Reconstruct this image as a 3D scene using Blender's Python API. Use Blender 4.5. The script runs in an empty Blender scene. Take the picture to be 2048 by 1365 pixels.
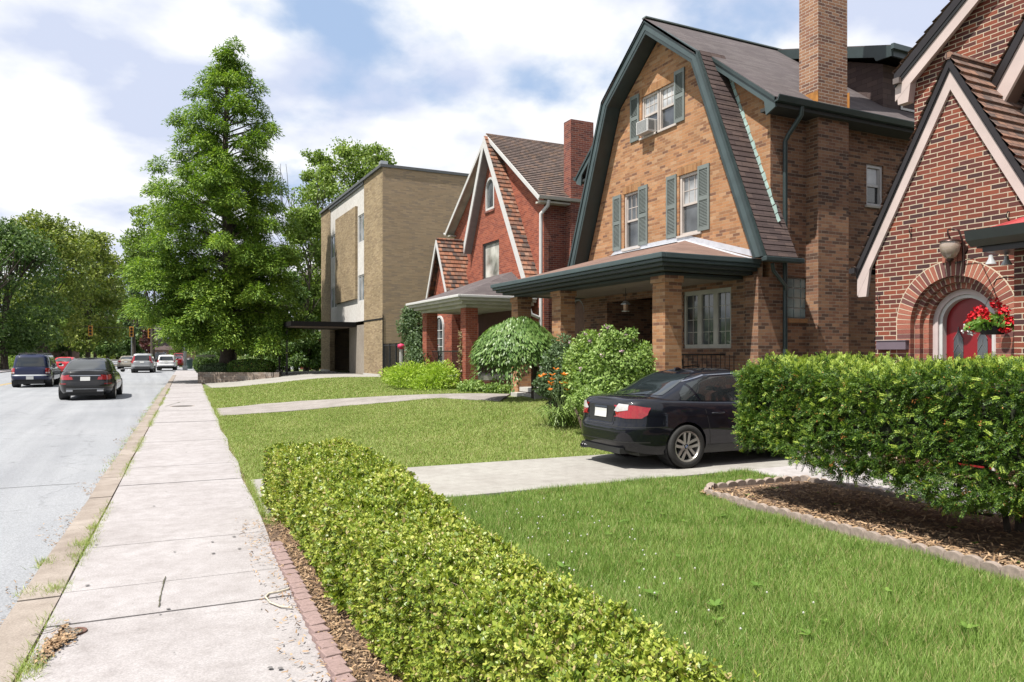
import bpy, bmesh, math, random
import numpy as np
from math import sin, cos, tan, radians as R, pi
from mathutils import Vector, Matrix
from mathutils.bvhtree import BVHTree
SC = bpy.context.scene
COL = SC.collection
random.seed(7); RNG = np.random.default_rng(11)

# ---------------------------------------------------------------- camera, sky, sun, exposure
YAW = R(26.3); CS, SN = cos(YAW), sin(YAW); FPX = 1495.0; CX = 1024.0; HY = 706.0; EYE = 1.70
cam_d = bpy.data.cameras.new('camera'); cam = bpy.data.objects.new('camera', cam_d); COL.objects.link(cam)
cam.location = (0, 0, EYE); cam.rotation_euler = (pi/2, 0, -YAW)
cam_d.sensor_width = 36; cam_d.lens = 36*FPX/2048; cam_d.shift_y = (HY-682.5)/2048
cam_d.clip_start = 0.05; cam_d.clip_end = 2000
SC.camera = cam
SUNV = Vector((-0.51, -0.11, 1.0)).normalized()          # towards the sun
sun_d = bpy.data.lights.new('sun', 'SUN'); sun_d.energy = 5.0; sun_d.angle = R(0.53); sun_d.color = (1.0, 0.955, 0.88)
sun = bpy.data.objects.new('sun', sun_d); COL.objects.link(sun)
sun.rotation_euler = SUNV.to_track_quat('Z', 'Y').to_euler()
W = bpy.data.worlds.new('World'); SC.world = W; W.use_nodes = True
SC.view_settings.view_transform = 'Standard'; SC.view_settings.look = 'None'; SC.view_settings.gamma = 1
SC.view_settings.exposure = 0.85
SC.cycles.max_bounces = 6; SC.cycles.diffuse_bounces = 3; SC.cycles.glossy_bounces = 3; SC.cycles.transmission_bounces = 4
SC.cycles.transparent_max_bounces = 6
try:
    SC.cycles.use_denoising = True
except Exception: pass

class NT:
    def __init__(s, nt): s.nt = nt; s.nt.nodes.clear()
    def n(s, t, **kw):
        nd = s.nt.nodes.new(t)
        for k, v in kw.items():
            if k.startswith('_'): setattr(nd, k[1:], v)
        return nd
    def l(s, a, b): s.nt.links.new(a, b)

def world():
    t = NT(W.node_tree)
    out = t.n('ShaderNodeOutputWorld'); bg = t.n('ShaderNodeBackground'); bg.inputs[1].default_value = 0.055
    sky = t.n('ShaderNodeTexSky'); sky.sky_type = 'NISHITA'; sky.sun_disc = False
    sky.sun_elevation = math.asin(SUNV.z); sky.sun_rotation = math.atan2(SUNV.x, SUNV.y)
    sky.air_density = 1.0; sky.dust_density = 0.6; sky.ozone_density = 1.2
    tc = t.n('ShaderNodeTexCoord'); sep = t.n('ShaderNodeSeparateXYZ'); t.l(tc.outputs['Generated'], sep.inputs[0])
    ad = t.n('ShaderNodeMath', _operation='ADD'); ad.inputs[1].default_value = 0.28; t.l(sep.outputs[2], ad.inputs[0])
    mx = t.n('ShaderNodeMath', _operation='MAXIMUM'); mx.inputs[1].default_value = 0.05; t.l(ad.outputs[0], mx.inputs[0])
    cb = t.n('ShaderNodeCombineXYZ')
    for i in (0, 1):
        d = t.n('ShaderNodeMath', _operation='DIVIDE'); t.l(sep.outputs[i], d.inputs[0]); t.l(mx.outputs[0], d.inputs[1]); t.l(d.outputs[0], cb.inputs[i])
    mp = t.n('ShaderNodeMapping'); mp.inputs['Location'].default_value = (3.3, 1.9, 0.0); t.l(cb.outputs[0], mp.inputs[0])
    n1 = t.n('ShaderNodeTexNoise'); n1.inputs['Scale'].default_value = 1.75; n1.inputs['Detail'].default_value = 10; n1.inputs['Roughness'].default_value = 0.52
    n1.inputs['Distortion'].default_value = 0.1
    t.l(mp.outputs[0], n1.inputs['Vector'])
    r1 = t.n('ShaderNodeValToRGB'); r1.color_ramp.elements[0].position = 0.33; r1.color_ramp.elements[1].position = 0.455
    r1.color_ramp.interpolation = 'EASE'
    t.l(n1.outputs[0], r1.inputs[0])
    n2 = t.n('ShaderNodeTexNoise'); n2.inputs['Scale'].default_value = 2.6; n2.inputs['Detail'].default_value = 7; n2.inputs['Roughness'].default_value = 0.5
    mp2 = t.n('ShaderNodeMapping'); mp2.inputs['Location'].default_value = (5.1, 1.7, 0.4); t.l(cb.outputs[0], mp2.inputs[0]); t.l(mp2.outputs[0], n2.inputs['Vector'])
    r2 = t.n('ShaderNodeValToRGB'); e = r2.color_ramp.elements
    e[0].position = 0.40; e[0].color = (6.9, 7.6, 9.5, 1); e[1].position = 0.54; e[1].color = (10.9, 11.0, 11.2, 1)
    t.l(n2.outputs[0], r2.inputs[0])
    tint = t.n('ShaderNodeMix', _data_type='RGBA', _blend_type='MIX'); tint.inputs[0].default_value = 0.8
    tint.inputs[7].default_value = (5.0, 6.7, 9.6, 1); t.l(sky.outputs[0], tint.inputs[6])
    m = t.n('ShaderNodeMix', _data_type='RGBA'); t.l(r1.outputs[0], m.inputs[0]); t.l(tint.outputs[2], m.inputs[6]); t.l(r2.outputs[0], m.inputs[7])
    t.l(m.outputs[2], bg.inputs[0]); t.l(bg.outputs[0], out.inputs[0])
world()

# ---------------------------------------------------------------- measuring helpers (photo pixel -> real plane)
def ang(u): return math.atan((u-CX)/FPX) + YAW
def PX(u, v, x):                      # point on the vertical plane X = x
    y = x/tan(ang(u)); D = x*SN + y*CS
    return Vector((x, y, EYE + (HY-v)/FPX*D))
def PY(u, v, y):                      # point on the vertical plane Y = y
    x = y*tan(ang(u)); D = x*SN + y*CS
    return Vector((x, y, EYE + (HY-v)/FPX*D))
def PZ(u, v, z=0.0):                  # point on a level plane
    D = (EYE-z)*FPX/(v-HY); X = (u-CX)/FPX*D
    return Vector((X*CS + D*SN, D*CS - X*SN, z))
def ss(t): t = min(1, max(0, t)); return t*t*(3-2*t)
def kerb_x(y): return -1.04 + 0.050*y
def walk_x(y): return 0.68 + 0.050*y
def g(x, y):                          # lie of the land
    k = kerb_x(y)
    if x < k-15.9: return -0.02 + 1.5*ss((k-15.9-x)/8.0)
    if x < k+0.5: return -0.30
    if y > 62: return -0.02
    return 0.52*ss((x-2.6)/6.4)*ss((y-10.9)/4.5)*(1-ss((y-50)/10)) 
def G(u, v):
    z = 0.0
    for _ in range(8):
        p = PZ(u, v, z); z = g(p.x, p.y)
    return Vector((p.x, p.y, z))

# ---------------------------------------------------------------- object helpers
def tag(o, label=None, cat=None, group=None, kind=None):
    if label: o['label'] = label
    if cat: o['category'] = cat
    if group: o['group'] = group
    if kind: o['kind'] = kind
    return o
def thing(name, label, cat, loc=(0, 0, 0), group=None):
    o = bpy.data.objects.new(name, None); COL.objects.link(o); o.location = loc; o.empty_display_size = 0.2
    return tag(o, label, cat, group)
def origin_of(p):
    v = Vector((0, 0, 0))
    while p is not None: v += p.location; p = p.parent
    return v
def auto_uv(me):
    n = len(me.loops)
    if n == 0: return
    co = np.empty(len(me.vertices)*3, np.float32); me.vertices.foreach_get('co', co); co = co.reshape(-1, 3)
    li = np.empty(n, np.int32); me.loops.foreach_get('vertex_index', li)
    pn = np.empty(len(me.polygons)*3, np.float32); me.polygons.foreach_get('normal', pn); pn = pn.reshape(-1, 3)
    lt = np.empty(len(me.polygons), np.int32); me.polygons.foreach_get('loop_total', lt)
    N = np.repeat(pn, lt, axis=0); P = co[li]
    hz = np.hypot(N[:, 0], N[:, 1])
    T = np.stack([-N[:, 1], N[:, 0], np.zeros(n)], 1)/np.maximum(hz, 1e-6)[:, None]
    T[hz < 0.02] = (1, 0, 0)
    fl = T[:, 1] < -0.5; T[fl] *= -1; fl = (T[:, 0] < -0.7); T[fl] *= -1
    B = np.cross(N, T); B[hz < 0.02] = (0, 1, 0)
    s = np.sign(B[:, 2:3]); s[s == 0] = 1; B = B*np.where(hz[:, None] < 0.02, 1, s)
    uv = np.stack([(P*T).sum(1), (P*B).sum(1)], 1).astype(np.float32)
    lay = me.uv_layers.new(name='uv'); lay.data.foreach_set('uv', uv.ravel())
class MB:
    def __init__(s): s.v = []; s.f = []
    def add(s, vs, fs):
        o = len(s.v); s.v += [Vector(a) for a in vs]; s.f += [tuple(i+o for i in f) for f in fs]; return s
    def poly(s, pts): return s.add(pts, [tuple(range(len(pts)))])
    def box(s, x0, x1, y0, y1, z0, z1):
        x0, x1 = min(x0, x1), max(x0, x1); y0, y1 = min(y0, y1), max(y0, y1); z0, z1 = min(z0, z1), max(z0, z1)
        return s.add([(x0,y0,z0),(x1,y0,z0),(x1,y1,z0),(x0,y1,z0),(x0,y0,z1),(x1,y0,z1),(x1,y1,z1),(x0,y1,z1)],
                     [(3,2,1,0),(4,5,6,7),(0,1,5,4),(1,2,6,5),(2,3,7,6),(3,0,4,7)])
    def prism(s, pts, ex):            # polygon swept by a vector
        ex = Vector(ex); n = len(pts); P = [Vector(p) for p in pts]
        nrm = Vector((0, 0, 0))
        for i in range(n): nrm += P[i].cross(P[(i+1) % n])
        if nrm.dot(ex) > 0: P.reverse()
        return s.add(P + [p+ex for p in P], [tuple(range(n)), tuple(range(2*n-1, n-1, -1))] + [((i+1) % n, i, n+i, n+(i+1) % n) for i in range(n)])
    def bar(s, a, b, w, h, up=(0, 0, 1)):    # rectangular bar from a to b
        a, b = Vector(a), Vector(b); d = (b-a).normalized(); up = Vector(up)
        r = d.cross(up); r = r.normalized() if r.length > 1e-4 else Vector((1, 0, 0)); q = r.cross(d).normalized()
        r *= w/2; q *= h/2
        return s.add([a-r-q, a+r-q, a+r+q, a-r+q, b-r-q, b+r-q, b+r+q, b-r+q],
                     [(3,2,1,0),(4,5,6,7),(0,1,5,4),(1,2,6,5),(2,3,7,6),(3,0,4,7)])
    def tube(s, path, r, n=8, cap=True):
        path = [Vector(p) for p in path]; rr = r if isinstance(r, (list, tuple)) else [r]*len(path)
        base = len(s.v); ref = None
        for i, p in enumerate(path):
            d = (path[min(i+1, len(path)-1)] - path[max(i-1, 0)]).normalized()
            if ref is None: ref = Vector((0, 0, 1)) if abs(d.z) < .9 else Vector((1, 0, 0))
            a = d.cross(ref).normalized(); b = d.cross(a).normalized(); ref = -b if False else ref
            for k in range(n):
                t = 2*pi*k/n; s.v.append(p + (a*cos(t) + b*sin(t))*rr[i])
        for i in range(len(path)-1):
            for k in range(n):
                q = base+i*n; s.f.append((q+k, q+(k+1) % n, q+n+(k+1) % n, q+n+k))
        if cap: s.f.append(tuple(base+k for k in reversed(range(n)))); s.f.append(tuple(base+(len(path)-1)*n+k for k in range(n)))
        return s
    def lathe(s, prof, c=(0, 0, 0), axis='Z', n=20, cap=False):   # prof: (radius, height)
        c = Vector(c); base = len(s.v)
        for r, h in prof:
            for k in range(n):
                t = 2*pi*k/n
                v = Vector((r*cos(t), r*sin(t), h)) if axis == 'Z' else (Vector((r*cos(t), h, r*sin(t))) if axis == 'Y' else Vector((h, r*cos(t), r*sin(t))))
                s.v.append(c+v)
        for i in range(len(prof)-1):
            for k in range(n):
                q = base+i*n; s.f.append((q+k, q+(k+1) % n, q+n+(k+1) % n, q+n+k))
        if cap:
            s.f.append(tuple(base+k for k in range(n))); s.f.append(tuple(base+(len(prof)-1)*n+k for k in range(n)))
        return s
    def wall(s, x, y0, y1, top, bot, holes=(), th=0.25, sgn=1):
        pass
    def build(s, name, mat, parent=None, smooth=None, bevel=0, fix=True, recalc=False):
        off = origin_of(parent) if parent else Vector((0, 0, 0))
        me = bpy.data.meshes.new(name); me.from_pydata([v-off for v in s.v], [], s.f); me.validate()
        if recalc:
            bm = bmesh.new(); bm.from_mesh(me); bmesh.ops.remove_doubles(bm, verts=bm.verts, dist=1e-4); bmesh.ops.recalc_face_normals(bm, faces=bm.faces); bm.to_mesh(me); bm.free()
        if bevel:
            bm = bmesh.new(); bm.from_mesh(me)
            es = [e for e in bm.edges if len(e.link_faces) == 2 and e.calc_face_angle(0) > R(30)]
            bmesh.ops.bevel(bm, geom=es, offset=bevel, segments=2, profile=0.6, affect='EDGES'); bm.to_mesh(me); bm.free()
        me.update(); auto_uv(me)
        if smooth is not None:
            me.polygons.foreach_set('use_smooth', [True]*len(me.polygons))
            if smooth < 180:
                me.set_sharp_from_angle(angle=R(smooth))
        if mat: me.materials.append(mat)
        o = bpy.data.objects.new(name, me); COL.objects.link(o)
        if parent: o.parent = parent
        return o
def copy_tree(o, parent=None, names=None):
    c = o.copy(); COL.objects.link(c)
    if parent is not None: c.parent = parent
    for ch in o.children: copy_tree(ch, c)
    return c

# wall panel in plane X (or Y) with rectangular / arched holes, front face + reveals.  pts/holes in (a, z) coords
def panel_mesh(outline, holes, mapf, depth_vec, mb=None):
    """outline, holes: lists of (a,z).  makes front face with holes and reveal quads going along depth_vec."""
    from mathutils.geometry import tessellate_polygon, delaunay_2d_cdt
    mb = mb or MB()
    allv = []; edges = []
    for loop in [outline]+list(holes):
        o = len(allv); allv += [Vector((p[0], p[1])) for p in loop]; n = len(loop)
        edges += [(o+i, o+(i+1) % n) for i in range(n)]
    vs, es, fs, _, _, _ = delaunay_2d_cdt(allv, edges, [], 0, 1e-5)
    def inside(p, loop):
        c = False; n = len(loop)
        for i in range(n):
            x1, y1 = loop[i]; x2, y2 = loop[(i+1) % n]
            if (y1 > p[1]) != (y2 > p[1]) and p[0] < (x2-x1)*(p[1]-y1)/(y2-y1)+x1: c = not c
        return c
    P = [mapf(v[0], v[1]) for v in vs]; keep = []
    dv = Vector(depth_vec)
    for f in fs:
        c = (sum(vs[i][0] for i in f)/len(f), sum(vs[i][1] for i in f)/len(f))
        if inside(c, outline) and not any(inside(c, h) for h in holes):
            a, b, d = P[f[0]], P[f[1]], P[f[2]]
            nn = (b-a).cross(d-a)
            keep.append(tuple(f) if nn.dot(dv) < 0 else tuple(reversed(f)))
    mb.add(P, keep)
    for h in holes:
        n = len(h); Q = [mapf(*p) for p in h]
        mb.add(Q+[q+dv for q in Q], [(i, (i+1) % n, n+(i+1) % n, n+i) for i in range(n)])
    return mb
def rect(a0, a1, z0, z1): return [(a0, z0), (a1, z0), (a1, z1), (a0, z1)]
def arch(c, w, z0, zs, n=12):          # width w, springing height zs, half round head
    return [(c-w/2, z0), (c+w/2, z0)] + [(c+w/2*cos(pi*k/n), zs+w/2*sin(pi*k/n)) for k in range(n+1)]
def XM(x): return lambda a, z: Vector((x, a, z))
def YM(y): return lambda a, z: Vector((a, y, z))

# numpy leaf / blade clouds ---------------------------------------------------------------
LEAF4 = np.array([[0, 0, 0], [.5, .5, .10], [1, 0, 0], [.5, -.5, .10]], float)
LEAF6 = np.array([[0, 0, 0], [.3, .42, .08], [.72, .40, .08], [1, 0, -.02], [.72, -.40, .08], [.3, -.42, .08]], float)
BLADE3 = np.array([[0, .5, 0], [0, -.5, 0], [1, 0, 0]], float)
NEEDLE4 = np.array([[0, .5, 0], [0, -.5, 0], [1, -.3, 0], [1, .3, 0]], float)
def unit(a): return a/np.maximum(np.linalg.norm(a, axis=1, keepdims=True), 1e-9)
def rnd_dirs(n): return unit(RNG.normal(size=(n, 3)))
def leaf_mesh(name, P, T, N, L, Wd, mat, parent=None, shape=LEAF4):
    P = np.asarray(P, float); n = len(P); T = unit(np.asarray(T, float)); B = unit(np.cross(np.asarray(N, float), T)); Nn = np.cross(T, B)
    L = np.broadcast_to(L, (n,))[:, None]; Wd = np.broadcast_to(Wd, (n,))[:, None]
    K = len(shape); off = np.array(origin_of(parent)) if parent else np.zeros(3)
    V = np.empty((n, K, 3))
    for k in range(K): V[:, k] = P - off + T*shape[k, 0]*L + B*shape[k, 1]*Wd + Nn*shape[k, 2]*Wd
    me = bpy.data.meshes.new(name); me.vertices.add(n*K); me.vertices.foreach_set('co', V.astype(np.float32).ravel())
    me.loops.add(n*K); me.loops.foreach_set('vertex_index', np.arange(n*K, dtype=np.int32))
    me.polygons.add(n); me.polygons.foreach_set('loop_start', np.arange(0, n*K, K, dtype=np.int32))
    try: me.polygons.foreach_set('loop_total', np.full(n, K, np.int32))
    except Exception: pass
    me.update(calc_edges=True)
    if mat: me.materials.append(mat)
    o = bpy.data.objects.new(name, me); COL.objects.link(o)
    if parent: o.parent = parent
    return o

# ---------------------------------------------------------------- materials
MATS = {}
KA = 0.72          # overall albedo scale of built surfaces
def mat(name, build, **kw):
    key = name
    if key in MATS: return MATS[key]
    m = bpy.data.materials.new(name); m.use_nodes = True; t = NT(m.node_tree)
    out = t.n('ShaderNodeOutputMaterial'); p = t.n('ShaderNodeBsdfPrincipled'); t.l(p.outputs[0], out.inputs[0])
    build(t, p, out, **kw); MATS[key] = m; return m
def ramp(t, fac, stops, const=False):
    r = t.n('ShaderNodeValToRGB'); cr = r.color_ramp
    if const: cr.interpolation = 'CONSTANT'
    while len(cr.elements) < len(stops): cr.elements.new(0.5)
    for e, (p, c) in zip(cr.elements, stops): e.position = p; e.color = (*c, 1)
    t.l(fac, r.inputs[0]); return r.outputs[0]
def noise(t, scale, detail=4, rough=.55, vec=None, out=0, dist=0):
    n = t.n('ShaderNodeTexNoise'); n.inputs['Scale'].default_value = scale; n.inputs['Detail'].default_value = detail; n.inputs['Roughness'].default_value = rough
    n.inputs['Distortion'].default_value = dist
    if vec is not None: t.l(vec, n.inputs['Vector'])
    return n.outputs[out]
def pos(t): return t.n('ShaderNodeNewGeometry').outputs['Position']
def mixc(t, f, a, b, blend='MIX'):
    m = t.n('ShaderNodeMix', _data_type='RGBA', _blend_type=blend)
    for i, x in ((0, f), (6, a), (7, b)):
        if isinstance(x, (int, float)): m.inputs[i].default_value = x
        elif isinstance(x, tuple): m.inputs[i].default_value = (*x, 1)
        else: t.l(x, m.inputs[i])
    return m.outputs[2]
def mth(t, op, a, b=None, clamp=False):
    m = t.n('ShaderNodeMath', _operation=op); m.use_clamp = clamp
    for i, x in ((0, a), (1, b)):
        if x is None: continue
        if isinstance(x, (int, float)): m.inputs[i].default_value = x
        else: t.l(x, m.inputs[i])
    return m.outputs[0]
def bump(t, p, h, strength=.4, dist=.01):
    b = t.n('ShaderNodeBump'); b.inputs['Strength'].default_value = strength; b.inputs['Distance'].default_value = dist
    t.l(h, b.inputs['Height']); t.l(b.outputs[0], p.inputs['Normal'])
def plain(name, COL0, rough=.6, metal=0, var=.12, vs=6.0, bmp=0, spec=.5, coat=0):
    def b(t, p, out):
        P = pos(t); nz = noise(t, vs, 5, .6, P)
        col = tuple(c*KA for c in COL0)
        lo = tuple(c*(1-var) for c in col); hi = tuple(min(1, c*(1+var)) for c in col)
        t.l(ramp(t, nz, [(.3, lo), (.7, hi)]), p.inputs['Base Color'])
        p.inputs['Roughness'].default_value = rough; p.inputs['Metallic'].default_value = metal
        p.inputs['Specular IOR Level'].default_value = spec; p.inputs['Coat Weight'].default_value = coat
        if bmp: bump(t, p, noise(t, vs*8, 4, .6, P), bmp, .005)
    return mat(name, b)
def brick(name, pal, mortar, bw=.2132, bh=.0677, ms=.0095, dirt=.35, offset=.5, rough=.85, bstr=.5, stain=None, msm=.15):
    pal = [tuple(x*KA for x in c) for c in pal]; mortar = tuple(x*KA for x in mortar)
    def b(t, p, out):
        uv = t.n('ShaderNodeUVMap'); P = pos(t)
        wob = noise(t, 3.5, 2, .5, P, out=1); 
        va = t.n('ShaderNodeVectorMath', _operation='MULTIPLY_ADD'); t.l(wob, va.inputs[0]); va.inputs[1].default_value = (.008, .008, 0); t.l(uv.outputs[0], va.inputs[2])
        bt = t.n('ShaderNodeTexBrick'); t.l(va.outputs[0], bt.inputs['Vector']); bt.offset = offset
        bt.inputs['Color1'].default_value = (0, 0, 0, 1); bt.inputs['Color2'].default_value = (1, 1, 1, 1); bt.inputs['Mortar'].default_value = (.5, .5, .5, 1)
        bt.inputs['Scale'].default_value = 1; bt.inputs['Mortar Size'].default_value = ms/2; bt.inputs['Mortar Smooth'].default_value = msm
        bt.inputs['Brick Width'].default_value = bw; bt.inputs['Row Height'].default_value = bh
        n = len(pal); c = ramp(t, bt.outputs['Color'], [((i+.0)/n, pal[i]) for i in range(n)], const=True)
        fine = noise(t, 60, 4, .7, P); c = mixc(t, .35, c, ramp(t, fine, [(.3, (.35,)*3), (.7, (.75,)*3)]), 'OVERLAY')
        big = noise(t, .55, 5, .6, P); c = mixc(t, dirt, c, ramp(t, big, [(.36, (.42, .40, .38)), (.6, (1, 1, 1))]), 'MULTIPLY')
        mn = noise(t, 9, 3, .6, P); mc = ramp(t, mn, [(.3, tuple(x*.72 for x in mortar)), (.65, mortar)])
        c = mixc(t, bt.outputs['Fac'], c, mc)
        if stain: c = mixc(t, mth(t, 'MULTIPLY', ramp(t, noise(t, .8, 4, .6, P), [(.45, (0, 0, 0)), (.62, (1, 1, 1))]), .6), c, stain)
        t.l(c, p.inputs['Base Color']); p.inputs['Roughness'].default_value = rough; p.inputs['Specular IOR Level'].default_value = .25
        h = mth(t, 'SUBTRACT', mth(t, 'MULTIPLY', fine, .35), bt.outputs['Fac']); bump(t, p, h, bstr, .008)
    return mat(name, b)
def foliage(name, cols, trans=.35, rough=.55, clump=.5, spec=.3, dead=None, deadp=.03):
    def b(t, p, out):
        gm = t.n('ShaderNodeNewGeometry'); rp = gm.outputs['Random Per Island']
        nz = noise(t, clump, 3, .5, gm.outputs['Position'])
        f = mth(t, 'ADD', mth(t, 'MULTIPLY', rp, .55), mth(t, 'MULTIPLY', nz, .5), True)
        n = len(cols); c = ramp(t, f, [(.12+.76*i/(n-1), cols[i]) for i in range(n)])
        if dead:
            rn = mth(t, 'FRACT', mth(t, 'MULTIPLY', rp, 37.7)); c = mixc(t, mth(t, 'LESS_THAN', rn, deadp), c, dead)
        t.l(c, p.inputs['Base Color']); p.inputs['Roughness'].default_value = rough; p.inputs['Specular IOR Level'].default_value = spec
        tr = t.n('ShaderNodeBsdfTranslucent'); t.l(mixc(t, 1.0, c, (1.15, 1.25, .55), 'MULTIPLY'), tr.inputs[0])
        mx = t.n('ShaderNodeMixShader'); mx.inputs[0].default_value = trans*.8; t.l(p.outputs[0], mx.inputs[1]); t.l(tr.outputs[0], mx.inputs[2]); t.l(mx.outputs[0], out.inputs[0])
    return mat(name, b)
def glassy(name, col, rough=.05, var=.4, tint2=None):
    def b(t, p, out):
        nz = noise(t, 1.3, 3, .5, pos(t)); t.l(ramp(t, nz, [(.35, tuple(c*(1-var) for c in col)), (.65, tint2 or tuple(c*(1+var) for c in col))]), p.inputs['Base Color'])
        p.inputs['Roughness'].default_value = rough; p.inputs['Specular IOR Level'].default_value = .9
    return mat(name, b)
# ---------------------------------------------------------------- ground materials
def m_concrete(name, col, dark, scale=1.0, speck=.5, crack=0):
    col = tuple(c*KA for c in col); dark = tuple(c*KA for c in dark)
    def b(t, p, out):
        P = pos(t); n1 = noise(t, 1.1*scale, 6, .65, P); n2 = noise(t, 90, 3, .7, P); n3 = noise(t, 6, 5, .7, P)
        c = ramp(t, n1, [(.3, dark), (.62, col)])
        c = mixc(t, speck, c, ramp(t, n2, [(.3, (.30,)*3), (.7, (.72,)*3)]), 'OVERLAY')
        c = mixc(t, .5, c, ramp(t, n3, [(.3, (.62, .60, .58)), (.6, (1, 1, 1))]), 'MULTIPLY')
        v = t.n('ShaderNodeTexVoronoi'); v.inputs['Scale'].default_value = 9; t.l(P, v.inputs['Vector'])
        spot = ramp(t, v.outputs['Distance'], [(.035, (.35, .34, .33)), (.055, (1, 1, 1))])
        sp2 = noise(t, 2.3, 2, .5, P)
        c = mixc(t, mth(t, 'MULTIPLY', ramp(t, sp2, [(.5, (0, 0, 0)), (.56, (1, 1, 1))]), .8), c, mixc(t, 1.0, c, spot, 'MULTIPLY'))
        t.l(c, p.inputs['Base Color']); p.inputs['Roughness'].default_value = .92; p.inputs['Specular IOR Level'].default_value = .2
        bump(t, p, mth(t, 'ADD', n2, mth(t, 'MULTIPLY', n3, .6)), .35, .004)
    return mat(name, b)
M_WALK = m_concrete('walk_concrete', (.425, .400, .402), (.355, .33, .328))
M_KERB = m_concrete('kerb_concrete', (.38, .33, .29), (.27, .225, .19))
M_DRIVE = m_concrete('drive_concrete', (.40, .385, .355), (.32, .30, .275), .7, .3)
M_PATHW = m_concrete('pale_path', (.50, .475, .48), (.42, .395, .39), .7, .3)
M_OLDWALK = m_concrete('old_path', (.36, .33, .31), (.27, .245, .225), 1.4, .6)
def _asph(t, p, out):
    P = pos(t); n1 = noise(t, .35, 5, .6, P); n2 = noise(t, 75, 3, .75, P); mp = t.n('ShaderNodeMapping'); mp.inputs['Scale'].default_value = (1.6, .05, 1); t.l(P, mp.inputs[0])
    n3 = noise(t, 1.0, 4, .6, mp.outputs[0])
    c = ramp(t, n1, [(.3, (.212, .220, .234)), (.7, (.250, .257, .270))])
    c = mixc(t, .65, c, ramp(t, n2, [(.28, (.22,)*3), (.72, (.80,)*3)]), 'OVERLAY')
    c = mixc(t, .55, c, ramp(t, n3, [(.35, (.70, .70, .72)), (.62, (1, 1, 1))]), 'MULTIPLY')
    st = noise(t, 1.7, 3, .6, P); c = mixc(t, .7, c, ramp(t, st, [(.27, (.62, .62, .62)), (.36, (1, 1, 1))]), 'MULTIPLY')
    v_ = t.n('ShaderNodeTexVoronoi', _feature='DISTANCE_TO_EDGE'); v_.inputs['Scale'].default_value = .16; wv = noise(t, .9, 4, .6, P, out=1); vm = t.n('ShaderNodeVectorMath', _operation='MULTIPLY_ADD'); t.l(wv, vm.inputs[0]); vm.inputs[1].default_value = (1.2, 1.2, 0); t.l(P, vm.inputs[2]); t.l(vm.outputs[0], v_.inputs['Vector'])
    c = mixc(t, .4, c, ramp(t, v_.outputs['Distance'], [(.0012, (.55, .55, .56)), (.0028, (1, 1, 1))]), 'MULTIPLY')
    t.l(c, p.inputs['Base Color']); p.inputs['Roughness'].default_value = .9; p.inputs['Specular IOR Level'].default_value = .2; bump(t, p, n2, .5, .006)
M_ASPH = mat('asphalt', _asph)
def _soil(t, p, out):
    P = pos(t); n1 = noise(t, .8, 6, .65, P); n2 = noise(t, 40, 4, .7, P)
    c = ramp(t, n1, [(.35, (.08, .11, .028)), (.55, (.11, .145, .038)), (.72, (.20, .18, .085))])
    c = mixc(t, .6, c, ramp(t, n2, [(.3, (.3,)*3), (.7, (.7,)*3)]), 'OVERLAY')
    t.l(c, p.inputs['Base Color']); p.inputs['Roughness'].default_value = 1; bump(t, p, n2, .8, .02)
M_TURF = mat('turf_base', _soil)
def _mulch(t, p, out):
    P = pos(t); n1 = noise(t, 3, 4, .6, P); n2 = noise(t, 55, 4, .8, P)
    c = ramp(t, n1, [(.3, (.10, .062, .040)), (.7, (.19, .125, .08))]); c = mixc(t, .8, c, ramp(t, n2, [(.3, (.2,)*3), (.7, (.85,)*3)]), 'OVERLAY')
    t.l(c, p.inputs['Base Color']); p.inputs['Roughness'].default_value = 1; bump(t, p, n2, 1, .03)
M_MULCH = mat('mulch_base', _mulch)
M_CHIP = foliage('wood_chips', [(.12, .07, .04), (.25, .16, .09), (.42, .30, .19)], trans=0, rough=.9, clump=8)
M_PAINTY = plain('yellow_paint', (.55, .36, .06), .7)
M_PAINTW = plain('white_paint_line', (.6, .6, .58), .7)

# ---------------------------------------------------------------- ground sheet
def frange(a, b, n): return [a+(b-a)*i/(n-1) for i in range(n)]
mb = MB()
xs = sorted(set([-400, -200, -100, -60, -40, -30, -26] + frange(-25, -8, 28) + frange(-7.5, -1.6, 8) + frange(-1.5, 4, 45) + frange(4.2, 10, 25) + [11, 12, 14, 17, 20, 25, 32, 45, 70, 120, 250, 450]))
ys = sorted(set([-60, -30, -15, -6] + frange(-4, 10, 15) + frange(10.5, 20, 24) + frange(20.5, 60, 50) + [66, 75, 90, 120, 160, 220, 300, 450, 700]))
for y in ys:
    for x in xs: mb.v.append(Vector((x, y, g(x, y)-0.03)))
nx = len(xs)
for j in range(len(ys)-1):
    for i in range(nx-1): q = j*nx+i; mb.f.append((q, q+1, q+nx+1, q+nx))
tag(mb.build('ground', M_TURF, smooth=180), 'green grassy ground under the whole street', kind='structure')
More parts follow.
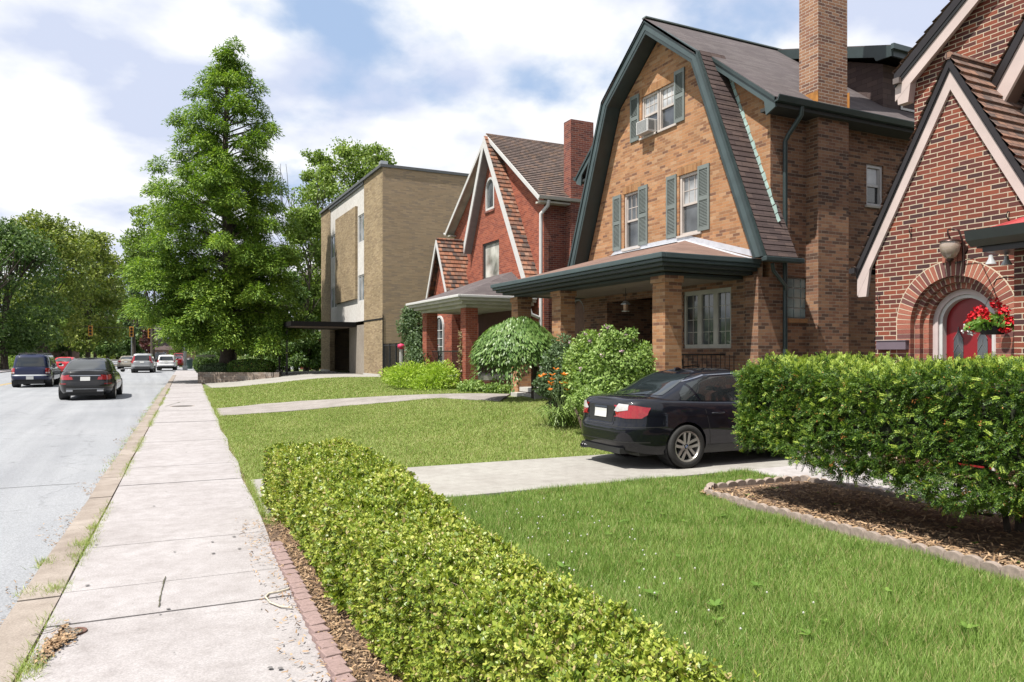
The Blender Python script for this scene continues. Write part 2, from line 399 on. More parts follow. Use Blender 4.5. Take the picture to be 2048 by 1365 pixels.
def sheet(name, left, right, h, m, label, th=.04, ncross=6, seg=.5, zf=None, kind='structure'):
    """strip between two polylines of (x, y), draped over the land at height h, with a side skirt"""
    def res(pl, n):
        P = [Vector((p[0], p[1])) for p in pl]; L = [0]
        for a, b in zip(P, P[1:]): L.append(L[-1]+(b-a).length)
        out = []
        for i in range(n+1):
            s = L[-1]*i/n; k = max(j for j in range(len(P)) if L[j] <= s+1e-9); k = min(k, len(P)-2)
            f = (s-L[k])/max(1e-9, L[k+1]-L[k]); out.append(P[k].lerp(P[k+1], min(1, f)))
        return out
    ln = sum((Vector(b)-Vector(a)).length for a, b in zip([p[:2] for p in left], [p[:2] for p in left[1:]]))
    n = max(2, int(ln/seg)); A = res(left, n); B = res(right, n); mb = MB(); zf = zf or g
    for a, b in zip(A, B):
        for k in range(ncross+1):
            q = a.lerp(b, k/ncross); mb.v.append(Vector((q.x, q.y, zf(q.x, q.y)+h)))
    w = ncross+1
    for i in range(n):
        for k in range(ncross): q = i*w+k; mb.f.append((q, q+1, q+w+1, q+w))
    bd = [i*w for i in range(n+1)] + [n*w+k for k in range(1, w)] + [i*w+ncross for i in range(n-1, -1, -1)] + [k for k in range(ncross-1, 0, -1)]
    o = len(mb.v); mb.v += [mb.v[i]-Vector((0, 0, th+.05)) for i in bd]
    m_ = len(bd)
    for i in range(m_): j = (i+1) % m_; mb.f.append((bd[i], bd[j], o+j, o+i))
    ob = mb.build(name, m, recalc=True); tag(ob, label, kind=kind)
    me = ob.data
    if me.polygons[0].normal.z < 0: me.flip_normals()
    return ob
flat = lambda x, y: 0.0
YR = [-8, 0, 10, 20, 40, 70, 120, 220, 320]
sheet('road', [(kerb_x(y)-14.1, y) for y in YR], [(kerb_x(y)-.02, y) for y in YR], -0.075, M_ASPH, 'pale grey asphalt street', ncross=4, seg=10, zf=flat)
# kerb as real stones with gaps
def strip_slabs(name, xl, xr, yb, h, m, label, gap=.012, th=.12, sk=0.0):
    mb = MB()
    for (y0, y1) in zip(yb, yb[1:]):
        dz = random.uniform(-.006, .006); a, b = y0+gap/2, y1-gap/2
        nn = max(1, int((b-a)/1.2)); 
        for k in range(nn):
            c, d = a+(b-a)*k/nn, a+(b-a)*(k+1)/nn
            P = [(xl(c), c, h+dz), (xr(c), c+sk*(xr(c)-xl(c)), h+dz), (xr(d), d+sk*(xr(d)-xl(d)), h+dz), (xl(d), d, h+dz)]
            mb.prism([(p[0], p[1], p[2]-th) for p in P], (0, 0, th))
    o = mb.build(name, m, bevel=0); tag(o, label, kind='structure'); return o
kyb = [-6, -3]; 
while kyb[-1] < 60: kyb.append(kyb[-1]+random.choice([1.5, 1.8, 2.4]))
strip_slabs('kerb', lambda y: kerb_x(y)-.02+.012*sin(y*2.1), lambda y: kerb_x(y)+.22+.01*sin(y*1.3), kyb, .022, M_KERB, 'worn tan concrete kerb along the street')
wyb = [-4, -1.5, 0, 1.55, 2.95, 4.05, 4.72, 5.2]
wyb = [-4, -1.5, .2, 1.9, 3.5, 5.37, 6.08, 7.38, 9.0, 10.64, 12.2, 13.8, 15.6, 17.6, 19.9, 22.0]
while wyb[-1] < 62: wyb.append(wyb[-1]+1.75)
M_GAP = plain('gap_soil', (.09, .085, .05), 1, var=.3)
sheet('soil_joint', [(kerb_x(y)-.01, y) for y in YR[:6]], [(walk_x(y)+.03, y) for y in YR[:6]], 0.004, M_MULCH, 'soil showing in the joints of the sidewalk', seg=3, zf=flat)
strip_slabs('sidewalk', lambda y: kerb_x(y)+.238, lambda y: walk_x(y)+.03*sin(y*1.7), wyb, .018, M_WALK, 'pinkish concrete sidewalk slabs', sk=-.03)
sheet('sidewalk_far', [(kerb_x(y)-.0, y) for y in (62, 77.5)], [(walk_x(y)+.3, y) for y in (62, 77.5)], .018, M_WALK, 'far end of the sidewalk', seg=5, zf=flat)
sheet('driveway', [(walk_x(8.15)+.06, 8.15), (3.2, 8.17), (7.6, 8.15), (13, 8.1), (26, 8.1)], [(walk_x(10.4)+.08, 10.45), (3.38, 10.55), (6.9, 10.45), (13, 10.75), (26, 10.8)], .012, M_DRIVE, 'pale concrete driveway under the parked sedan', zf=flat)
sheet('front_path', [(7.75, 8.14), (7.7, 7.2), (7.8, 5.5), (8.1, 3.0)], [(9.55, 8.14), (9.4, 7.2), (9.4, 5.5), (9.5, 3.0)], .016, M_PATHW, 'pale concrete path behind the yew hedge', zf=flat)
# diagonal strip of old walk across the far lawn
lo = [G(440, 833), G(520, 827), G(600, 821), G(700, 812), G(810, 802), G(880, 797), G(1000, 803)]
hi = [G(432, 818), G(520, 809), G(600, 803), G(700, 797), G(810, 791), G(880, 789), G(1020, 789)]
plo, phi = lo[:], hi[:]
sheet('lawn_path', lo, hi, .012, M_OLDWALK, 'weathered grey path running between the two lawns')
lo = [G(402, 783), G(500, 776), G(640, 764), G(775, 757)]
hi = [G(398, 762), G(560, 752), G(640, 744), G(745, 742)]
sheet('cross_street', [(kerb_x(78)-.3, 78), (30, 82), (80, 90)], [(kerb_x(96)-.3, 96), (30, 100), (80, 108)], -.01, M_ASPH, 'side street joining beyond the lamp column', seg=6, zf=flat)
sheet('apartment_driveway', [(3.0, 38.6), (6, 37.0), (10.6, 34.9)], [(3.1, 48.0), (6, 48.0), (10.6, 48.0)], .012, M_DRIVE, 'pale forecourt in front of the apartment block')
# far side of the street
sheet('far_sidewalk', [(kerb_x(y)-15.9, y) for y in YR], [(kerb_x(y)-14.1, y) for y in YR], .02, M_WALK, 'sidewalk across the street', seg=12, zf=flat)
mb = MB()
for dx in (-8.3, -8.5):
    for k in range(20): y0, y1 = -5+k*8, 3+k*8; mb.poly([(kerb_x(y0)+dx-.05, y0, -.071), (kerb_x(y0)+dx+.05, y0, -.071), (kerb_x(y1)+dx+.05, y1, -.071), (kerb_x(y1)+dx-.05, y1, -.071)])
tag(mb.build('centre_line', M_PAINTY), 'double yellow centre line', kind='structure')
mb = MB()
for k in range(12): y = 50+k*9.0; mb.box(kerb_x(y)-4.6, kerb_x(y)-4.5, y, y+2.5, -.073, -.071)
tag(mb.build('lane_line', M_PAINTW), 'worn white lane dashes', kind='structure')
# transverse joints / tar lines of the road
mb = MB()
for y0 in (11.7, 24.4, 35.5, 6.0):
    n = 40
    for k in range(n):
        x0 = -13.8+k*13.0/n; x1 = x0+13.0/n; a = .02*sin(x0*3.1)+.01*sin(x0*9); b_ = .02*sin(x1*3.1)+.01*sin(x1*9)
        if random.random() < .8 and y0 != 6.0: mb.poly([(x0, y0+a, -.072), (x1, y0+b_, -.072), (x1, y0+b_+.018, -.072), (x0, y0+a+.018, -.072)])
tag(mb.build('tar_joint', plain('tar', (.12, .12, .125), .8)), 'thin dark joints across the asphalt', kind='structure')

mb = MB()
def crack(pts, w):
    P = [PZ(u, v, .0) for u, v in pts]; P = [Vector((p.x, p.y, 0)) for p in P]; Q = []
    for a, b in zip(P, P[1:]):
        for k in range(8): Q.append(a.lerp(b, k/8)+Vector((random.gauss(0, .002), random.gauss(0, .003), 0)))
    Q.append(P[-1])
    for a, b in zip(Q, Q[1:]):
        d = (b-a).normalized(); n_ = Vector((-d.y, d.x, 0))*w*random.uniform(.5, 1.2)/2; z = Vector((0, 0, .0275)); f = [a-n_+z, b-n_+z, b+n_+z, a+n_+z]
        if (f[1]-f[0]).cross(f[2]-f[0]).z < 0: f.reverse()
        mb.poly(f)
crack([(331, 1160), (323, 1192), (317, 1222)], .009); crack([(60, 1280), (100, 1270), (135, 1255)], .012); crack([(330, 815), (360, 806), (400, 805), (415, 803)], .03); crack([(262, 905), (330, 897)], .008)
tag(mb.build('sidewalk_crack', M_GAP), 'cracks and the split joint in the sidewalk slabs', kind='structure')
mb = MB()
for k in range(24):
    v = random.uniform(830, 1360); u = 300-(v-830)*.42+random.random()*(140+(v-830)*.78); p = PZ(u, v, .026); r_ = random.uniform(.006, .019)
    mb.poly([(p.x+r_*cos(a*1.05)*random.uniform(.7, 1.1), p.y+r_*sin(a*1.05), .0278) for a in range(6)])
tag(mb.build('gum_spots', plain('gum_grey', (.16, .15, .15), .9)), 'small dark gum spots on the sidewalk', kind='stuff')
# mulch beds
sheet('mulch_bed', [(1.02, 7.6), (.98, 5.0), (.9, 2.5), (.85, 0.5)], [(1.5, 8.0), (1.5, 5.0), (1.4, 2.5), (1.4, .5)], .016, M_MULCH, 'strip of mulch along the foot of the low hedge', zf=flat, seg=.3)
bedf = [(6.0, 6.9), (5.93, 6.2), (5.9, 5.0), (5.88, 4.0), (5.86, 2.0)]
bedb = [(6.25, 7.15), (7.72, 7.1), (7.78, 5.5), (8.05, 3.9), (8.1, 2.0)]
sheet('planting_bed', bedf, bedb, .03, M_MULCH, 'mulched bed under the yew hedge', zf=flat, seg=.2)
def scatter_chips(name, n, fx, y0, y1, L, label, z0=.02, z1=.055):
    y = RNG.uniform(y0, y1, n); x = np.array([fx(v, r) for v, r in zip(y, RNG.random(n))])
    P = np.stack([x, y, RNG.uniform(z0, z1, n)], 1); T = rnd_dirs(n); T[:, 2] *= .25; N = rnd_dirs(n)*.5+np.array([0, 0, 1])
    o = leaf_mesh(name, P, T, N, RNG.uniform(.5, 1.3, n)*L, RNG.uniform(.15, .4, n)*L, M_CHIP, shape=NEEDLE4); tag(o, label, kind='stuff'); return o
scatter_chips('wood_chips', 11000, lambda y, r: walk_x(y)-.28*(r < .10)*random.random()**2+.02+.55*r, .8, 7.9, .032, 'brown bark chips and dead leaves along the sidewalk edge')
scatter_chips('gutter_litter', 2600, lambda y, r: kerb_x(y)-.03-.16*r**2.5*(1+sin(y*2.3)), 3.0, 26, .03, 'dry leaves and grit lying along the gutter', -.072, -.06)
scatter_chips('bark_mulch', 9000, lambda y, r: 5.95+(2.1)*r**1.4, 2.0, 7.0, .06, 'brown bark mulch under the yew hedge')

# ---------------------------------------------------------------- grass
M_GRASS = foliage('grass_near', [(.065, .135, .022), (.13, .225, .04), (.22, .325, .075), (.34, .41, .15)], trans=.35, rough=.5, clump=2.2, dead=(.40, .34, .17), deadp=.09)
M_GRASSF = foliage('grass_mown', [(.15, .225, .05), (.23, .31, .072), (.315, .385, .115), (.43, .44, .21)], trans=.3, rough=.6, clump=.8, dead=(.36, .30, .15), deadp=.10)
def poly_scatter(poly, n):
    poly = np.array(poly); lo, hi = poly.min(0), poly.max(0); out = []
    tot = 0
    while tot < n:
        p = RNG.uniform(lo, hi, (n, 2)); ins = np.zeros(n, bool); j = len(poly)-1
        for i in range(len(poly)):
            xi, yi = poly[i]; xj, yj = poly[j]
            c = ((yi > p[:, 1]) != (yj > p[:, 1])) & (p[:, 0] < (xj-xi)*(p[:, 1]-yi)/(yj-yi+1e-12)+xi); ins ^= c; j = i
        p = p[ins]; out.append(p); tot += len(p)
    return np.concatenate(out)[:n]
gv = np.vectorize(g)
def grass(name, poly, n, h, w, m, label, zoff=-.03, lean=.5, fade=None):
    p = poly_scatter(poly, n); 
    z = gv(p[:, 0], p[:, 1])+zoff; P = np.stack([p[:, 0], p[:, 1], z], 1)
    nx = np.sin(p[:, 0]*3.1+np.sin(p[:, 1]*2.3)*1.7)*np.cos(p[:, 1]*2.7+p[:, 0])   # patchy height
    T = np.stack([RNG.normal(size=n)*lean, RNG.normal(size=n)*lean, np.ones(n)], 1)
    d = np.hypot(p[:, 0], p[:, 1]); wd = w*np.maximum(1, d/5)**.9
    H = h*RNG.uniform(.5, 1.25, n)*(1+.28*nx)
    N = rnd_dirs(n); N[:, 2] *= .2
    o = leaf_mesh(name, P, T, N, H, wd, m, shape=BLADE3); tag(o, label, kind='stuff'); return o
near = [(1.9, 8.1), (2.4, .9), (4.0, .5), (6.2, 1.2), (5.95, 5.0), (5.97, 6.9), (6.3, 7.2), (7.68, 7.2), (7.7, 8.1)]
grass('grass', near, 330000, .095, .0058, M_GRASS, 'long green grass between the two hedges')
mid = [(walk_x(10.5)+.03, 10.52), (3.4, 10.6), (6.9, 10.5), (8.9, 10.9), (9.2, 18.0)] + [(p.x, p.y+.03) for p in reversed(plo)] + [(walk_x(20)+.02, 20), (walk_x(15)+.02, 15)]
grass('grass', mid, 300000, .055, .0062, M_GRASSF, 'short mown lawn in front of the tan brick house')
far = [(p.x, p.y-.03) for p in phi] + [(10.5, 24), (10.6, 34.95), (6, 37.05), (3.0, 38.65), (walk_x(38)+.02, 38.6), (walk_x(30)+.02, 30)]
grass('grass', far, 130000, .07, .007, M_GRASSF, 'mown lawn in front of the apartment block')
# weeds and grass tufts in the kerb joint
def tufts(name, spots, label, h=.07, m=None):
    P = []; 
    for (x, y, r, n) in spots:
        q = RNG.normal(size=(n, 2))*r; P.append(np.stack([x+q[:, 0]*.5, y+q[:, 1], np.full(n, .0)], 1))
    P = np.concatenate(P); n = len(P); T = np.stack([RNG.normal(size=n)*.8, RNG.normal(size=n)*.8, np.ones(n)], 1)
    o = leaf_mesh(name, P, T, rnd_dirs(n), h*RNG.uniform(.4, 1.2, n), .006, m or M_GRASSF, shape=BLADE3); tag(o, label, kind='stuff')
sp = []
for y in np.arange(3.3, 40, .10):
    if sin(y*1.7)+sin(y*.9+1)*.8+random.uniform(-.5, .5) > -.2: sp.append((kerb_x(y)+.232, y, .055, 34))
for (u, v, r, n) in [(165, 1095, .10, 500), (95, 1130, .08, 250), (60, 1190, .07, 160), (110, 1185, .07, 400), (150, 1120, .06, 250), (60, 1345, .08, 400), (185, 1060, .05, 200)]:
    p = PZ(u, v, 0); sp.append((p.x, p.y, r, n))
for y in np.arange(12, 40, .25):
    if random.random() < .6: sp.append((kerb_x(y)-.02, y, .1, 24))
tufts('weeds', sp, 'weeds growing in the joint along the kerb')
sp = [(walk_x(y)+.05, y, .06, 90) for y in np.arange(8.1, 10.4, .12)] + [(walk_x(7.7)+.15, 7.75, .12, 900), (walk_x(7.7)+.35, 7.7, .12, 700)]
sp += [(walk_x(y)+.05, y, .1, 60) for y in np.arange(10.6, 37, .16)]
tufts('edge_grass', sp, 'grass creeping over the inner edge of the sidewalk')
# white clover heads
n = 85; p = poly_scatter([(2.2, 7.6), (2.3, 3.5), (3.9, 3.2), (4.3, 7.3)], n); 
mb = MB()
for x, y in p: mb.lathe([(0.001, .075), (.006, .079), (.007, .085), (.003, .090), (.0005, .091)], (x, y, -.01), n=5)
tag(mb.build('clover_flowers', plain('clover_white', (.62, .62, .55), .8)), 'tiny white clover flowers in the near lawn', kind='stuff')
# broad leaf weeds in the near lawn and the bed
M_WEED = foliage('weed_leaf', [(.07, .14, .022), (.11, .20, .032), (.17, .27, .05)], trans=.35)
P, T, N, Ls = [], [], [], []
for k in range(62):
    if k < 40: c = poly_scatter([(2.6, 7.0), (2.8, 1.6), (5.7, 1.8), (5.8, 6.8)], 1)[0]
    else: c = (random.uniform(6.0, 7.3), random.uniform(2.5, 6.8))
    s = random.uniform(.03, .07)
    for j in range(random.randint(5, 10)):
        a = random.uniform(0, 2*pi); P.append((c[0], c[1], .03)); T.append((cos(a), sin(a), random.uniform(.1, .5))); N.append((-cos(a)*.5, -sin(a)*.5, 1)); Ls.append(s*random.uniform(.7, 1.3))
Ls = np.array(Ls); tag(leaf_mesh('broadleaf_weeds', P, T, N, Ls, Ls*.5, M_WEED, shape=LEAF6), 'broad leafed weeds in the lawn and bed', kind='stuff')

# sidewalk fittings: manhole, broken valve hole, hose loop, debris
M_IRON = plain('cast_iron', (.10, .09, .085), .7, .3)
c = PZ(365, 813, .02); r = thing('manhole_cover', 'round dark manhole cover set in the sidewalk', 'manhole cover', c)
mb = MB().lathe([(0.001, .008), (.30, .008), (.30, 0), (.31, 0)], c, n=32); mb.build('lid', M_IRON, r)
mb = MB().lathe([(.31, -.01), (.31, .006), (.36, .006), (.36, -.01)], c, n=32); mb.build('ring', M_KERB, r)
c = PZ(150, 1264, .02); r = thing('valve_box', 'broken valve hole with a rusty rim in the near sidewalk', 'valve box', c)
MB().lathe([(.045, -.01), (.045, .006), (.065, .006), (.067, -.01)], c, n=20).build('rim', plain('rusty_iron', (.16, .08, .06), .9), r)
MB().lathe([(.001, .002), (.045, .002)], c, n=20).build('hole', M_GAP, r)
mb = MB(); cr0 = [PZ(u, v, .03) for u, v in ((64, 1322), (84, 1300), (100, 1278), (118, 1262), (122, 1248), (140, 1252), (165, 1262), (150, 1275), (128, 1284), (112, 1297), (96, 1312), (78, 1330))]; cr = []
for i in range(len(cr0)):
    for k in range(5): cr.append(cr0[i].lerp(cr0[(i+1) % len(cr0)], k/5)+Vector((random.gauss(0, .009), random.gauss(0, .011), 0)))
mb.poly([(p.x, p.y, .0285) for p in cr]); o = mb.build('broken_patch', plain('grey_dirt', (.20, .17, .14), 1, var=.5, vs=30, bmp=1), recalc=True); tag(o, 'broken patch of sidewalk filled with dirt', kind='structure')
if o.data.polygons[0].normal.z < 0: o.data.flip_normals()
for _ in range(1):
    n_ = 420; q_ = RNG.integers(len(cr), size=n_); c0_ = sum(cr, Vector((0, 0, 0)))/len(cr); PQ = np.array([cr[i].lerp(c0_, random.random()) for i in q_]); PQ[:, 2] = RNG.uniform(.028, .045, n_); PQ[:, :2] += RNG.normal(size=(n_, 2))*.02
    tag(leaf_mesh('patch_rubble', PQ, rnd_dirs(n_)*np.array([1, 1, .3]), rnd_dirs(n_)*.5+np.array([0, 0, 1]), RNG.uniform(.008, .03, n_), .012, M_CHIP, shape=NEEDLE4), 'crumbled concrete and leaves in the broken patch', kind='stuff')
tufts('patch_weeds', [(p.x, p.y, .05, 200) for p in (PZ(122, 1250), PZ(85, 1310), PZ(50, 1345), PZ(135, 1272))], 'weeds in the broken sidewalk patch', h=.035)
path = [PZ(u, v, .03) for u, v in ((585, 1216), (560, 1213), (540, 1205), (531, 1194), (538, 1187), (560, 1183), (577, 1178), (590, 1160), (575, 1140))]
sm = []
for i in range(len(path)-1):
    for k in range(6): sm.append(path[i].lerp(path[i+1], k/6))
tag(MB().tube(sm, .006, 6).build('hose_loop', plain('hose_cream', (.62, .56, .44), .5), smooth=180), 'thin cream hose looped on the sidewalk edge', 'hose')

# brick edging along the sidewalk side of the low hedge
M_PAVER = plain('pink_paver', (.31, .215, .20), .9, var=.2, vs=40, bmp=.4)
a, b = PZ(553, 1090, .04), PZ(700, 1385, .04); L = (b-a).length; nb = int(L/.125); proto = None
d = (b-a).normalized()
for k in range(nb+6):
    p = a+d*(k*.128)
    if proto is None:
        proto = MB().box(-.047, .047, -.058, .058, -.05, .045).build('edging_brick', M_PAVER, bevel=.006)
        tag(proto, 'pink paver set on edge in the row beside the low hedge', 'edging brick', 'pink pavers edging the low hedge'); o = proto
    else: o = proto.copy(); COL.objects.link(o)
    o.location = (p.x, p.y, .01+random.uniform(-.004, .004)); o.rotation_euler = (random.uniform(-.05, .05), random.uniform(-.05, .05), math.atan2(d.y, d.x)+pi/2+random.uniform(.12, .2))
# scalloped concrete edging of the planting bed
M_SCAL = plain('scallop_concrete', (.33, .265, .225), .95, var=.25, vs=25, bmp=.5)
pts = [(6.30, 7.18), (6.0, 6.93), (5.93, 6.2), (5.9, 5.0), (5.88, 4.0), (5.86, 1.9)]
back = [(6.30, 7.18), (7.0, 7.16), (7.75, 7.12), (7.78, 5.5)]
def along(pl, step):
    out = []; carry = 0
    for a, b in zip(pl, pl[1:]):
        a, b = Vector(a), Vector(b); L = (b-a).length; d = (b-a)/L; s = carry
        while s < L: out.append((a+d*s, math.atan2(d.y, d.x))); s += step
        carry = s-L
    return out
def scallop():
    mb = MB(); n = 8; pr = [(-.075, -.06), (.075, -.06), (.075, .035)] + [(.075*cos(pi*k/n), .035+.042*sin(pi*k/n)) for k in range(1, n)] + [(-.075, .035)]
    mb.prism([(x, -.027, z) for x, z in pr], (0, .054, 0)); return mb.build('edging_stone', M_SCAL, bevel=.006)
proto = None
for k, (p, an) in enumerate(along(pts, .152)+along(back, .152)):
    if proto is None: proto = scallop(); tag(proto, 'round topped concrete edging stone around the planting bed', 'edging stone', 'scalloped stones around the planting bed'); o = proto
    else: o = proto.copy(); COL.objects.link(o)
    o.location = (p.x+random.uniform(-.006, .006), p.y, .02+random.uniform(-.01, .006)); o.rotation_euler = (random.uniform(-.09, .09), random.uniform(-.06, .06), an+random.uniform(-.06, .06))
# ---------------------------------------------------------------- building materials
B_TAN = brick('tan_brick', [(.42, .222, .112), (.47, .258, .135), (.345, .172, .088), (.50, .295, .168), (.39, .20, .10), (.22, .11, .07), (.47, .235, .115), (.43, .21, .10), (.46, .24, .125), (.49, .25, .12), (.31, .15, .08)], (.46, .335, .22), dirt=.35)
B_TANP = brick('tan_brick_shaded', [(.29, .15, .09), (.34, .185, .11), (.24, .12, .075), (.17, .09, .06), (.37, .205, .12), (.27, .135, .085), (.13, .075, .055), (.32, .165, .10)], (.33, .27, .21), dirt=.5)  # shaded copy of the tan brick for sides and porch, darkness in the colour
B_CHIM = brick('chimney_brick', [(.33, .17, .10), (.27, .13, .085), (.37, .20, .12), (.18, .095, .07), (.30, .15, .09)], (.58, .50, .42), dirt=.2, ms=.013)
B_RED = brick('red_brick', [(.34, .090, .050), (.29, .075, .043), (.38, .11, .062), (.24, .062, .04), (.32, .09, .055)], (.40, .24, .18), dirt=.3)
B_REDC = brick('old_red_brick', [(.21, .065, .05), (.26, .08, .055), (.15, .05, .042), (.28, .09, .06)], (.40, .30, .25), dirt=.35)
B_DARK = brick('dark_red_brick', [(.19, .052, .036), (.12, .04, .034), (.26, .072, .042), (.165, .045, .032), (.075, .034, .034), (.21, .058, .038), (.14, .04, .032)], (.66, .56, .42), dirt=.12, ms=.0135, msm=.25)
B_KHAKI = brick('khaki_brick', [(.37, .28, .17), (.33, .245, .145), (.42, .325, .20), (.28, .205, .13), (.39, .30, .185), (.34, .26, .165)], (.33, .26, .17), bw=.305, bh=.068, ms=.009, dirt=.4)
B_KHAKID = brick('khaki_brick_side', [(.36, .27, .18), (.42, .31, .20), (.31, .235, .17), (.38, .28, .185), (.34, .25, .165), (.40, .29, .185)], (.40, .32, .23), bw=.305, bh=.068, ms=.008, dirt=.12)
B_STONE = brick('ledge_stone', [(.34, .27, .22), (.42, .34, .28), (.28, .22, .18), (.38, .33, .29)], (.18, .15, .12), bw=.3, bh=.09, ms=.012)
M_GREEN = plain('dark_green_trim', (.032, .050, .051), .45, var=.2, vs=3)
M_GRN2 = plain('green_fascia', (.062, .090, .095), .5, var=.15, vs=3)
M_SHUT = plain('sage_shutter', (.185, .212, .203), .6, var=.12, vs=4)
M_WHITE = plain('white_trim', (.62, .61, .60), .5, var=.06)
M_OLDW = plain('weathered_white', (.50, .48, .42), .7, var=.2, vs=3)
M_CREAM = plain('cream_trim', (.56, .50, .46), .6, var=.12, vs=3)
M_GLASS = glassy('window_glass', (.035, .04, .045), tint2=(.10, .11, .12))
M_GLASSL = glassy('window_glass_curtain', (.22, .23, .24), .08, .5, tint2=(.45, .46, .47))
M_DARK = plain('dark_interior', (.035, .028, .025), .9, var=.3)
M_BLACK = plain('black_iron', (.022, .022, .024), .5, .3)
M_GALV = plain('galvanised', (.50, .52, .54), .4, .6, var=.1)
M_COPPER = plain('rusty_flashing', (.50, .22, .05), .6, .2, var=.4, vs=5)
M_VERD = plain('verdigris', (.42, .58, .54), .7, var=.25, vs=6)
M_SILV = plain('silver_flashing', (.66, .67, .72), .35, .3, var=.12, vs=8, bmp=.4)
M_CONC = m_concrete('panel_concrete', (.74, .72, .69), (.64, .61, .58), .6, .3)
M_STEP = plain('pale_step', (.52, .50, .46), .8, var=.12, vs=3)
def shingle(name, pal, bw, bh, gap=.35, rough=.9, dirt=.35, bstr=.6):
    return brick(name, pal, tuple(c*gap for c in pal[0]), bw=bw, bh=bh, ms=.010, dirt=dirt, rough=rough, bstr=bstr, msm=.3)
S_BROWN = shingle('brown_shingles', [(.105, .075, .070), (.085, .060, .058), (.125, .088, .080), (.095, .068, .066)], .30, .127, .6)
S_PURP = shingle('purple_brown_shingles', [(.125, .105, .107), (.11, .092, .095), (.14, .12, .12), (.118, .10, .102)], .30, .12, .8, bstr=.25)
S_PORCH = shingle('faded_red_shingles', [(.225, .145, .118), (.20, .128, .105), (.25, .16, .13)], .30, .12, .8, bstr=.25)
T_CLAY = brick('clay_tile', [(.34, .15, .09), (.40, .19, .12), (.22, .12, .09), (.12, .09, .08), (.30, .14, .09), (.15, .11, .09), (.38, .18, .11), (.25, .14, .10), (.36, .22, .16)], (.06, .035, .03), bw=.17, bh=.19, ms=.010, dirt=.3, offset=.5)
T_SLATE = brick('grey_tile', [(.17, .125, .11), (.21, .155, .135), (.13, .10, .09), (.24, .16, .12), (.19, .14, .125), (.15, .115, .10)], (.05, .04, .035), bw=.17, bh=.16, ms=.008, dirt=.3)
def tiles(mbx, A, B, C, D, exp=.19, th=.028, lip=.04):
    """overlapping courses on quad: A-B eave (A left), D-C ridge, each course a tilted slab"""
    A, B, C, D = map(Vector, (A, B, C, D)); n = max(1, int(round(((D-A).length+(C-B).length)/2/exp)))
    nr = (B-A).cross(D-A).normalized()
    if nr.z < 0: nr = -nr
    for k in range(n):
        f0, f1 = k/n, min(1, (k+1)/n); a0, b0 = A.lerp(D, f0), B.lerp(C, f0); a1, b1 = A.lerp(D, f1), B.lerp(C, f1)
        up = nr*th; lo = nr*.002
        mbx.add([a0+up, b0+up, b1+lo, a1+lo, a0, b0], [(0, 1, 2, 3), (4, 5, 1, 0)] if (b0-a0).cross(a1-a0).dot(nr) > 0 else [(3, 2, 1, 0), (0, 1, 5, 4)])
    return mbx

def sash(par, x, y0, y1, z0, z1, axis='X', split=.5, grid=(3, 2), frame=M_CREAM, glass=M_GLASS, glass2=None, fw=.07, dep=.10, lower_grid=None, name='window', sill=True, face=-1):
    """double hung window set into an opening; wall plane at x (axis X faces -x) or y (axis Y faces -y)"""
    def bx(mb, a0, a1, z0_, z1_, d0, d1):
        if axis == 'X': mb.box(x+d0, x+d1, a0, a1, z0_, z1_)
        else: mb.box(a0, a1, x+d0, x+d1, z0_, z1_)
    mb = MB(); d0, d1 = dep*.35, dep
    bx(mb, y0, y0+fw, z0, z1, d0, d1+.03); bx(mb, y1-fw, y1, z0, z1, d0, d1+.03); bx(mb, y0+fw, y1-fw, z1-fw, z1, d0+.002, d1+.03); bx(mb, y0+fw, y1-fw, z0, z0+fw*.8, d0+.002, d1+.03)
    w = mb.build(name, frame, par, bevel=.004)
    zs = z0+(z1-z0)*split
    mb = MB(); bx(mb, y0+fw, y1-fw, zs, z1-fw, d0+.05, d0+.055); mb.build('pane', glass2 or glass, w)
    mb = MB(); bx(mb, y0+fw, y1-fw, z0+fw*.8, zs, d0+.07, d0+.075); mb.build('pane', glass, w)
    mb = MB(); bx(mb, y0+fw-.004, y1-fw+.004, zs-.025, zs+.025, d0+.03, d0+.075)
    bx(mb, y0+fw-.004, y0+fw+.035, zs+.025, z1-fw+.002, d0+.034, d0+.06); bx(mb, y1-fw-.035, y1-fw+.004, zs+.025, z1-fw+.002, d0+.034, d0+.06)
    if grid:
        gx, gz = grid
        for i in range(1, gx): c = y0+fw+(y1-y0-2*fw)*i/gx; bx(mb, c-.009, c+.009, zs+.025, z1-fw, d0+.040, d0+.06)
        for i in range(1, gz): c = zs+(z1-fw-zs)*i/gz; bx(mb, y0+fw+.035, y1-fw-.035, c-.009, c+.009, d0+.042, d0+.062)
    mb.build('muntins', frame, w)
    if sill:
        mb = MB(); bx(mb, y0-.06, y1+.06, z0-.055, z0-.003, -.045, d1+.02); mb.build('sill', sill if not isinstance(sill, bool) else frame, w, bevel=.006)
    return w
def shutter(par, x, y0, y1, z0, z1, m):
    mb = MB(); t = .035; a = .055
    for q0, q1 in ((y0, y0+a), (y1-a, y1)): mb.box(x-t, x-.003, q0, q1, z0, z1)
    for q0, q1 in ((z0, z0+.09), (z1-.09, z1), ((z0+z1)/2-.05, (z0+z1)/2+.05)): mb.box(x-t+.002, x-.003, y0+a, y1-a, q0, q1)
    z = z0+.10
    while z < z1-.10:
        if abs(z-(z0+z1)/2) > .06: mb.add([(x-t+.006, y0+a, z), (x-t+.006, y1-a, z), (x-.008, y1-a, z+.030), (x-.008, y0+a, z+.030)], [(0, 3, 2, 1)])
        z += .034
    mb.box(x-.006, x-.003, y0+a, y1-a, z0+.09, z1-.09)
    return mb.build('shutter', m, par)

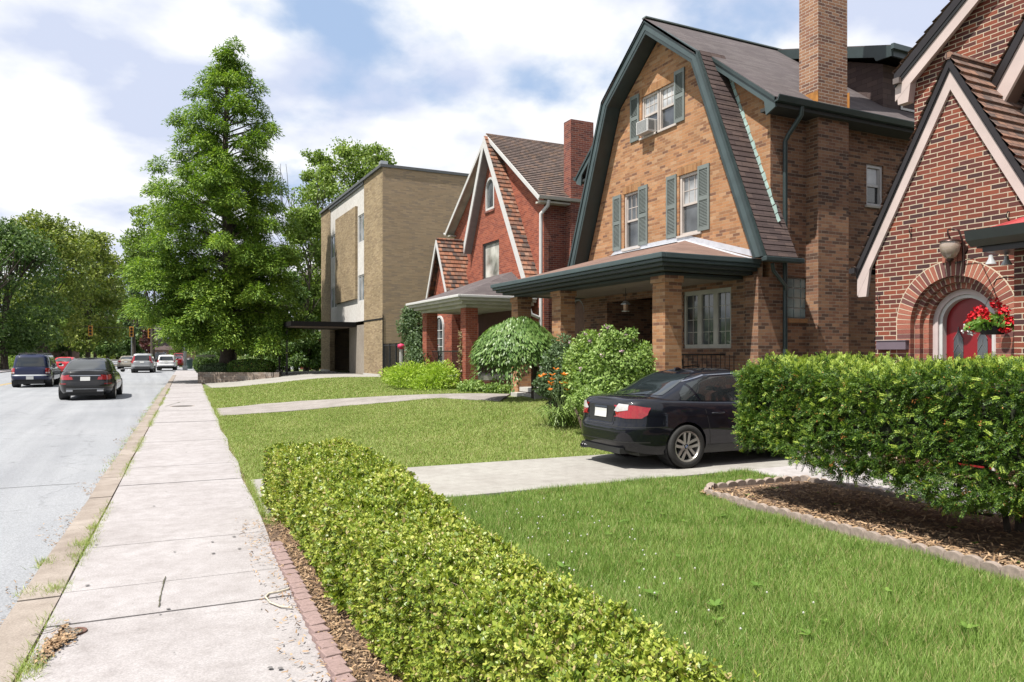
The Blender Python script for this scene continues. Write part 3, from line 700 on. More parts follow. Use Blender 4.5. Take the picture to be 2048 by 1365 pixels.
# ================================================================= the tan brick house
hz = 0.5
H1 = thing('brick_house', 'tan brick house with a green trimmed gambrel gable and deep front porch', 'house', (12, 15, hz))
yc = 15.0; FB = 11.5; FM = 11.72; XR = 11.05; YS = 11.57; YN = 2*yc-YS; XB = 21.0
RIDGE = 9.9; KN = 1.92; KZ = 8.43; FT = 3.92; FZ = 3.62
def gout(off=0.0):   # gambrel outline (y, z), inset by off
    ft = FT-off*1.05; kn = KN-off*.75
    return [(yc-ft, FZ), (yc-kn, KZ-off*.65), (yc, RIDGE-off*1.25), (yc+kn, KZ-off*.65), (yc+ft, FZ)]
# windows of the gable from the photo
w_top = [PX(1281, 286, FB), PX(1353, 160, FB)]
def yz(u, v, x=FB): p = PX(u, v, x); return p.y, p.z
tl = (yz(1283, 240)[0], yz(1351, 210)[0]); tz0 = yz(1318, 262)[1]; tz1 = yz(1318, 178)[1]
m1 = (yz(1248, 440)[0], yz(1279, 440)[0]); m1z0 = yz(1265, 496)[1]; m1z1 = yz(1265, 384)[1]
m2 = (yz(1358, 440)[0], yz(1400, 440)[0]); m2z0 = yz(1380, 468)[1]; m2z1 = yz(1380, 345)[1]
Wn = [(tl[1], tl[0], tz0, tz1), (m1[1], m1[0], m1z0, m1z1), (m2[1], m2[0], m2z0, m2z1)]
go = gout(.30)
mb = panel_mesh(go, [rect(a, b, c, d) for a, b, c, d in Wn], XM(FB), (.14, 0, 0))
mb.build('gable_wall', B_TAN, H1)
# soldier courses over the windows
B_SOLD = brick('tan_soldier', [(.36, .18, .08), (.40, .21, .10), (.30, .14, .06), (.42, .22, .10)], (.36, .26, .16), bw=.0677, bh=.2, ms=.009, offset=0)
for a, b, c, d in Wn: MB().box(FB-.006, FB+.01, a-.06, b+.06, d, d+.2).build('lintel', B_SOLD, H1)
# main body
mb = MB()
main = [(YS, 3.2), (YS, 6.85), (yc, RIDGE-.25), (YN, 6.85), (YN, 3.2)]
gb = panel_mesh(main, [[p for p in gout(.34)]], XM(FM), (.05, 0, 0))
gb.build('front_wall', B_TAN, H1)
glassb = [PY(1575, 637, YS), PY(1617, 557, YS)]; gx0, gx1, gz0, gz1 = glassb[0].x, glassb[1].x, glassb[0].z, glassb[1].z
swa, swb = PY(1733, 410, YS), PY(1762, 332, YS)
side = [(FM, .2), (XB, .2), (XB, 6.9), (FM, 6.9)]
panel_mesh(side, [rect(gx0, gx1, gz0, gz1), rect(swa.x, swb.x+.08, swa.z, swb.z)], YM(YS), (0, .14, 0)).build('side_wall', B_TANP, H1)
MB().box(FM+.001, XB, YN-.25, YN, .2, 6.9).build('side_wall', B_TANP, H1)
MB().box(XB-.2, XB-.001, YS+.001, YN-.251, .2, 6.9).build('rear_wall', B_TANP, H1)
mb = MB(); mb.poly([(XB, YS, 6.9), (XB, YN, 6.9), (XB, yc, RIDGE-.2)]); mb.build('rear_wall', B_TANP, H1)
# glass block window
w = MB().box(gx0, gx1, YS+.05, YS+.13, gz0, gz1).build('glass_block_window', plain('block_mortar', (.45, .44, .42), .8), H1)
mb = MB(); cw, ch = (gx1-gx0-.02)/3, (gz1-gz0-.02)/4
for i in range(3):
    for j in range(4): mb.box(gx0+.01+i*cw+.012, gx0+.01+(i+1)*cw-.008, YS+.03, YS+.06, gz0+.01+j*ch+.01, gz0+.01+(j+1)*ch-.01)
mb.build('glass_block', glassy('block_glass', (.16, .21, .21), .15, .5), w, bevel=.012)
MB().box(gx0-.06, gx1+.06, YS-.05, YS+.02, gz0-.09, gz0-.003).build('sill', B_SOLD, w)
sash(H1, YS, swa.x, swb.x+.08, swa.z, swb.z, axis='Y', grid=None, frame=M_WHITE, glass=M_GLASS, glass2=M_GLASSL, sill=M_STEP)
# gable windows
ym = (Wn[0][0]+Wn[0][1])/2
for (a, b) in ((ym+.02, Wn[0][1]), (Wn[0][0], ym-.02)): sash(H1, FB, a, b, tz0, tz1, grid=(3, 2), frame=M_CREAM, split=.52, fw=.05, glass2=M_GLASSL)
sash(H1, FB, m1[1], m1[0], m1z0, m1z1, grid=(3, 2), frame=M_CREAM, split=.5, fw=.06)
sash(H1, FB, m2[1], m2[0], m2z0, m2z1, grid=(3, 2), frame=M_CREAM, split=.5, fw=.07, glass2=M_GLASSL)
for (ua, ub, vt, vb, uu) in ((1262, 1279, 192, 285, 0), (1350, 1370, 140, 246, 1), (1227, 1243, 392, 503, 0), (1278, 1296, 372, 492, 1), (1334, 1354, 352, 478, 0), (1397, 1420, 330, 463, 1)):
    a, b = PX(ua, vb, FB), PX(ub, vb, FB); c = PX((ua+ub)/2, vb, FB); d = PX((ua+ub)/2, vt, FB)
    shutter(H1, FB, b.y, a.y, c.z+.02, d.z, M_SHUT)
# air conditioner in the top left sash: a thing of its own
p0, p1 = PX(1284, 272, FB), PX(1314, 240, FB)
ac = thing('air_conditioner', 'white window air conditioner in the attic window of the tan house', 'air conditioner', (FB-.2, (p0.y+p1.y)/2, tz0))
ya, yb2 = p1.y+.07, p0.y-.07
MB().box(FB-.24, FB+.06, ya, yb2, tz0+.01, tz0+.34).build('case', M_WHITE, ac, bevel=.02)
mb = MB()
for k in range(9): mb.box(FB-.246, FB-.235, ya+.04, yb2-.04, tz0+.05+k*.032, tz0+.065+k*.032)
mb.build('grille', plain('grey_plastic', (.33, .34, .34), .6), ac)
mb = MB()
for k in range(5): mb.box(FB-.20+k*.035, FB-.185+k*.035, ya-.006, ya+.01, tz0+.07, tz0+.30)
mb.build('vent', plain('dark_grey_plastic', (.10, .10, .10), .6), ac)
# gambrel roof: outer skin from the rake (x=XR) back, fascia boards and soffit
o0 = gout(0); o1 = gout(.16); o2 = gout(.30)
def band(mb, A, B, x0, x1):         # solid between two outlines
    for i in range(4):
        a, b, c, d = A[i], A[i+1], B[i+1], B[i]
        q = [(x0, a[0], a[1]), (x0, b[0], b[1]), (x0, c[0], c[1]), (x0, d[0], d[1])]
        mb.prism(q, (x1-x0, 0, 0))
mb = MB(); band(mb, o0, gout(.07), XR-.03, XR+.05); mb.build('rake_moulding', M_GREEN, H1)
mb = MB(); band(mb, gout(.071), gout(.22), XR, XR+.04); mb.build('fascia', M_GRN2, H1)
mb = MB(); band(mb, gout(.222), gout(.30), XR+.012, XR+.05); mb.build('fascia_inner', M_GREEN, H1)
mb = MB(); band(mb, gout(.221), gout(.27), XR+.06, FB-.002); mb.build('soffit', M_GREEN, H1)
# steep lower slopes, brown shingle strips
for s in (-1, 1):
    a = (yc+s*FT, FZ); b = (yc+s*KN, KZ)
    mb = MB(); e = .03
    A, B = Vector((XR+.04, a[0]+s*e*.9, a[1]+.01)), Vector((FM+.22, a[0]+s*e*.9, a[1]+.01)); C, D = Vector((FM+.10, b[0]+s*e*.9, b[1])), Vector((XR+.04, b[0]+s*e*.9, b[1]))
    tiles(mb, A, B, C, D, exp=.135, th=.014) if s < 0 else tiles(mb, B, A, D, C, exp=.135, th=.014)
    mb.build('steep_shingles', S_BROWN, H1)
    mb = MB(); mb.prism([(XR+.05, a[0]-s*.04, a[1]), (XR+.05, a[0]+s*.015, a[1]), (XR+.05, b[0]+s*.015, b[1]), (XR+.05, b[0]-s*.06, b[1])], (FM+.02-XR-.05, 0, 0)); mb.build('steep_deck', M_GREEN, H1)
    # verdigris step flashing where the strip meets the wall
    mb = MB(); n = 26
    for k in range(n):
        f0, f1 = k/n, (k+.995)/n
        y0, z0 = a[0]+(b[0]-a[0])*f0, a[1]+(b[1]-a[1])*f0; y1, z1 = a[0]+(b[0]-a[0])*f1, a[1]+(b[1]-a[1])*f1
        if z0 < 4.2 or z1 > KZ-.3: continue
        mb.prism([(FM-.012, y0+s*.03, z0+.02), (FM-.012, y0+s*.10, z0+.05), (FM-.012, y1+s*(.10+.03*(k % 2)), z1+.03), (FM-.012, y1+s*.03, z1)], (.010, 0, 0))
    mb.build('flashing', M_VERD, H1)
    mb = MB(); mb.box(XR-.02, FM+.36, a[0]-.09, a[0]+.05, FZ-.10, FZ+.0); mb.build('foot_gutter', M_GREEN, H1, bevel=.02)
# main roof
ro = 11.42
def msl(y): return RIDGE-(abs(y-yc)*.79)
mb = MB()
for s in (-1, 1):
    ye = yc+s*(yc-YS+.42)
    A = [(ro, ye, msl(ye)), (XB+.3, ye, msl(ye)), (XB+.3, yc, RIDGE), (XR-.03, yc, RIDGE), (XR-.03, yc+s*KN, msl(yc+KN)), (ro, yc+s*KN, msl(yc+KN))]
    A = [Vector(p)+Vector((0, 0, .012)) for p in A]
    if s > 0: A.reverse()
    mb.prism([p-Vector((0, 0, .07)) for p in A], (0, 0, .07))
mb.build('roof', S_PURP, H1)
mb = MB(); mb.bar((XR-.03, yc, RIDGE+.02), (XB+.3, yc, RIDGE+.02), .16, .03); mb.build('ridge_cap', plain('grey_green_cap', (.16, .20, .19), .8), H1)
for s in (-1, 1):
    ye = yc+s*(yc-YS+.42); yk = yc+s*(KN-.05)
    mb = MB(); mb.bar((ro-.01, yk, msl(yk)-.10), (ro-.01, ye, msl(ye)-.10), .05, .17, up=(1, 0, 0)) if False else None
    mb.prism([(ro-.03, yk, msl(yk)+.0), (ro-.03, yk, msl(yk)-.08), (ro-.03, ye, msl(ye)-.08), (ro-.03, ye, msl(ye)+.0)], (.06, 0, 0)); mb.build('rake_moulding', M_GREEN, H1)
    mb = MB(); mb.prism([(ro, yk, msl(yk)-.082), (ro, yk, msl(yk)-.24), (ro, ye+s*-.15, msl(ye)-.13), (ro, ye+s*-.12, msl(ye)-.24), (ro, ye, msl(ye)-.20), (ro, ye, msl(ye)-.082)][:2]+[(ro, ye-s*.30, msl(ye-s*.30)-.24), (ro, ye-s*.25, msl(ye)-.30), (ro, ye, msl(ye)-.20), (ro, ye, msl(ye)-.082)], (.045, 0, 0)); mb.build('fascia', M_GRN2, H1)
    mb = MB(); ge = ye+s*.03; z = msl(ye)
    pr = [(ge-s*.03, z-.11), (ge+s*.07, z-.10), (ge+s*.11, z+.0), (ge+s*.11, z+.015), (ge+s*.09, z+.015), (ge+s*.05, z-.07), (ge-s*.03, z-.08)]
    mb.prism([(ro-.02, p[0], p[1]) for p in pr], (XB+.3-ro, 0, 0)); mb.build('gutter', M_GREEN, H1)
    mb = MB(); mb.box(ro+.05, XB+.2, ye-.02, ye+s*-.45, z-.19, z-.12); mb.build('soffit', plain('shaded_soffit', (.028, .030, .030), .8), H1)  # soffit colour carries the black shade below the gutter
# big shed dormer with brown shingle cheek
dx = 15.75; dt = PY(1690, 100, 14.0)
mb = MB()
mb.prism([(dx, yc-.05, RIDGE-.15), (dx, 12.0, 8.55), (dx, 12.0, 7.0), (dx, yc-.05, 7.2)], (5.2, 0, 0)); mb.build('dormer_wall', S_BROWN, H1)
mb = MB(); mb.prism([(dx-.35, yc, RIDGE+.03), (dx-.35, 11.55, 8.78), (dx-.35, 11.55, 8.70), (dx-.35, yc, RIDGE-.05)], (5.8, 0, 0)); mb.build('dormer_roof', S_PURP, H1)
mb = MB(); mb.prism([(dx-.38, yc, RIDGE-.0), (dx-.38, 11.50, 8.74), (dx-.38, 11.50, 8.50), (dx-.38, 11.9, 8.52), (dx-.38, 11.95, 8.62), (dx-.38, yc, RIDGE-.24)], (.05, 0, 0))
mb.box(dx-.33, dx+5.4, 11.48, 11.54, 8.50, 8.72); mb.build('dormer_fascia', M_GREEN, H1)
mb = MB(); mb.box(dx-.42, dx+5.4, 11.40, 11.48, 8.64, 8.76); mb.build('dormer_gutter', M_GRN2, H1)
sash(H1, 12.0, 16.35, 17.3, 7.55, 8.4, axis='Y', grid=None, frame=M_WHITE, dep=-.06, sill=False, name='window')
# chimney
ca, cb = PY(1638, 300, 11.25), PY(1696, 300, 11.25)
mb = MB().box(ca.x-.02, cb.x+.02, 11.25, YS+.05, .2, 6.75); mb.build('chimney_breast', B_TANP, H1)
ch = MB().box(ca.x-.02, cb.x-.02, 11.252, 11.76, 6.70, 13.2).build('chimney', B_CHIM, H1)
mb = MB(); z = msl(11.55); mb.box(ca.x-.035, ca.x-.02, 11.25, 11.7, 6.82, 7.22); mb.build('flashing', M_COPPER, ch)
mb = MB(); mb.box(cb.x-.02, cb.x-.008, 11.2, 11.9, 6.80, 7.3); mb.build('flashing', M_COPPER, ch)
# downpipes
gz = msl(11.15)
d0 = PY(1571, 400, 11.46).x
mb = MB(); mb.tube([(d0+.10, 11.12, gz-.1), (d0+.10, 11.14, gz-.28), (d0+.02, 11.4, gz-.62), (d0, 11.47, gz-.75), (d0, 11.47, 3.9), (d0, 11.47, 2.6), (d0, 11.47, .6)], .048, 8); mb.build('downpipe', M_GREEN, H1, smooth=50)
mb = MB(); mb.tube([(11.5, 11.3, 3.52), (11.55, 11.32, 3.38), (d0-.05, 11.42, 3.1), (d0, 11.46, 3.0)], .04, 8); mb.build('downpipe', M_GREEN, H1, smooth=50)
# ---- porch
EX = 9.02; EY0 = 11.68; EY1 = 19.35; EZ = 3.60; PXf = 9.45; PY0 = 12.15
wy0, wy1 = EY0+2.35, EY1-2.4; WZ = 4.33
A, B = Vector((EX, EY0, EZ)), Vector((EX, EY1, EZ)); Cc, Dd = Vector((FB, wy1, WZ)), Vector((FB, wy0, WZ)); E, F = Vector((FB, EY0, EZ)), Vector((FB, EY1, EZ))
mb = MB(); up = Vector((0, 0, .03))
mb.add([A+up, B+up, Cc+up, Dd+up, E+up, F+up], [(0, 3, 2, 1), (0, 4, 3), (1, 2, 5)]); mb.add([A, B, F, E], [(0, 1, 2, 3)])
mb.build('porch_roof', S_PORCH, H1)
mb = MB()   # silver flashing along the wall
def strip3(P, Q, w, t=.012):
    P, Q = Vector(P), Vector(Q); mb.prism([P, Q, Q+Vector((0, 0, w)), P+Vector((0, 0, w))], (-t, 0, 0))
strip3((FB-.002, 18.2, WZ-.72), (FB-.002, wy1, WZ+.03), .11); strip3((FB-.002, wy1, WZ+.03), (FB-.002, wy0, WZ+.03), .11); strip3((FB-.002, wy0, WZ+.03), (FB-.002, EY0-.1, EZ+.05), .13)
d = (E-Dd).normalized(); off = Vector((-.22, 0, -.05))
mb.add([Dd+Vector((-.005, 0, .045)), E+Vector((-.005, 0, .05)), E+Vector((-.14, 0, .045)), Dd+Vector((-.26, .0, -.025))], [(0, 1, 2, 3)])
mb.add([Cc+Vector((-.005, 0, .045)), Dd+Vector((-.005, 0, .045)), Dd+Vector((-.26, 0, -.025)), Cc+Vector((-.26, 0, -.025))], [(0, 1, 2, 3)])
mb.build('porch_flashing', M_SILV, H1)
# gutter, cornice and beam of the porch
mb = MB()
def ring(x0, y0, y1, z0, z1, t, xe=FB-.01):
    mb.box(x0, x0+t, y0, y1, z0, z1); mb.box(x0+t, xe, y0, y0+t, z0, z1); mb.box(x0+t, xe, y1-t, y1, z0, z1)
ring(EX-.10, EY0-.10, EY1+.10, EZ-.06, EZ+.045, .10); ring(EX-.06, EY0-.06, EY1+.06, EZ-.13, EZ-.062, .14); mb.build('porch_gutter', M_GRN2, H1, bevel=.015)
mb = MB(); ring(EX+.02, EY0+.02, EY1-.02, EZ-.20, EZ-.132, .3); ring(EX+.16, EY0+.16, EY1-.16, EZ-.27, EZ-.202, .2); ring(PXf-.03, PY0-.03, EY1-.42, 3.27, EZ-.272, .40); mb.build('porch_beam', plain('dark_beam', (.045, .058, .058), .6, var=.2), H1, bevel=.008)
mb = MB(); mb.box(PXf+.38, FM, PY0+.38, EY1-.84, 3.28, 3.31); mb.build('porch_ceiling', plain('ceiling_boards', (.30, .24, .20), .8), H1)
def pier(x0, x1, y0, y1, z0, z1, m, par, name='porch_pier', cap=True):
    p = MB().box(x0, x1, y0, y1, z0, z1-.14 if cap else z1).build(name, m, par)
    if cap: MB().box(x0-.03, x1+.03, y0-.03, y1+.03, z1-.14, z1).build('pier_cap', m, p)
    return p
for y0, y1 in ((PY0, PY0+.42), (16.35, 16.8), (18.75, 19.15)): pier(PXf, PXf+.42, y0, y1, .15, 3.268, B_TAN, H1)
pier(11.38, FM-.002, YS-.003, 11.95, .3, 3.268, B_TANP, H1, cap=False)
# porch floor, foundation, steps
MB().box(PXf+.05, 13.4, PY0+.05, 18.95, .62, .74).build('porch_floor', M_STEP, H1)
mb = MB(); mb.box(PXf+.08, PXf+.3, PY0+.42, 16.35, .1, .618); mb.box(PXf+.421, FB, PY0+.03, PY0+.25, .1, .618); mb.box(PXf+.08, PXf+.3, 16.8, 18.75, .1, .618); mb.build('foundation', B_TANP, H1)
mb = MB()
for k in range(3): mb.box(PXf-.25-.3*k, PXf+.04-.3*k, 16.9, 18.7, .12, .60-.15*k)
mb.build('porch_steps', M_STEP, H1, bevel=.01)
MB().box(PXf-.55, PXf+.0, 16.72, 16.88, .15, .78).build('step_wall', M_STEP, H1)
# walls inside the porch
tw = [PX(1366, 690, FB), PX(1462, 575, FB)]
ty1 = min(PX(1366, 690, FB).y, 14.2); ty0 = PX(1462, 690, FB).y; tzz0 = 1.80; tzz1 = 3.14
an = (PX(1139, 640, FB).y+PX(1168, 640, FB).y)/2; aw = abs(PX(1139, 640, FB).y-PX(1168, 640, FB).y)
azt = PX(1153, 598, FB).z
holes = [rect(ty0, ty1, tzz0, tzz1), rect(14.95, 17.35, .74, 3.1), arch(an, aw, 1.2, azt-aw/2)]
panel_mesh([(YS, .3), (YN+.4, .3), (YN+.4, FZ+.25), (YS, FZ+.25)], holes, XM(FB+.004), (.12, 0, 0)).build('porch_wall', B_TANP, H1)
w = MB().box(FB+.05, FB+.12, ty0, ty1, tzz0, tzz0+.09).box(FB+.05, FB+.12, ty0, ty1, tzz1-.10, tzz1).box(FB+.052, FB+.118, ty1-.03, ty1, tzz0+.09, tzz1-.1).build('window', M_OLDW, H1)
n3 = 3; ww = (ty1-ty0)/n3
mbf, mbp, mbm = MB(), MB(), MB()
for i in range(n3):
    a, b = ty0+i*ww, ty0+(i+1)*ww
    mbf.box(FB+.04, FB+.11, a, a+.07, tzz0+.09, tzz1-.10); mbf.box(FB+.04, FB+.11, b-.07, b, tzz0+.09, tzz1-.10)
    mbp.box(FB+.09, FB+.095, a+.07, b-.07, tzz0+.09, tzz1-.10)
    for q in (1, 2, 3): z = tzz0+.09+(tzz1-tzz0-.19)*q/4; mbm.box(FB+.08, FB+.092, a+.07, b-.07, z-.007, z+.007)
    c = (a+b)/2; mbm.box(FB+.082, FB+.094, c-.007, c+.007, tzz0+.09, tzz1-.10)
mbf.build('mullions', M_OLDW, w); mbp.build('pane', M_GLASS, w); mbm.build('muntins', M_OLDW, w)
mb = MB(); mb.box(13.2, 13.3, 14.9, 17.4, .74, 3.2); mb.box(FB+.125, 13.2, 14.85, 14.95, .74, 3.2); mb.box(FB+.125, 13.2, 17.35, 17.45, .74, 3.2); mb.build('entry_recess', B_TANP, H1)
dr = MB().box(13.14, 13.2, 15.5, 16.45, .74, 2.85).build('front_door', plain('dark_wood_door', (.07, .035, .02), .5), H1)
MB().lathe([(.001, -.03), (.02, -.028), (.028, 0), (.001, .02)], (13.11, 15.6, 1.7), n=10).build('handle', plain('brass', (.5, .35, .12), .3, 1), dr)
ad = MB().prism([(FB+.10, p[0], p[1]) for p in arch(an, aw-.1, 1.2, azt-aw/2)], (.03, 0, 0)).build('arched_shutter', plain('brown_boards', (.17, .085, .05), .7, var=.3, vs=12), H1)
mb = MB(); ou = arch(an, aw, 1.2, azt-aw/2, 14); inn = arch(an, aw-.12, 1.2, azt-aw/2, 14)
for i in range(1, len(ou)-1): mb.prism([(FB+.03, *ou[i]), (FB+.03, *ou[i+1]), (FB+.03, *inn[i+1]), (FB+.03, *inn[i])], (.06, 0, 0))
mb.build('arch_frame', plain('grey_frame', (.22, .22, .21), .6), ad)
# low railing of the porch
mb = MB(); mb.tube([(PXf+.42, PY0+.2, 1.66), (11.2, PY0+.2, 1.66)], .018, 6); mb.tube([(PXf+.42, PY0+.2, .86), (11.2, PY0+.2, .86)], .014, 6)
for k in range(14): x = PXf+.5+k*.125; mb.tube([(x, PY0+.2, .86), (x, PY0+.2, 1.66)], .008, 5)
mb.build('porch_railing', M_BLACK, H1)
# lantern hanging from the porch ceiling
lp = PX(1251, 614, 10.6)
ln = thing('hanging_lantern', 'small metal lantern with an amber glass hanging inside the porch', 'lantern', lp)
MB().tube([lp+Vector((0, 0, .14)), Vector((lp.x, lp.y, 3.28))], .006, 5).build('chain', M_BLACK, ln)
MB().lathe([(.001, .15), (.05, .14), (.13, .07), (.13, .055), (.001, .055)], lp, n=6).build('cap', M_GALV, ln)
MB().lathe([(.07, .054), (.055, -.10)], lp, n=6).build('glass', plain('amber_glass', (.50, .30, .20), .2), ln)
MB().lathe([(.001, -.10), (.10, -.10), (.10, -.12), (.001, -.12)], lp, n=6).build('base', M_OLDW, ln)
# two patio chairs on the porch
def patio_chair(x, y, rz):
    c = thing('patio_chair', 'black wire patio chair on the porch nearest the brick corner pier', 'chair', (0, 0, 0), 'patio chairs on the porch')
    MB().box(-.24, .24, -.24, .24, .42, .45).build('seat', M_BLACK, c, bevel=.012)
    mb = MB(); mb.tube([(-.24, .23, .45), (-.25, .30, .80), (-.15, .34, 1.0), (.15, .34, 1.0), (.25, .30, .80), (.24, .23, .45)], .014, 6)
    for k in range(-3, 4): mb.tube([(k*.06, .235, .45), (k*.06, .335, .99)], .006, 5)
    mb.build('backrest', M_BLACK, c)
    for sx in (-1, 1):
        for sy in (-1, 1): MB().tube([(sx*.22, sy*.22, .42), (sx*.25, sy*.25, 0)], .012, 6).build('leg', M_BLACK, c)
        MB().tube([(sx*.24, .27, .66), (sx*.28, 0, .68), (sx*.27, -.2, .66), (sx*.24, -.22, .44)], .014, 6).build('armrest', M_BLACK, c)
    c.location = (x, y, .74); c.rotation_euler.z = rz; return c
c1 = patio_chair(10.55, 12.95, R(100)); c2 = copy_tree(c1); c2.location = (10.6, 13.75, .74); c2.rotation_euler.z = R(80)
c2['label'] = 'black wire patio chair on the porch, set back behind the other chair'

# ================================================================= the red brick house
H2 = thing('brick_house', 'bright red brick house with two steep clay tiled gables and white trim', 'house', (12, 25.4, hz))
y2 = 25.45; X2 = 11.85; S0, S1 = 21.6, 29.5; R2 = 9.85
def up2(u, v, x): p = PX(u, v, x); return (p.y, p.z)
bx = 11.65; rk = 11.32
apex = (25.3, 9.72); fr = (21.95, 4.15); fl = (27.2, 6.0)
def rect_uv(ua, ub, vt, vb, x):
    a, b = PX(ua, vt, x), PX(ub, vt, x); m = (ua+ub)/2; return (b.y, a.y, PX(m, vb, x).z, PX(m, vt, x).z)
wl = rect_uv(965, 998, 484, 556, bx); al = rect_uv(972, 988, 356, 420, bx)
panel_mesh([(fr[0]+.22, 3.2), (apex[0], apex[1]-.30), (28.6, 3.3)], [rect(*wl), arch((al[0]+al[1])/2, al[1]-al[0], al[2], al[3]-(al[1]-al[0])/2)], XM(bx), (.14, 0, 0)).build('gable_wall', B_RED, H2)
panel_mesh([(S0, .3), (S0, 6.75), (y2, R2-.2), (S1, 6.75), (S1, .3)], [[(22.4, 3.6), (apex[0], apex[1]-.5), (28.0, 3.6)]], XM(X2), (.05, 0, 0)).build('front_wall', B_RED, H2)
MB().box(X2+.002, 19, S0, S0+.25, .3, 6.75).build('side_wall', B_REDC, H2); MB().box(X2+.002, 19, S1-.25, S1, .3, 6.75).build('side_wall', B_REDC, H2)
MB().prism([(19, S0, .3), (19, S0, 6.75), (19, y2, R2-.2), (19, S1, 6.75), (19, S1, .3)], (.2, 0, 0)).build('rear_wall', B_REDC, H2)
mb = MB(); e = S0-.32; ez = R2-(y2-e)*.735
tiles(mb, (X2-.35, e, ez), (19.4, e, ez), (19.4, y2, R2), (X2-.35, y2, R2), exp=.16, th=.03)
tiles(mb, (19.4, 2*y2-e, ez), (X2-.35, 2*y2-e, ez), (X2-.35, y2, R2), (19.4, y2, R2), exp=.16, th=.03)
mb.build('roof', T_SLATE, H2)
mb = MB(); mb.prism([(X2-.34, e, ez-.02), (19.4-.0, e, ez-.02), (19.4, y2, R2-.02), (X2-.34, y2, R2-.02)], (0, 0, -.06)); mb.prism([(X2-.34, y2, R2-.021), (19.4, y2, R2-.021), (19.4, 2*y2-e, ez-.021), (X2-.34, 2*y2-e, ez-.021)], (0, 0, -.06)); mb.build('roof_deck', M_OLDW, H2)
mb = MB(); mb.tube([(X2-.35, y2, R2+.0), (19.4, y2, R2)], .05, 6); mb.build('ridge_cap', T_SLATE, H2)
def rake(par, x, P, Q, w=.17, t=.05, m=M_WHITE, name='rake_board', drop=0):
    P, Q = Vector((x, P[0], P[1]-drop)), Vector((x, Q[0], Q[1]-drop)); dz = Vector((0, 0, w))
    return MB().prism([P, Q, Q-dz, P-dz], (t, 0, 0)).build(name, m, par)
rake(H2, X2-.38, (e, ez), (y2, R2), .16); rake(H2, X2-.38, (2*y2-e, ez), (y2, R2), .16)
for s, yy in ((-1, e), (1, 2*y2-e)):
    mb = MB(); pr = [(yy, ez-.10), (yy+s*.08, ez-.09), (yy+s*.12, ez+.0), (yy+s*.10, ez+.0), (yy, ez-.05)]
    mb.prism([(X2-.40, p[0], p[1]) for p in pr], (7.9, 0, 0)); mb.build('gutter', M_WHITE, H2)
    mb = MB(); mb.box(X2-.3, 19.3, yy, yy-s*.34, ez-.20, ez-.14); mb.build('soffit', M_OLDW, H2)
# steep front gable
def rk2(a, b, w, x, t, m, name):
    return rake(H2, x, a, b, w, t, m, name)
rk2(fr, apex, .42, rk, .04, M_WHITE, 'rake_board'); rk2(fl, apex, .42, rk, .04, M_WHITE, 'rake_board')
GS = plain('grey_soffit', (.26, .22, .21), .8)
for a in (fr, fl):
    P, Q = Vector((rk+.042, a[0], a[1]-.36)), Vector((rk+.042, apex[0], apex[1]-.36))
    MB().prism([P, Q, Q+Vector((0, 0, -.05)), P+Vector((0, 0, -.05))], (bx-rk-.046, 0, 0)).build('soffit', GS, H2)
mb = MB(); tiles(mb, (rk+.02, fr[0]-.02, fr[1]), (X2+.02, fr[0]-.02, fr[1]), (X2+.02, apex[0]-.01, apex[1]+.02), (rk+.02, apex[0]-.01, apex[1]+.02), exp=.19, th=.03)
mb.build('steep_tiles', T_CLAY, H2)
mb = MB(); tiles(mb, (X2+.02, fl[0]+.02, fl[1]), (rk+.02, fl[0]+.02, fl[1]), (rk+.02, apex[0]+.01, apex[1]+.02), (X2+.02, apex[0]+.01, apex[1]+.02), exp=.19, th=.03)
mb.build('steep_tiles', T_CLAY, H2)
for a, s in ((fr, -1), (fl, 1)):
    mb = MB(); mb.prism([(rk+.04, a[0], a[1]-.02), (rk+.04, apex[0], apex[1]-.03), (rk+.04, apex[0], apex[1]-.12), (rk+.04, a[0]-s*.06, a[1]-.02)], (X2-rk-.05, 0, 0)); mb.build('steep_deck', M_OLDW, H2)
w = sash(H2, bx, wl[0], wl[1], wl[2], wl[3], grid=None, frame=plain('dark_frame', (.06, .055, .055), .5), split=.02, fw=.06, glass=M_GLASSL, glass2=glassy('curtain_glass', (.30, .29, .26), .1, .6, (.55, .54, .50)), sill=False, dep=.12)
ac2 = (al[0]+al[1])/2; aww = al[1]-al[0]; zs_ = al[3]-aww/2
w = MB(); ou = arch(ac2, aww+.04, al[2], zs_, 12); inn = arch(ac2, aww-.12, al[2]+.08, zs_, 12)
for i in range(len(ou)): j = (i+1) % len(ou); w.prism([(bx-.01, *ou[i]), (bx-.01, *ou[j]), (bx-.01, *inn[j]), (bx-.01, *inn[i])], (.09, 0, 0))
w = w.build('arched_window', M_WHITE, H2); MB().prism([(bx+.06, *p) for p in arch(ac2, aww-.1, al[2]+.05, zs_)], (.01, 0, 0)).build('pane', M_GLASS, w)
MB().box(bx-.05, bx+.02, al[0]-.06, al[1]+.06, al[2]-.10, al[2]-.02).build('sill', B_REDC, w)
# chimney
ca, cb = PY(1142, 320, 21.25), PY(1187, 320, 21.25); ct = PY(1165, 242, 21.25).z
MB().box(ca.x, cb.x, 21.25, 21.72, .3, ct).build('chimney', B_REDC, H2)
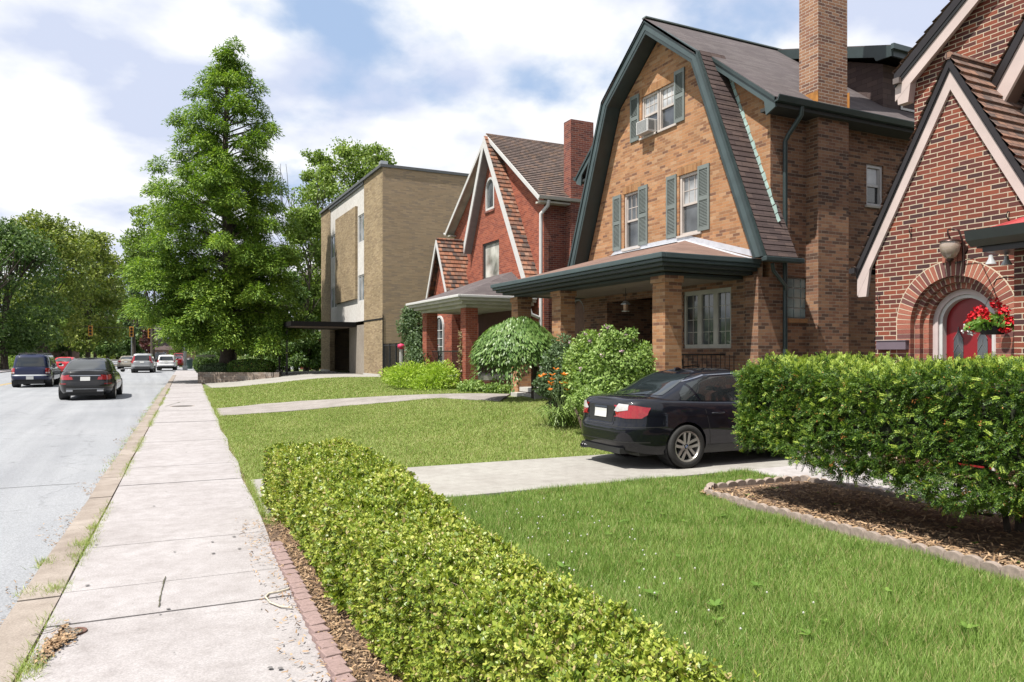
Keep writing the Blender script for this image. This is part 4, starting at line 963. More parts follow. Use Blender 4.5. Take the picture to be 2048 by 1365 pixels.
# porch with white cornice
Q0, Q1, Qx = 21.8, 26.75, 8.95; QZ = 3.52
A, B = Vector((Qx, Q0, QZ)), Vector((Qx, Q1, QZ)); Cc, Dd = Vector((bx, Q1-1.6, 4.55)), Vector((bx, Q0+1.8, 4.55)); E, F = Vector((bx, Q0, QZ)), Vector((bx, Q1, QZ))
mb = MB().add([A, B, Cc, Dd, E, F], [(0, 3, 2, 1), (0, 4, 3), (1, 2, 5)]); mb.add([A-up, B-up, F-up, E-up], [(0, 1, 2, 3)]); mb.build('porch_roof', S_PURP, H2)
mb = MB(); ring(Qx-.12, Q0-.12, Q1+.12, QZ-.07, QZ+.02, .12, bx); mb.build('porch_gutter', M_WHITE, H2, bevel=.02)
mb = MB(); ring(Qx-.04, Q0-.04, Q1+.04, QZ-.16, QZ-.072, .3, bx); ring(Qx+.12, Q0+.12, Q1-.12, QZ-.26, QZ-.162, .3, bx); ring(Qx+.35, Q0+.35, Q1-.35, QZ-.36, QZ-.262, .42, bx); mb.build('porch_cornice', M_OLDW, H2)
mb = MB(); mb.box(Qx+.78, bx, Q0+.78, Q1-.78, QZ-.34, QZ-.30); mb.build('porch_ceiling', M_OLDW, H2)
for a, b in ((22.25, 22.68), (25.95, 26.38)): pier(9.33, 9.76, a, b, .4, QZ-.362, B_RED, H2, cap=False)
MB().box(9.4, bx, 22.3, 26.3, .8, .95).build('porch_floor', M_STEP, H2)
MB().box(9.45, 9.7, 22.68, 25.95, .3, .80).build('foundation', B_REDC, H2); MB().box(9.76, bx, 22.3, 22.5, .3, .80).build('foundation', B_REDC, H2)
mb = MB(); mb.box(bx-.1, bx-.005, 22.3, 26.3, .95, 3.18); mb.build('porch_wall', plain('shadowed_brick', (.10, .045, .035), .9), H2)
mb = MB(); mb.tube([(9.55, 22.68, 1.75), (9.55, 25.95, 1.75)], .02, 6); mb.tube([(9.55, 22.68, 1.05), (9.55, 25.95, 1.05)], .014, 6)
for k in range(26): y = 22.75+k*.125; mb.tube([(9.55, y, 1.05), (9.55, y, 1.75)], .008, 4)
mb.build('porch_railing', M_BLACK, H2)
# vestibule with its own little tiled gable
vx = 10.65; va = (28.45, 6.28); vl = (29.65, 3.95); vr = (27.25, 3.95)
vw = rect_uv(873, 887, 634, 712, vx+.25)
panel_mesh([(27.4, .5), (27.4, 3.9), (va[0], va[1]-.25), (29.5, 3.9), (29.5, .5)], [], XM(vx+.25), (.12, 0, 0)).build('vestibule_wall', B_RED, H2)
for q_ in (27.4, 29.35): MB().box(vx+.255, X2, q_, q_+.15, .5, 3.9).build('vestibule_side', B_RED, H2)
mb = MB(); tiles(mb, (vx, vr[0], vr[1]), (X2, vr[0], vr[1]), (X2, va[0], va[1]), (vx, va[0], va[1]), exp=.19, th=.035); tiles(mb, (X2, vl[0], vl[1]), (vx, vl[0], vl[1]), (vx, va[0], va[1]), (X2, va[0], va[1]), exp=.19, th=.035); mb.tube([(vx, va[0], va[1]+.02), (X2, va[0], va[1]+.02)], .06, 6); mb.build('vestibule_roof', T_CLAY, H2)
rake(H2, vx-.04, (vr[0], vr[1]-.02), (va[0], va[1]-.02), .2, .05, M_WHITE); rake(H2, vx-.04, (vl[0], vl[1]-.02), (va[0], va[1]-.02), .3, .05, M_WHITE)
aw3 = .62; zc = 2.55; pcy = 25.2
pr_ = rect_uv(872, 889, 636, 712, 10.9)
wn = MB(); ou = arch((pr_[0]+pr_[1])/2, pr_[1]-pr_[0], 1.25, pr_[3]-.4, 12); inn = arch((pr_[0]+pr_[1])/2, pr_[1]-pr_[0]-.16, 1.35, pr_[3]-.4, 12)
for i in range(len(ou)): j = (i+1) % len(ou); wn.prism([(10.84, *ou[i]), (10.84, *ou[j]), (10.84, *inn[j]), (10.84, *inn[i])], (.058, 0, 0))
# red pier wall around it
ce = (pr_[0]+pr_[1])/2

wn = wn.build('arched_door', M_WHITE, H2); MB().prism([(10.87, *p) for p in inn], (.01, 0, 0)).build('pane', M_GLASS, wn)
mb = MB(); mb.box(10.845, 10.868, ce-.015, ce+.015, 1.35, pr_[3]-.05)
for k in range(4): mb.box(10.846, 10.869, pr_[0]+.08, pr_[1]-.08, 1.6+k*.33, 1.63+k*.33)
mb.build('muntins', M_WHITE, wn)
# downspout
dxp = PY(1082, 500, 21.45).x
mb = MB(); mb.tube([(dxp+.18, 21.25, ez-.12), (dxp+.16, 21.28, ez-.3), (dxp, 21.46, ez-.55), (dxp, 21.46, ez-.8), (dxp, 21.46, .6)], .06, 8); mb.tube([(dxp-.42, 21.5, 3.2), (dxp-.35, 21.46, 2.95), (dxp-.08, 21.46, 2.85)], .055, 8); mb.build('downspout', M_WHITE, H2, smooth=50)

# ================================================================= the apartment block
AX = 10.65; AY0, AY1 = 36.0, 50.2; AT = 10.9
H3 = thing('apartment_block', 'boxy khaki brick apartment block of three storeys with pale concrete panels', 'apartment block', (AX, 43, hz))
cy = lambda u: PX(u, 600, AX).y
y_a, y_b, y_c, y_d, y_e = cy(728), cy(715), cy(713), cy(673), cy(660)
zg = PX(700, 652, AX).z
z_ = 3.42
MB().box(AX+.001, 26, AY0, AY0+.3, .5, AT).build('side_wall', B_KHAKID, H3)
MB().box(AX, AX+.3, AY0+.301, y_a, .5, AT).build('front_wall', B_KHAKI, H3); 
MB().box(AX-.002, AX-.001+.01, AY0+.001, AY0+.31, .5, AT-.002).build('front_wall', B_KHAKI, H3)
MB().box(AX, AX+.3, y_e, AY1, .5, AT).build('front_wall', B_KHAKI, H3)
MB().box(AX+.3, 26, AY1-.3, AY1, .5, AT).build('side_wall', B_KHAKID, H3); MB().box(25.8, 26.05, AY0+.3, AY1-.3, .5, AT).build('rear_wall', B_KHAKID, H3)
winz = []
def zz(u, v): return PX(u, v, AX).z
cols = [(y_a+.02, y_b, [(zz(721, 485), zz(721, 429)), (zz(721, 603), zz(721, 550))]), (y_d+.02, y_e-.02, [(zz(666, 516), zz(666, 470)), (zz(666, 617), zz(666, 574))])]
hl = [rect(c[0], c[1], a, b) for c in cols for a, b in c[2]]
panel_mesh([(y_a, z_), (y_e, z_), (y_e, AT-.15), (y_a, AT-.15)], hl, XM(AX+.04), (.16, 0, 0)).build('concrete_panel', M_CONC, H3)
MB().box(AX-.10, AX+.039, y_b+.1, y_d-.1, zz(695, 603), zz(695, 426)).build('brick_panel', B_KHAKI, H3)
for c in cols:
    for a, b in c[2]:
        w = MB(); y0, y1 = c[0], c[1]; w.box(AX+.07, AX+.12, y0, y1, a, a+.07); w.box(AX+.07, AX+.12, y0, y1, b-.07, b)
        for q in (y0, (y0+y1)/2-.035, y1-.07): w.box(AX+.068, AX+.122, q, q+.07, a+.07, b-.07)
        w = w.build('window', M_WHITE, H3); MB().box(AX+.10, AX+.11, y0+.07, y1-.07, a+.07, b-.07).build('pane', glassy('pale_pane', (.18, .20, .22), .06, .5), w)
mb = MB(); mb.box(AX-.12, 26.1, AY0-.06, AY0+.15, AT+.001, AT+.14); mb.box(AX-.12, AX+.25, AY0+.15, AY1+.06, AT+.001, AT+.14); mb.box(AX-.06, AX+.24, y_a, y_e, AT-.15, AT); mb.build('coping', plain('dark_coping', (.10, .105, .11), .5), H3)
MB().box(AX+.25, 26, AY0+.15, AY1, AT-.2, AT-.05).build('roof', M_BLACK, H3)
MB().box(AX-.05, AX+.3, AY0+.1, AY0+.5, AT+.14, AT+.34).build('roof_vent', M_GALV, H3)
# ground floor entrance recess
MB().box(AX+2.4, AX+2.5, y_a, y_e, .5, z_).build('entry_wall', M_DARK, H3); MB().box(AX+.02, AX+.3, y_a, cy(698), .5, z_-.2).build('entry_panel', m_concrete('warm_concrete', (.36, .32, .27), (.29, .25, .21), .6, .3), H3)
dr = MB().box(AX+1.6, AX+1.66, cy(697), cy(675), .55, 2.9).build('glass_door', M_GLASS, H3); mb = MB()
for q in (cy(697), (cy(697)+cy(675))/2, cy(675)-.06): mb.box(AX+1.57, AX+1.59, q, q+.06, .55, 2.9)
mb.build('frame', M_BLACK, dr)
mb = MB(); mb.box(AX-.06, AX+.0, AY0+.32, y_a-.02, .42, .62); mb.box(AX-.06, AX-.0, y_e+.02, AY1, .42, .62); mb.build('plinth', M_STEP, H3)
# thin metal conduit at the corner
MB().box(AX-.012, AX+.03, AY0-.03, AY0-.005, .5, 3.6).build('corner_strip', M_BLACK, H3)
MB().box(AX-.02, AX, AY0, y_a, 3.35, 3.43).build('trim_strip', M_BLACK, H3)
# house number plate
# flat black canopy on posts
mb = MB().box(7.1, AX-.012, 41.0, 46.4, 3.14, 3.40); cn = thing('entrance_canopy', 'long flat black entrance canopy reaching out from the apartment block', 'canopy', (7.5, 43, hz))
mb.build('slab', plain('canopy_black', (.012, .011, .011), .9, spec=.1), cn); MB().box(7.2, AX-.05, 41.15, 46.25, 3.11, 3.138).build('soffit', plain('canopy_soffit', (.16, .12, .10), .8), cn)
for y in (43.4, 45.9): MB().box(7.25, 7.35, y, y+.10, .2, 3.11).build('post', M_BLACK, cn)
# ================================================================= the dark red brick house on the right
H4 = thing('brick_house', 'dark red brick house on the right with an arched red door under a steep gable', 'house', (12, 5, 0))
EXw = 10.07; ER = 10.0; ea = (6.594, 5.81); ef = 2.70/1.47
el = (8.098, 3.04); er = (5.09, 3.04)
dcy = 6.57; spz = 2.12; R1, R2_, R3, R4 = .86, .645, .56, .475
out_poly = [(7.80, 0), (7.80, 3.05), (7.74, 3.25), (ea[0], ea[1]-.42), (5.05, 3.2), (5.05, 0)]
panel_mesh(list(reversed(out_poly)), [arch(dcy, 2*R2_+.012, 0, spz, 24)], XM(EXw), (.22, 0, 0)).build('entry_gable_wall', B_DARK, H4)
MB().box(EXw+.003, 11.4, 7.6, 7.795, 0, 3.0).build('entry_side_wall', B_DARK, H4)
# voussoir rings: real bricks round the arch
def ring_bricks(r0, r1, x0, x1, nb, pal_m, name, par):
    mb = MB(); mo = MB()
    for k in range(nb):
        a0, a1 = pi*(k+.10)/nb, pi*(k+.90)/nb
        P = [(x0, dcy+r0*cos(a0), spz+r0*sin(a0)), (x0, dcy+r1*cos(a0), spz+r1*sin(a0)), (x0, dcy+r1*cos(a1), spz+r1*sin(a1)), (x0, dcy+r0*cos(a1), spz+r0*sin(a1))]
        mb.prism(P, (x1-x0, 0, 0))
    nj = int(spz/.072)
    for k in range(nj):
        z = spz-(k+1)*.072
        for s in (-1, 1):
            y0, y1 = dcy+s*r0, dcy+s*r1; mb.box(x0, x1, y0, y1, z+.004, z+.068)
    o = mb.build(name, pal_m, par)
    for k in range(nb*2):
        a0, a1 = pi*k/(nb*2), pi*(k+1)/(nb*2)
        mo.prism([(x0+.003, dcy+(r0+.003)*cos(a0), spz+(r0+.003)*sin(a0)), (x0+.003, dcy+(r1+.012)*cos(a0), spz+(r1+.012)*sin(a0)), (x0+.003, dcy+(r1+.012)*cos(a1), spz+(r1+.012)*sin(a1)), (x0+.003, dcy+(r0+.003)*cos(a1), spz+(r0+.003)*sin(a1))], (x1-x0-.012, 0, 0))
    for s in (-1, 1): mo.box(x0+.003, x1-.004, dcy+s*(r0+.003), dcy+s*(r1+.012), 0, spz)
    mo.build('mortar', plain('cream_mortar', (.66, .56, .42), .9), o)
    return o
def _rb(t, p, out):
    gm = t.n('ShaderNodeNewGeometry'); c = ramp(t, gm.outputs['Random Per Island'], [(0, (.20, .06, .042)), (.2, (.12, .045, .04)), (.4, (.26, .085, .055)), (.6, (.16, .05, .038)), (.8, (.28, .10, .065))], True)
    n = noise(t, 50, 4, .7, gm.outputs['Position']); t.l(mixc(t, .4, c, ramp(t, n, [(.3, (.3,)*3), (.7, (.75,)*3)]), 'OVERLAY'), p.inputs['Base Color']); p.inputs['Roughness'].default_value = .85; bump(t, p, n, .4, .005)
M_VOUS = mat('voussoir_brick', _rb)
ring_bricks(R2_, R1, EXw-.012, EXw+.08, 33, M_VOUS, 'arch_ring', H4)
ring_bricks(R3, R2_-.004, EXw+.08, EXw+.24, 27, M_VOUS, 'arch_ring', H4)
ring_bricks(R4, R3-.004, EXw+.16, EXw+.32, 22, M_VOUS, 'arch_ring', H4)
# keystone bricks
mb = MB()
for k in range(4): mb.box(EXw-.03, EXw, dcy-.15+k*.075+.004, dcy-.15+(k+1)*.075-.004, spz+R1-.02, spz+R1+.17)
mb.build('keystone', M_VOUS, H4)
# door
mb = MB(); 
def arch_ring(mb, x0, x1, w0, w1, z0=0.1, n=24):
    a, b = arch(dcy, w0*2, z0, spz, n), arch(dcy, w1*2, z0, spz, n)
    for i in range(1, len(a)-1): mb.prism([(x0, *a[i]), (x0, *a[i+1]), (x0, *b[i+1]), (x0, *b[i])], (x1-x0, 0, 0))
    a0, b0 = a[0], b[0]; mb.prism([(x0, a[0][0], a[0][1]), (x0, a[-1][0], a[-1][1]), (x0, b[-1][0], b[-1][1]), (x0, b[0][0], b[0][1])], (x1-x0, 0, 0)); 
    mb.prism([(x0, a[1][0], a[1][1]), (x0, a[2][0], a[2][1]), (x0, b[2][0], b[2][1]), (x0, b[1][0], b[1][1])], (x1-x0, 0, 0)) if False else None
df = MB(); arch_ring(df, EXw+.25, EXw+.34, R4+.0, R4-.075); 
door = MB().prism([(EXw+.375, *p) for p in arch(dcy, (R4-.02)*2, .1, spz, 24)], (.05, 0, 0)).build('red_door', plain('red_door_paint', (.27, .008, .014), .35, var=.1), H4)
df.build('door_casing', plain('pinkish_trim', (.62, .52, .51), .5, var=.08), door)
df = MB(); arch_ring(df, EXw+.28, EXw+.376, R4-.077, R4-.125); df.build('white_frame', M_WHITE, door)
for s in (-1, 1):        # leaded diamond lights
    c = dcy+s*.17
    pn = MB().prism([(EXw+.368, c-.07, 1.3), (EXw+.368, c-.07, 1.85-s*.0), (EXw+.368, c+.0, 2.05), (EXw+.368, c+.07, 1.85), (EXw+.368, c+.07, 1.3)], (.008, 0, 0)).build('leaded_pane', M_GLASS, door)
    mb = MB()
    for k in range(4): z = 1.35+k*.18; mb.bar((EXw+.364, c-.07, z), (EXw+.364, c, z+.12), .006, .008); mb.bar((EXw+.364, c+.07, z), (EXw+.364, c, z+.12), .006, .008); mb.bar((EXw+.364, c, z+.12), (EXw+.364, c, z+.18), .006, .008)
    mb.build('lead_strips', plain('lead_came', (.16, .165, .17), .5), pn)
# entrance gable rakes and tiled roof
M_PINKT = plain('pinkish_white_trim', (.60, .49, .46), .55, var=.10, vs=2)
M_DGUT = plain('dark_brown_metal', (.035, .030, .032), .35, .3)
def rk4(x, a, b, w0, w1, t, m, name, par=H4):
    P, Q = Vector((x, a[0], a[1])), Vector((x, b[0], b[1])); return MB().prism([P-Vector((0, 0, w0)), Q-Vector((0, 0, w0)), Q-Vector((0, 0, w1)), P-Vector((0, 0, w1))], (t, 0, 0)).build(name, m, par)
for e_ in (el, er):
    rk4(ER, e_, ea, .02, .16, .06, M_DGUT, 'rake_gutter'); rk4(ER+.012, e_, ea, .13, .19, .06, M_BLACK, 'rake_moulding'); rk4(ER+.03, e_, ea, .19, .46, .05, M_PINKT, 'rake_board')
    s = 1 if e_ is el else -1
    MB().prism([(ER+.032, e_[0]+s*.0, e_[1]-.19), (ER+.032, e_[0]-s*.02, e_[1]-.47), (ER+.032, e_[0]-s*.16, e_[1]-.47), (ER+.032, e_[0]-s*.22, e_[1]-.06)], (.05, 0, 0)).build('rake_foot', M_PINKT, H4)
mb = MB(); MXw = 11.3
tiles(mb, (ER-.02, er[0], er[1]), (MXw, er[0], er[1]), (MXw, ea[0], ea[1]), (ER-.02, ea[0], ea[1]), exp=.17, th=.035)
tiles(mb, (MXw, el[0], el[1]), (ER-.02, el[0], el[1]), (ER-.02, ea[0], ea[1]), (MXw, ea[0], ea[1]), exp=.17, th=.035)
mb.tube([(ER-.02, ea[0], ea[1]+.0), (MXw, ea[0], ea[1]+.0)], .055, 6)
T_RC = brick('clay_tile_brown', [(.28, .165, .125), (.24, .15, .12), (.18, .125, .105), (.33, .19, .135), (.23, .16, .135), (.14, .105, .095), (.27, .18, .15)], (.05, .03, .03), bw=.17, bh=.17, ms=.010, dirt=.3)
mb.build('entry_roof', T_RC, H4)
mb = MB(); mb.bar((ER-.06, el[0]+.03, el[1]-.06), (MXw, el[0]+.03, el[1]-.06), .10, .08); mb.build('gutter', M_DGUT, H4)
# main walls behind
mL = 8.03; mzt = 6.2; aY = 3.4; AZ = 6.31+(8.27-aY)*.8
panel_mesh([(mL, 0), (mL, mzt-.05), (aY, AZ-.45), (-2.0, mzt-.05), (-2.0, 0)], [rect(7.0, 7.4, 3.4, 3.6)], XM(MXw), (.05, 0, 0)).build('front_wall', B_DARK, H4)
MB().box(MXw+.06, 20, mL-.2, mL-.002, 0, mzt).build('side_wall', B_DARK, H4)
rx = 11.12; lft = (8.27, 6.31); apx = (aY, AZ)
rk4(rx, lft, apx, .02, .17, .06, M_DGUT, 'rake_gutter'); rk4(rx+.01, lft, apx, .171, .24, .06, M_BLACK, 'rake_moulding'); rk4(rx+.03, lft, apx, .24, .46, .05, M_PINKT, 'rake_board')
MB().prism([(rx+.032, 8.25, mzt-.10), (rx+.032, 8.22, mzt-.42), (rx+.032, 8.04, mzt-.42), (rx+.032, 7.98, mzt-.02)], (.14, 0, 0)).build('rake_foot', M_PINKT, H4)
mb = MB(); mb.prism([(rx+.1, 8.2, mzt-.20), (rx+.1, apx[0], apx[1]-.26), (rx+.1, apx[0], apx[1]-.31), (rx+.1, 8.2, mzt-.25)], (.07, 0, 0)); mb.build('soffit', M_PINKT, H4)
mb = MB(); tiles(mb, (18, lft[0], lft[1]), (rx-.02, lft[0], lft[1]), (rx-.02, apx[0], apx[1]), (18, apx[0], apx[1]), exp=.18, th=.035); mb.build('roof', T_RC, H4)
mb = MB(); mb.bar((rx-.05, 8.2, mzt-.04), (18, 8.2, mzt-.04), .11, .09); mb.tube([(MXw-.1, 8.2, mzt-.1), (MXw-.08, 8.2, mzt-.25), (MXw+.05, 8.1, mzt-.38)], .045, 8); mb.build('gutter', plain('grey_brown_gutter', (.16, .13, .12), .4), H4)
# steep bay gable at the picture edge
bX = 10.95; b0 = (6.42, 5.45); b1 = (3.6, 10.0)
panel_mesh([(6.22, 3.0), (6.22, 5.0), (3.6, 9.3), (1.0, 5.0), (1.0, 3.0)], [rect(3.2, 4.2, 6.2, 7.2)], XM(bX), (.05, 0, 0)).build('bay_wall', plain('grey_stucco', (.28, .25, .23), .9, bmp=.3), H4)
rk4(10.62, b0, b1, .02, .20, .06, M_DGUT, 'rake_gutter'); rk4(10.65, b0, b1, .20, .58, .05, M_PINKT, 'rake_board'); rk4(10.71, b0, b1, .50, .56, .24, plain('brown_soffit', (.12, .07, .055), .8), 'soffit')
mb = MB(); tiles(mb, (MXw, b0[0], b0[1]), (10.6, b0[0], b0[1]), (10.6, b1[0], b1[1]), (MXw, b1[0], b1[1]), exp=.17, th=.035); mb.build('bay_roof', T_RC, H4)
# porch at the right edge: dark gutter, red awning roof, brick pier
mb = MB(); gy = 5.66; gX = 9.0; gzz = PX(1945, 480, gX).z
pr = [(gX-.10, gzz-.02), (gX-.13, gzz+.10), (gX-.11, gzz+.10), (gX+.02, gzz+.08), (gX+.08, gzz-.02), (gX, gzz-.09)]
mb.prism([(p[0], gy, p[1]) for p in pr], (0, -5.0, 0)); mb.box(gX+.082, EXw-.02, gy-.10, gy-.02, gzz-.10, gzz+.09)
mb.build('porch_gutter', plain('grey_green_gutter', (.04, .048, .048), .35, .2), H4)
MB().box(gX+.05, EXw-.015, .6, gy-.11, gzz-.16, gzz-.03).build('porch_beam', M_DGUT, H4)
mb = MB(); q = gy-.12; P = [(gX+.02, q, gzz+.09), (gX+.02, .6, gzz+.09), (EXw-.02, .6, gzz+.52), (EXw-.02, q-.22, gzz+.50), (EXw-.02, q, gzz+.36)]
mb.poly([P[0], P[4], P[3], P[2], P[1]]); mb.poly([P[0], (EXw-.02, q, gzz+.09), P[4]]); mb.tube([P[0], P[4]], .02, 6); mb.tube([(gX+.02, q-.02, gzz+.1), (gX+.02, .6, gzz+.1)], .018, 6)
mb.build('porch_roof', plain('red_metal_roof', (.50, .07, .075), .4, var=.15, vs=3), H4)
MB().box(9.25, 9.62, 4.9, 5.30, 0, gzz-.16).build('porch_pier', B_DARK, H4)
# things on that wall
lp = PX(1900, 496, EXw-.16); ln = thing('wall_lantern', 'round glass carriage lantern on a curled bracket above the red door', 'lantern', lp)
MB().lathe([(.001, .125), (.05, .12), (.13, .095), (.135, .08), (.12, .08)], lp, n=24).build('cap', plain('bronze', (.07, .035, .03), .35, .6), ln, smooth=60)
MB().lathe([(.118, .08), (.128, .02), (.115, -.06), (.075, -.13), (.045, -.15)], lp, n=24).build('globe', glassy('lantern_glass', (.10, .07, .05), .03, .6, (.34, .27, .22)), ln, smooth=180)
MB().lathe([(.04, -.15), (.05, -.165), (.02, -.20), (.01, -.25), (.001, -.26)], lp, n=16).build('finial', MATS['bronze'], ln, smooth=180)
wp = Vector((EXw, lp.y-.10, lp.z-.02)); tp = lp+Vector((0, 0, .125))
mb = MB(); mb.tube([wp+Vector((-.01, 0, -.05)), wp+Vector((-.05, 0, .12)), wp+Vector((-.09, .02, .25)), tp+Vector((.04, -.02, .13)), tp+Vector((-.02, .02, .13)), tp+Vector((-.03, .01, .07)), tp+Vector((0, 0, .0))], .013, 8); mb.lathe([(.001, -.02), (.05, -.018), (.055, 0)], wp+Vector((-.0, 0, 0)), axis='X', n=16); mb.tube([wp+Vector((-.02, 0, .1)), wp+Vector((-.025, 0, -.28))], .02, 8); mb.build('bracket', MATS['bronze'], ln, smooth=60)
fp = PX(2008, 515, 9.55); fl_ = thing('floodlight', 'twin white floodlight lamp fixed under the porch gutter', 'floodlight', fp)
for k, (dy, dz) in enumerate(((-.03, -.03), (.16, -.0))): MB().lathe([(.001, .05), (.022, .045), (.028, 0), (.06, -.06), (.062, -.07), (.001, -.072)], fp+Vector((0, dy, dz)), n=16).build('lamp_head', plain('white_lamp', (.55, .56, .58), .3), fl_, smooth=60)
MB().tube([fp+Vector((0, -.02, .03)), fp+Vector((.02, 0, .10)), fp+Vector((.02, .02, .12))], .02, 8).build('mount', M_GALV, fl_)
mp_ = PX(1789, 691, EXw-.03); mbx = thing('wall_box', 'blank purple grey box fixed to the brick beside the arched door', 'wall box', mp_)
a_, b_ = PX(1760, 691, EXw), PX(1819, 691, EXw)
MB().box(EXw-.09, EXw-.003, b_.y, a_.y, mp_.z-.065, mp_.z+.065).build('case', plain('purple_grey', (.16, .12, .15), .6, var=.05), mbx, bevel=.006)
MB().box(EXw-.10, EXw-.003, b_.y-.008, a_.y+.008, mp_.z+.066, mp_.z+.075).build('lid', plain('purple_grey_lid', (.24, .19, .22), .5), mbx)
# black wire hooks on the brick
for (u, v) in ((1822, 462), (2017, 432), (1758, 597)):
    p = PX(u, v, EXw-.02); h = MB().tube([p+Vector((.02, 0, .05)), p+Vector((-.02, 0, .05)), p+Vector((-.03, .01, .0)), p+Vector((-.01, 0, -.05)), p+Vector((.02, 0, -.06))], .008, 6).build('wall_hook', M_BLACK)
    tag(h, {1822: 'black iron hook on the dark red brick, left of the carriage lantern', 2017: 'black iron hook on the dark red brick above the red awning', 1758: 'black iron hook low on the left edge of the dark red wall'}[u], 'hook')
cb_ = [PX(1910, 527, EXw-.03), PX(1935, 520, EXw-.04), PX(1960, 514, EXw-.05), PX(1995, 512, 9.6)]
tag(MB().tube([v for v in cb_], .006, 5).build('electric_cable', M_BLACK), 'thin black cable from the carriage lantern to the floodlight', 'cable')
# hanging flower basket
bp = PX(1985, 650, 9.35); hb = thing('flower_basket', 'hanging basket of bright red geraniums in front of the arched door', 'hanging basket', bp)
MB().lathe([(.001, -.12), (.12, -.12), (.18, .0), (.19, .02), (.17, .02), (.16, -.02), (.001, -.02)], bp, n=20).build('pot', M_BLACK, hb, smooth=50)
hk = PX(1988, 568, 9.35)
mb = MB(); mb.tube([Vector((9.35, 5.3, hk.z+.0)), Vector((9.35, 5.36, hk.z+.05)), Vector((9.35, 5.45, hk.z+.07)), hk+Vector((0, -.03, .05)), hk, hk+Vector((0, 0, -.05))], .008, 6)
mb.build('bracket', M_BLACK, hb)
mb = MB()
for a in range(3): mb.tube([hk+Vector((0, 0, -.05)), bp+Vector((.17*cos(a*2.1), .17*sin(a*2.1), .02))], .003, 4)
mb.build('wires', M_BLACK, hb)
n = 420; d = rnd_dirs(n); d[:, 2] = np.abs(d[:, 2])*.7-.25; P = np.array(bp)+d*np.array([.24, .27, .24])*RNG.uniform(.5, 1, (n, 1)); 
leaf_mesh('leaves', P, rnd_dirs(n)*.7+d, rnd_dirs(n), RNG.uniform(.05, .09, n), .06, foliage('geranium_leaf', [(.06, .14, .02), (.14, .26, .05), (.28, .40, .12)], trans=.3), hb, shape=LEAF6)
PF = []
for c in ((-.05, .22, .10), (0, .17, .18), (-.08, .05, .14), (-.1, -.03, .0), (-.03, -.16, .16), (-.05, -.22, .03), (-.09, .16, -.02), (-.02, -.05, .26), (.0, .28, .04), (-.09, -.20, -.05), (-.10, .02, .05)):
    k = 70; q = rnd_dirs(k)*np.array([.05, .058, .05]); PF.append(q+np.array(bp)+np.array(c))
PF = np.concatenate(PF); leaf_mesh('blossoms', PF, rnd_dirs(len(PF)), rnd_dirs(len(PF)), .034, .034, foliage('geranium_red', [(.30, .004, .012), (.52, .01, .02), (.70, .03, .04)], trans=.2, clump=9), hb, shape=LEAF6)
k = 40; leaf_mesh('pale_blossoms', np.array(bp)+np.array([-.08, .24, -.05])+rnd_dirs(k)*np.array([.05, .08, .07]), rnd_dirs(k), rnd_dirs(k), .03, .03, plain('white_petal', (.75, .74, .74), .7), hb, shape=LEAF6)
# low stone step end and block wall behind the hedge
o = MB().box(9.0, 10.0, 8.15, 8.45, 0, .28).build('stone_step', M_STEP, bevel=.012); tag(o, 'pale stone block beside the driveway behind the yew hedge', 'stone block')
# ---------------------------------------------------------------- cars
def paint(name, col, metal=0, rough=.45, coat=1.0, flake=.2):
    def b(t, p, out):
        n = noise(t, 900, 2, .5, pos(t)); t.l(ramp(t, n, [(.3, tuple(c*(1-flake) for c in col)), (.7, tuple(min(1, c*(1+flake)) for c in col))]), p.inputs['Base Color'])
        p.inputs['Metallic'].default_value = metal; p.inputs['Roughness'].default_value = rough; p.inputs['Coat Weight'].default_value = coat*.8; p.inputs['Specular IOR Level'].default_value = .12; p.inputs['Coat Roughness'].default_value = .03
    return mat(name, b)
P_NAVY = paint('navy_black_paint', (.003, .0035, .007)); P_BLACK = paint('brown_black_paint', (.006, .0055, .006)); P_BLUE = paint('dark_blue_paint', (.006, .010, .038))
P_SILV = paint('silver_paint', (.27, .28, .29), .4); P_WHITE = paint('white_paint', (.55, .55, .56), 0); P_RED = paint('dark_red_paint', (.16, .009, .014)); P_GOLD = paint('pale_gold_paint', (.32, .29, .24), .3)
M_TYRE = plain('tyre_rubber', (.022, .021, .020), .85, var=.3, vs=20); M_RIM = plain('alloy', (.50, .48, .45), .35, .75, var=.08)
M_CGLASS = glassy('car_glass', (.012, .016, .018), .03, .3); M_CGLASS.node_tree.nodes
M_TRIM = plain('black_trim', (.018, .018, .019), .5); M_CHROME = plain('chrome', (.62, .62, .64), .15, 1, var=.03)
M_LAMPR = plain('red_lamp', (.34, .006, .010), .12, var=.15, vs=30, coat=1); M_LAMPW = plain('clear_lamp', (.60, .58, .58), .12, var=.1, vs=40, coat=1)
M_PLATE = plain('white_plate', (.68, .68, .66), .5, var=.04); M_SEAT = plain('seat_cloth', (.06, .055, .05), .9)
M_LRED2 = plain('dark_red_lamp', (.22, .01, .012), .15)

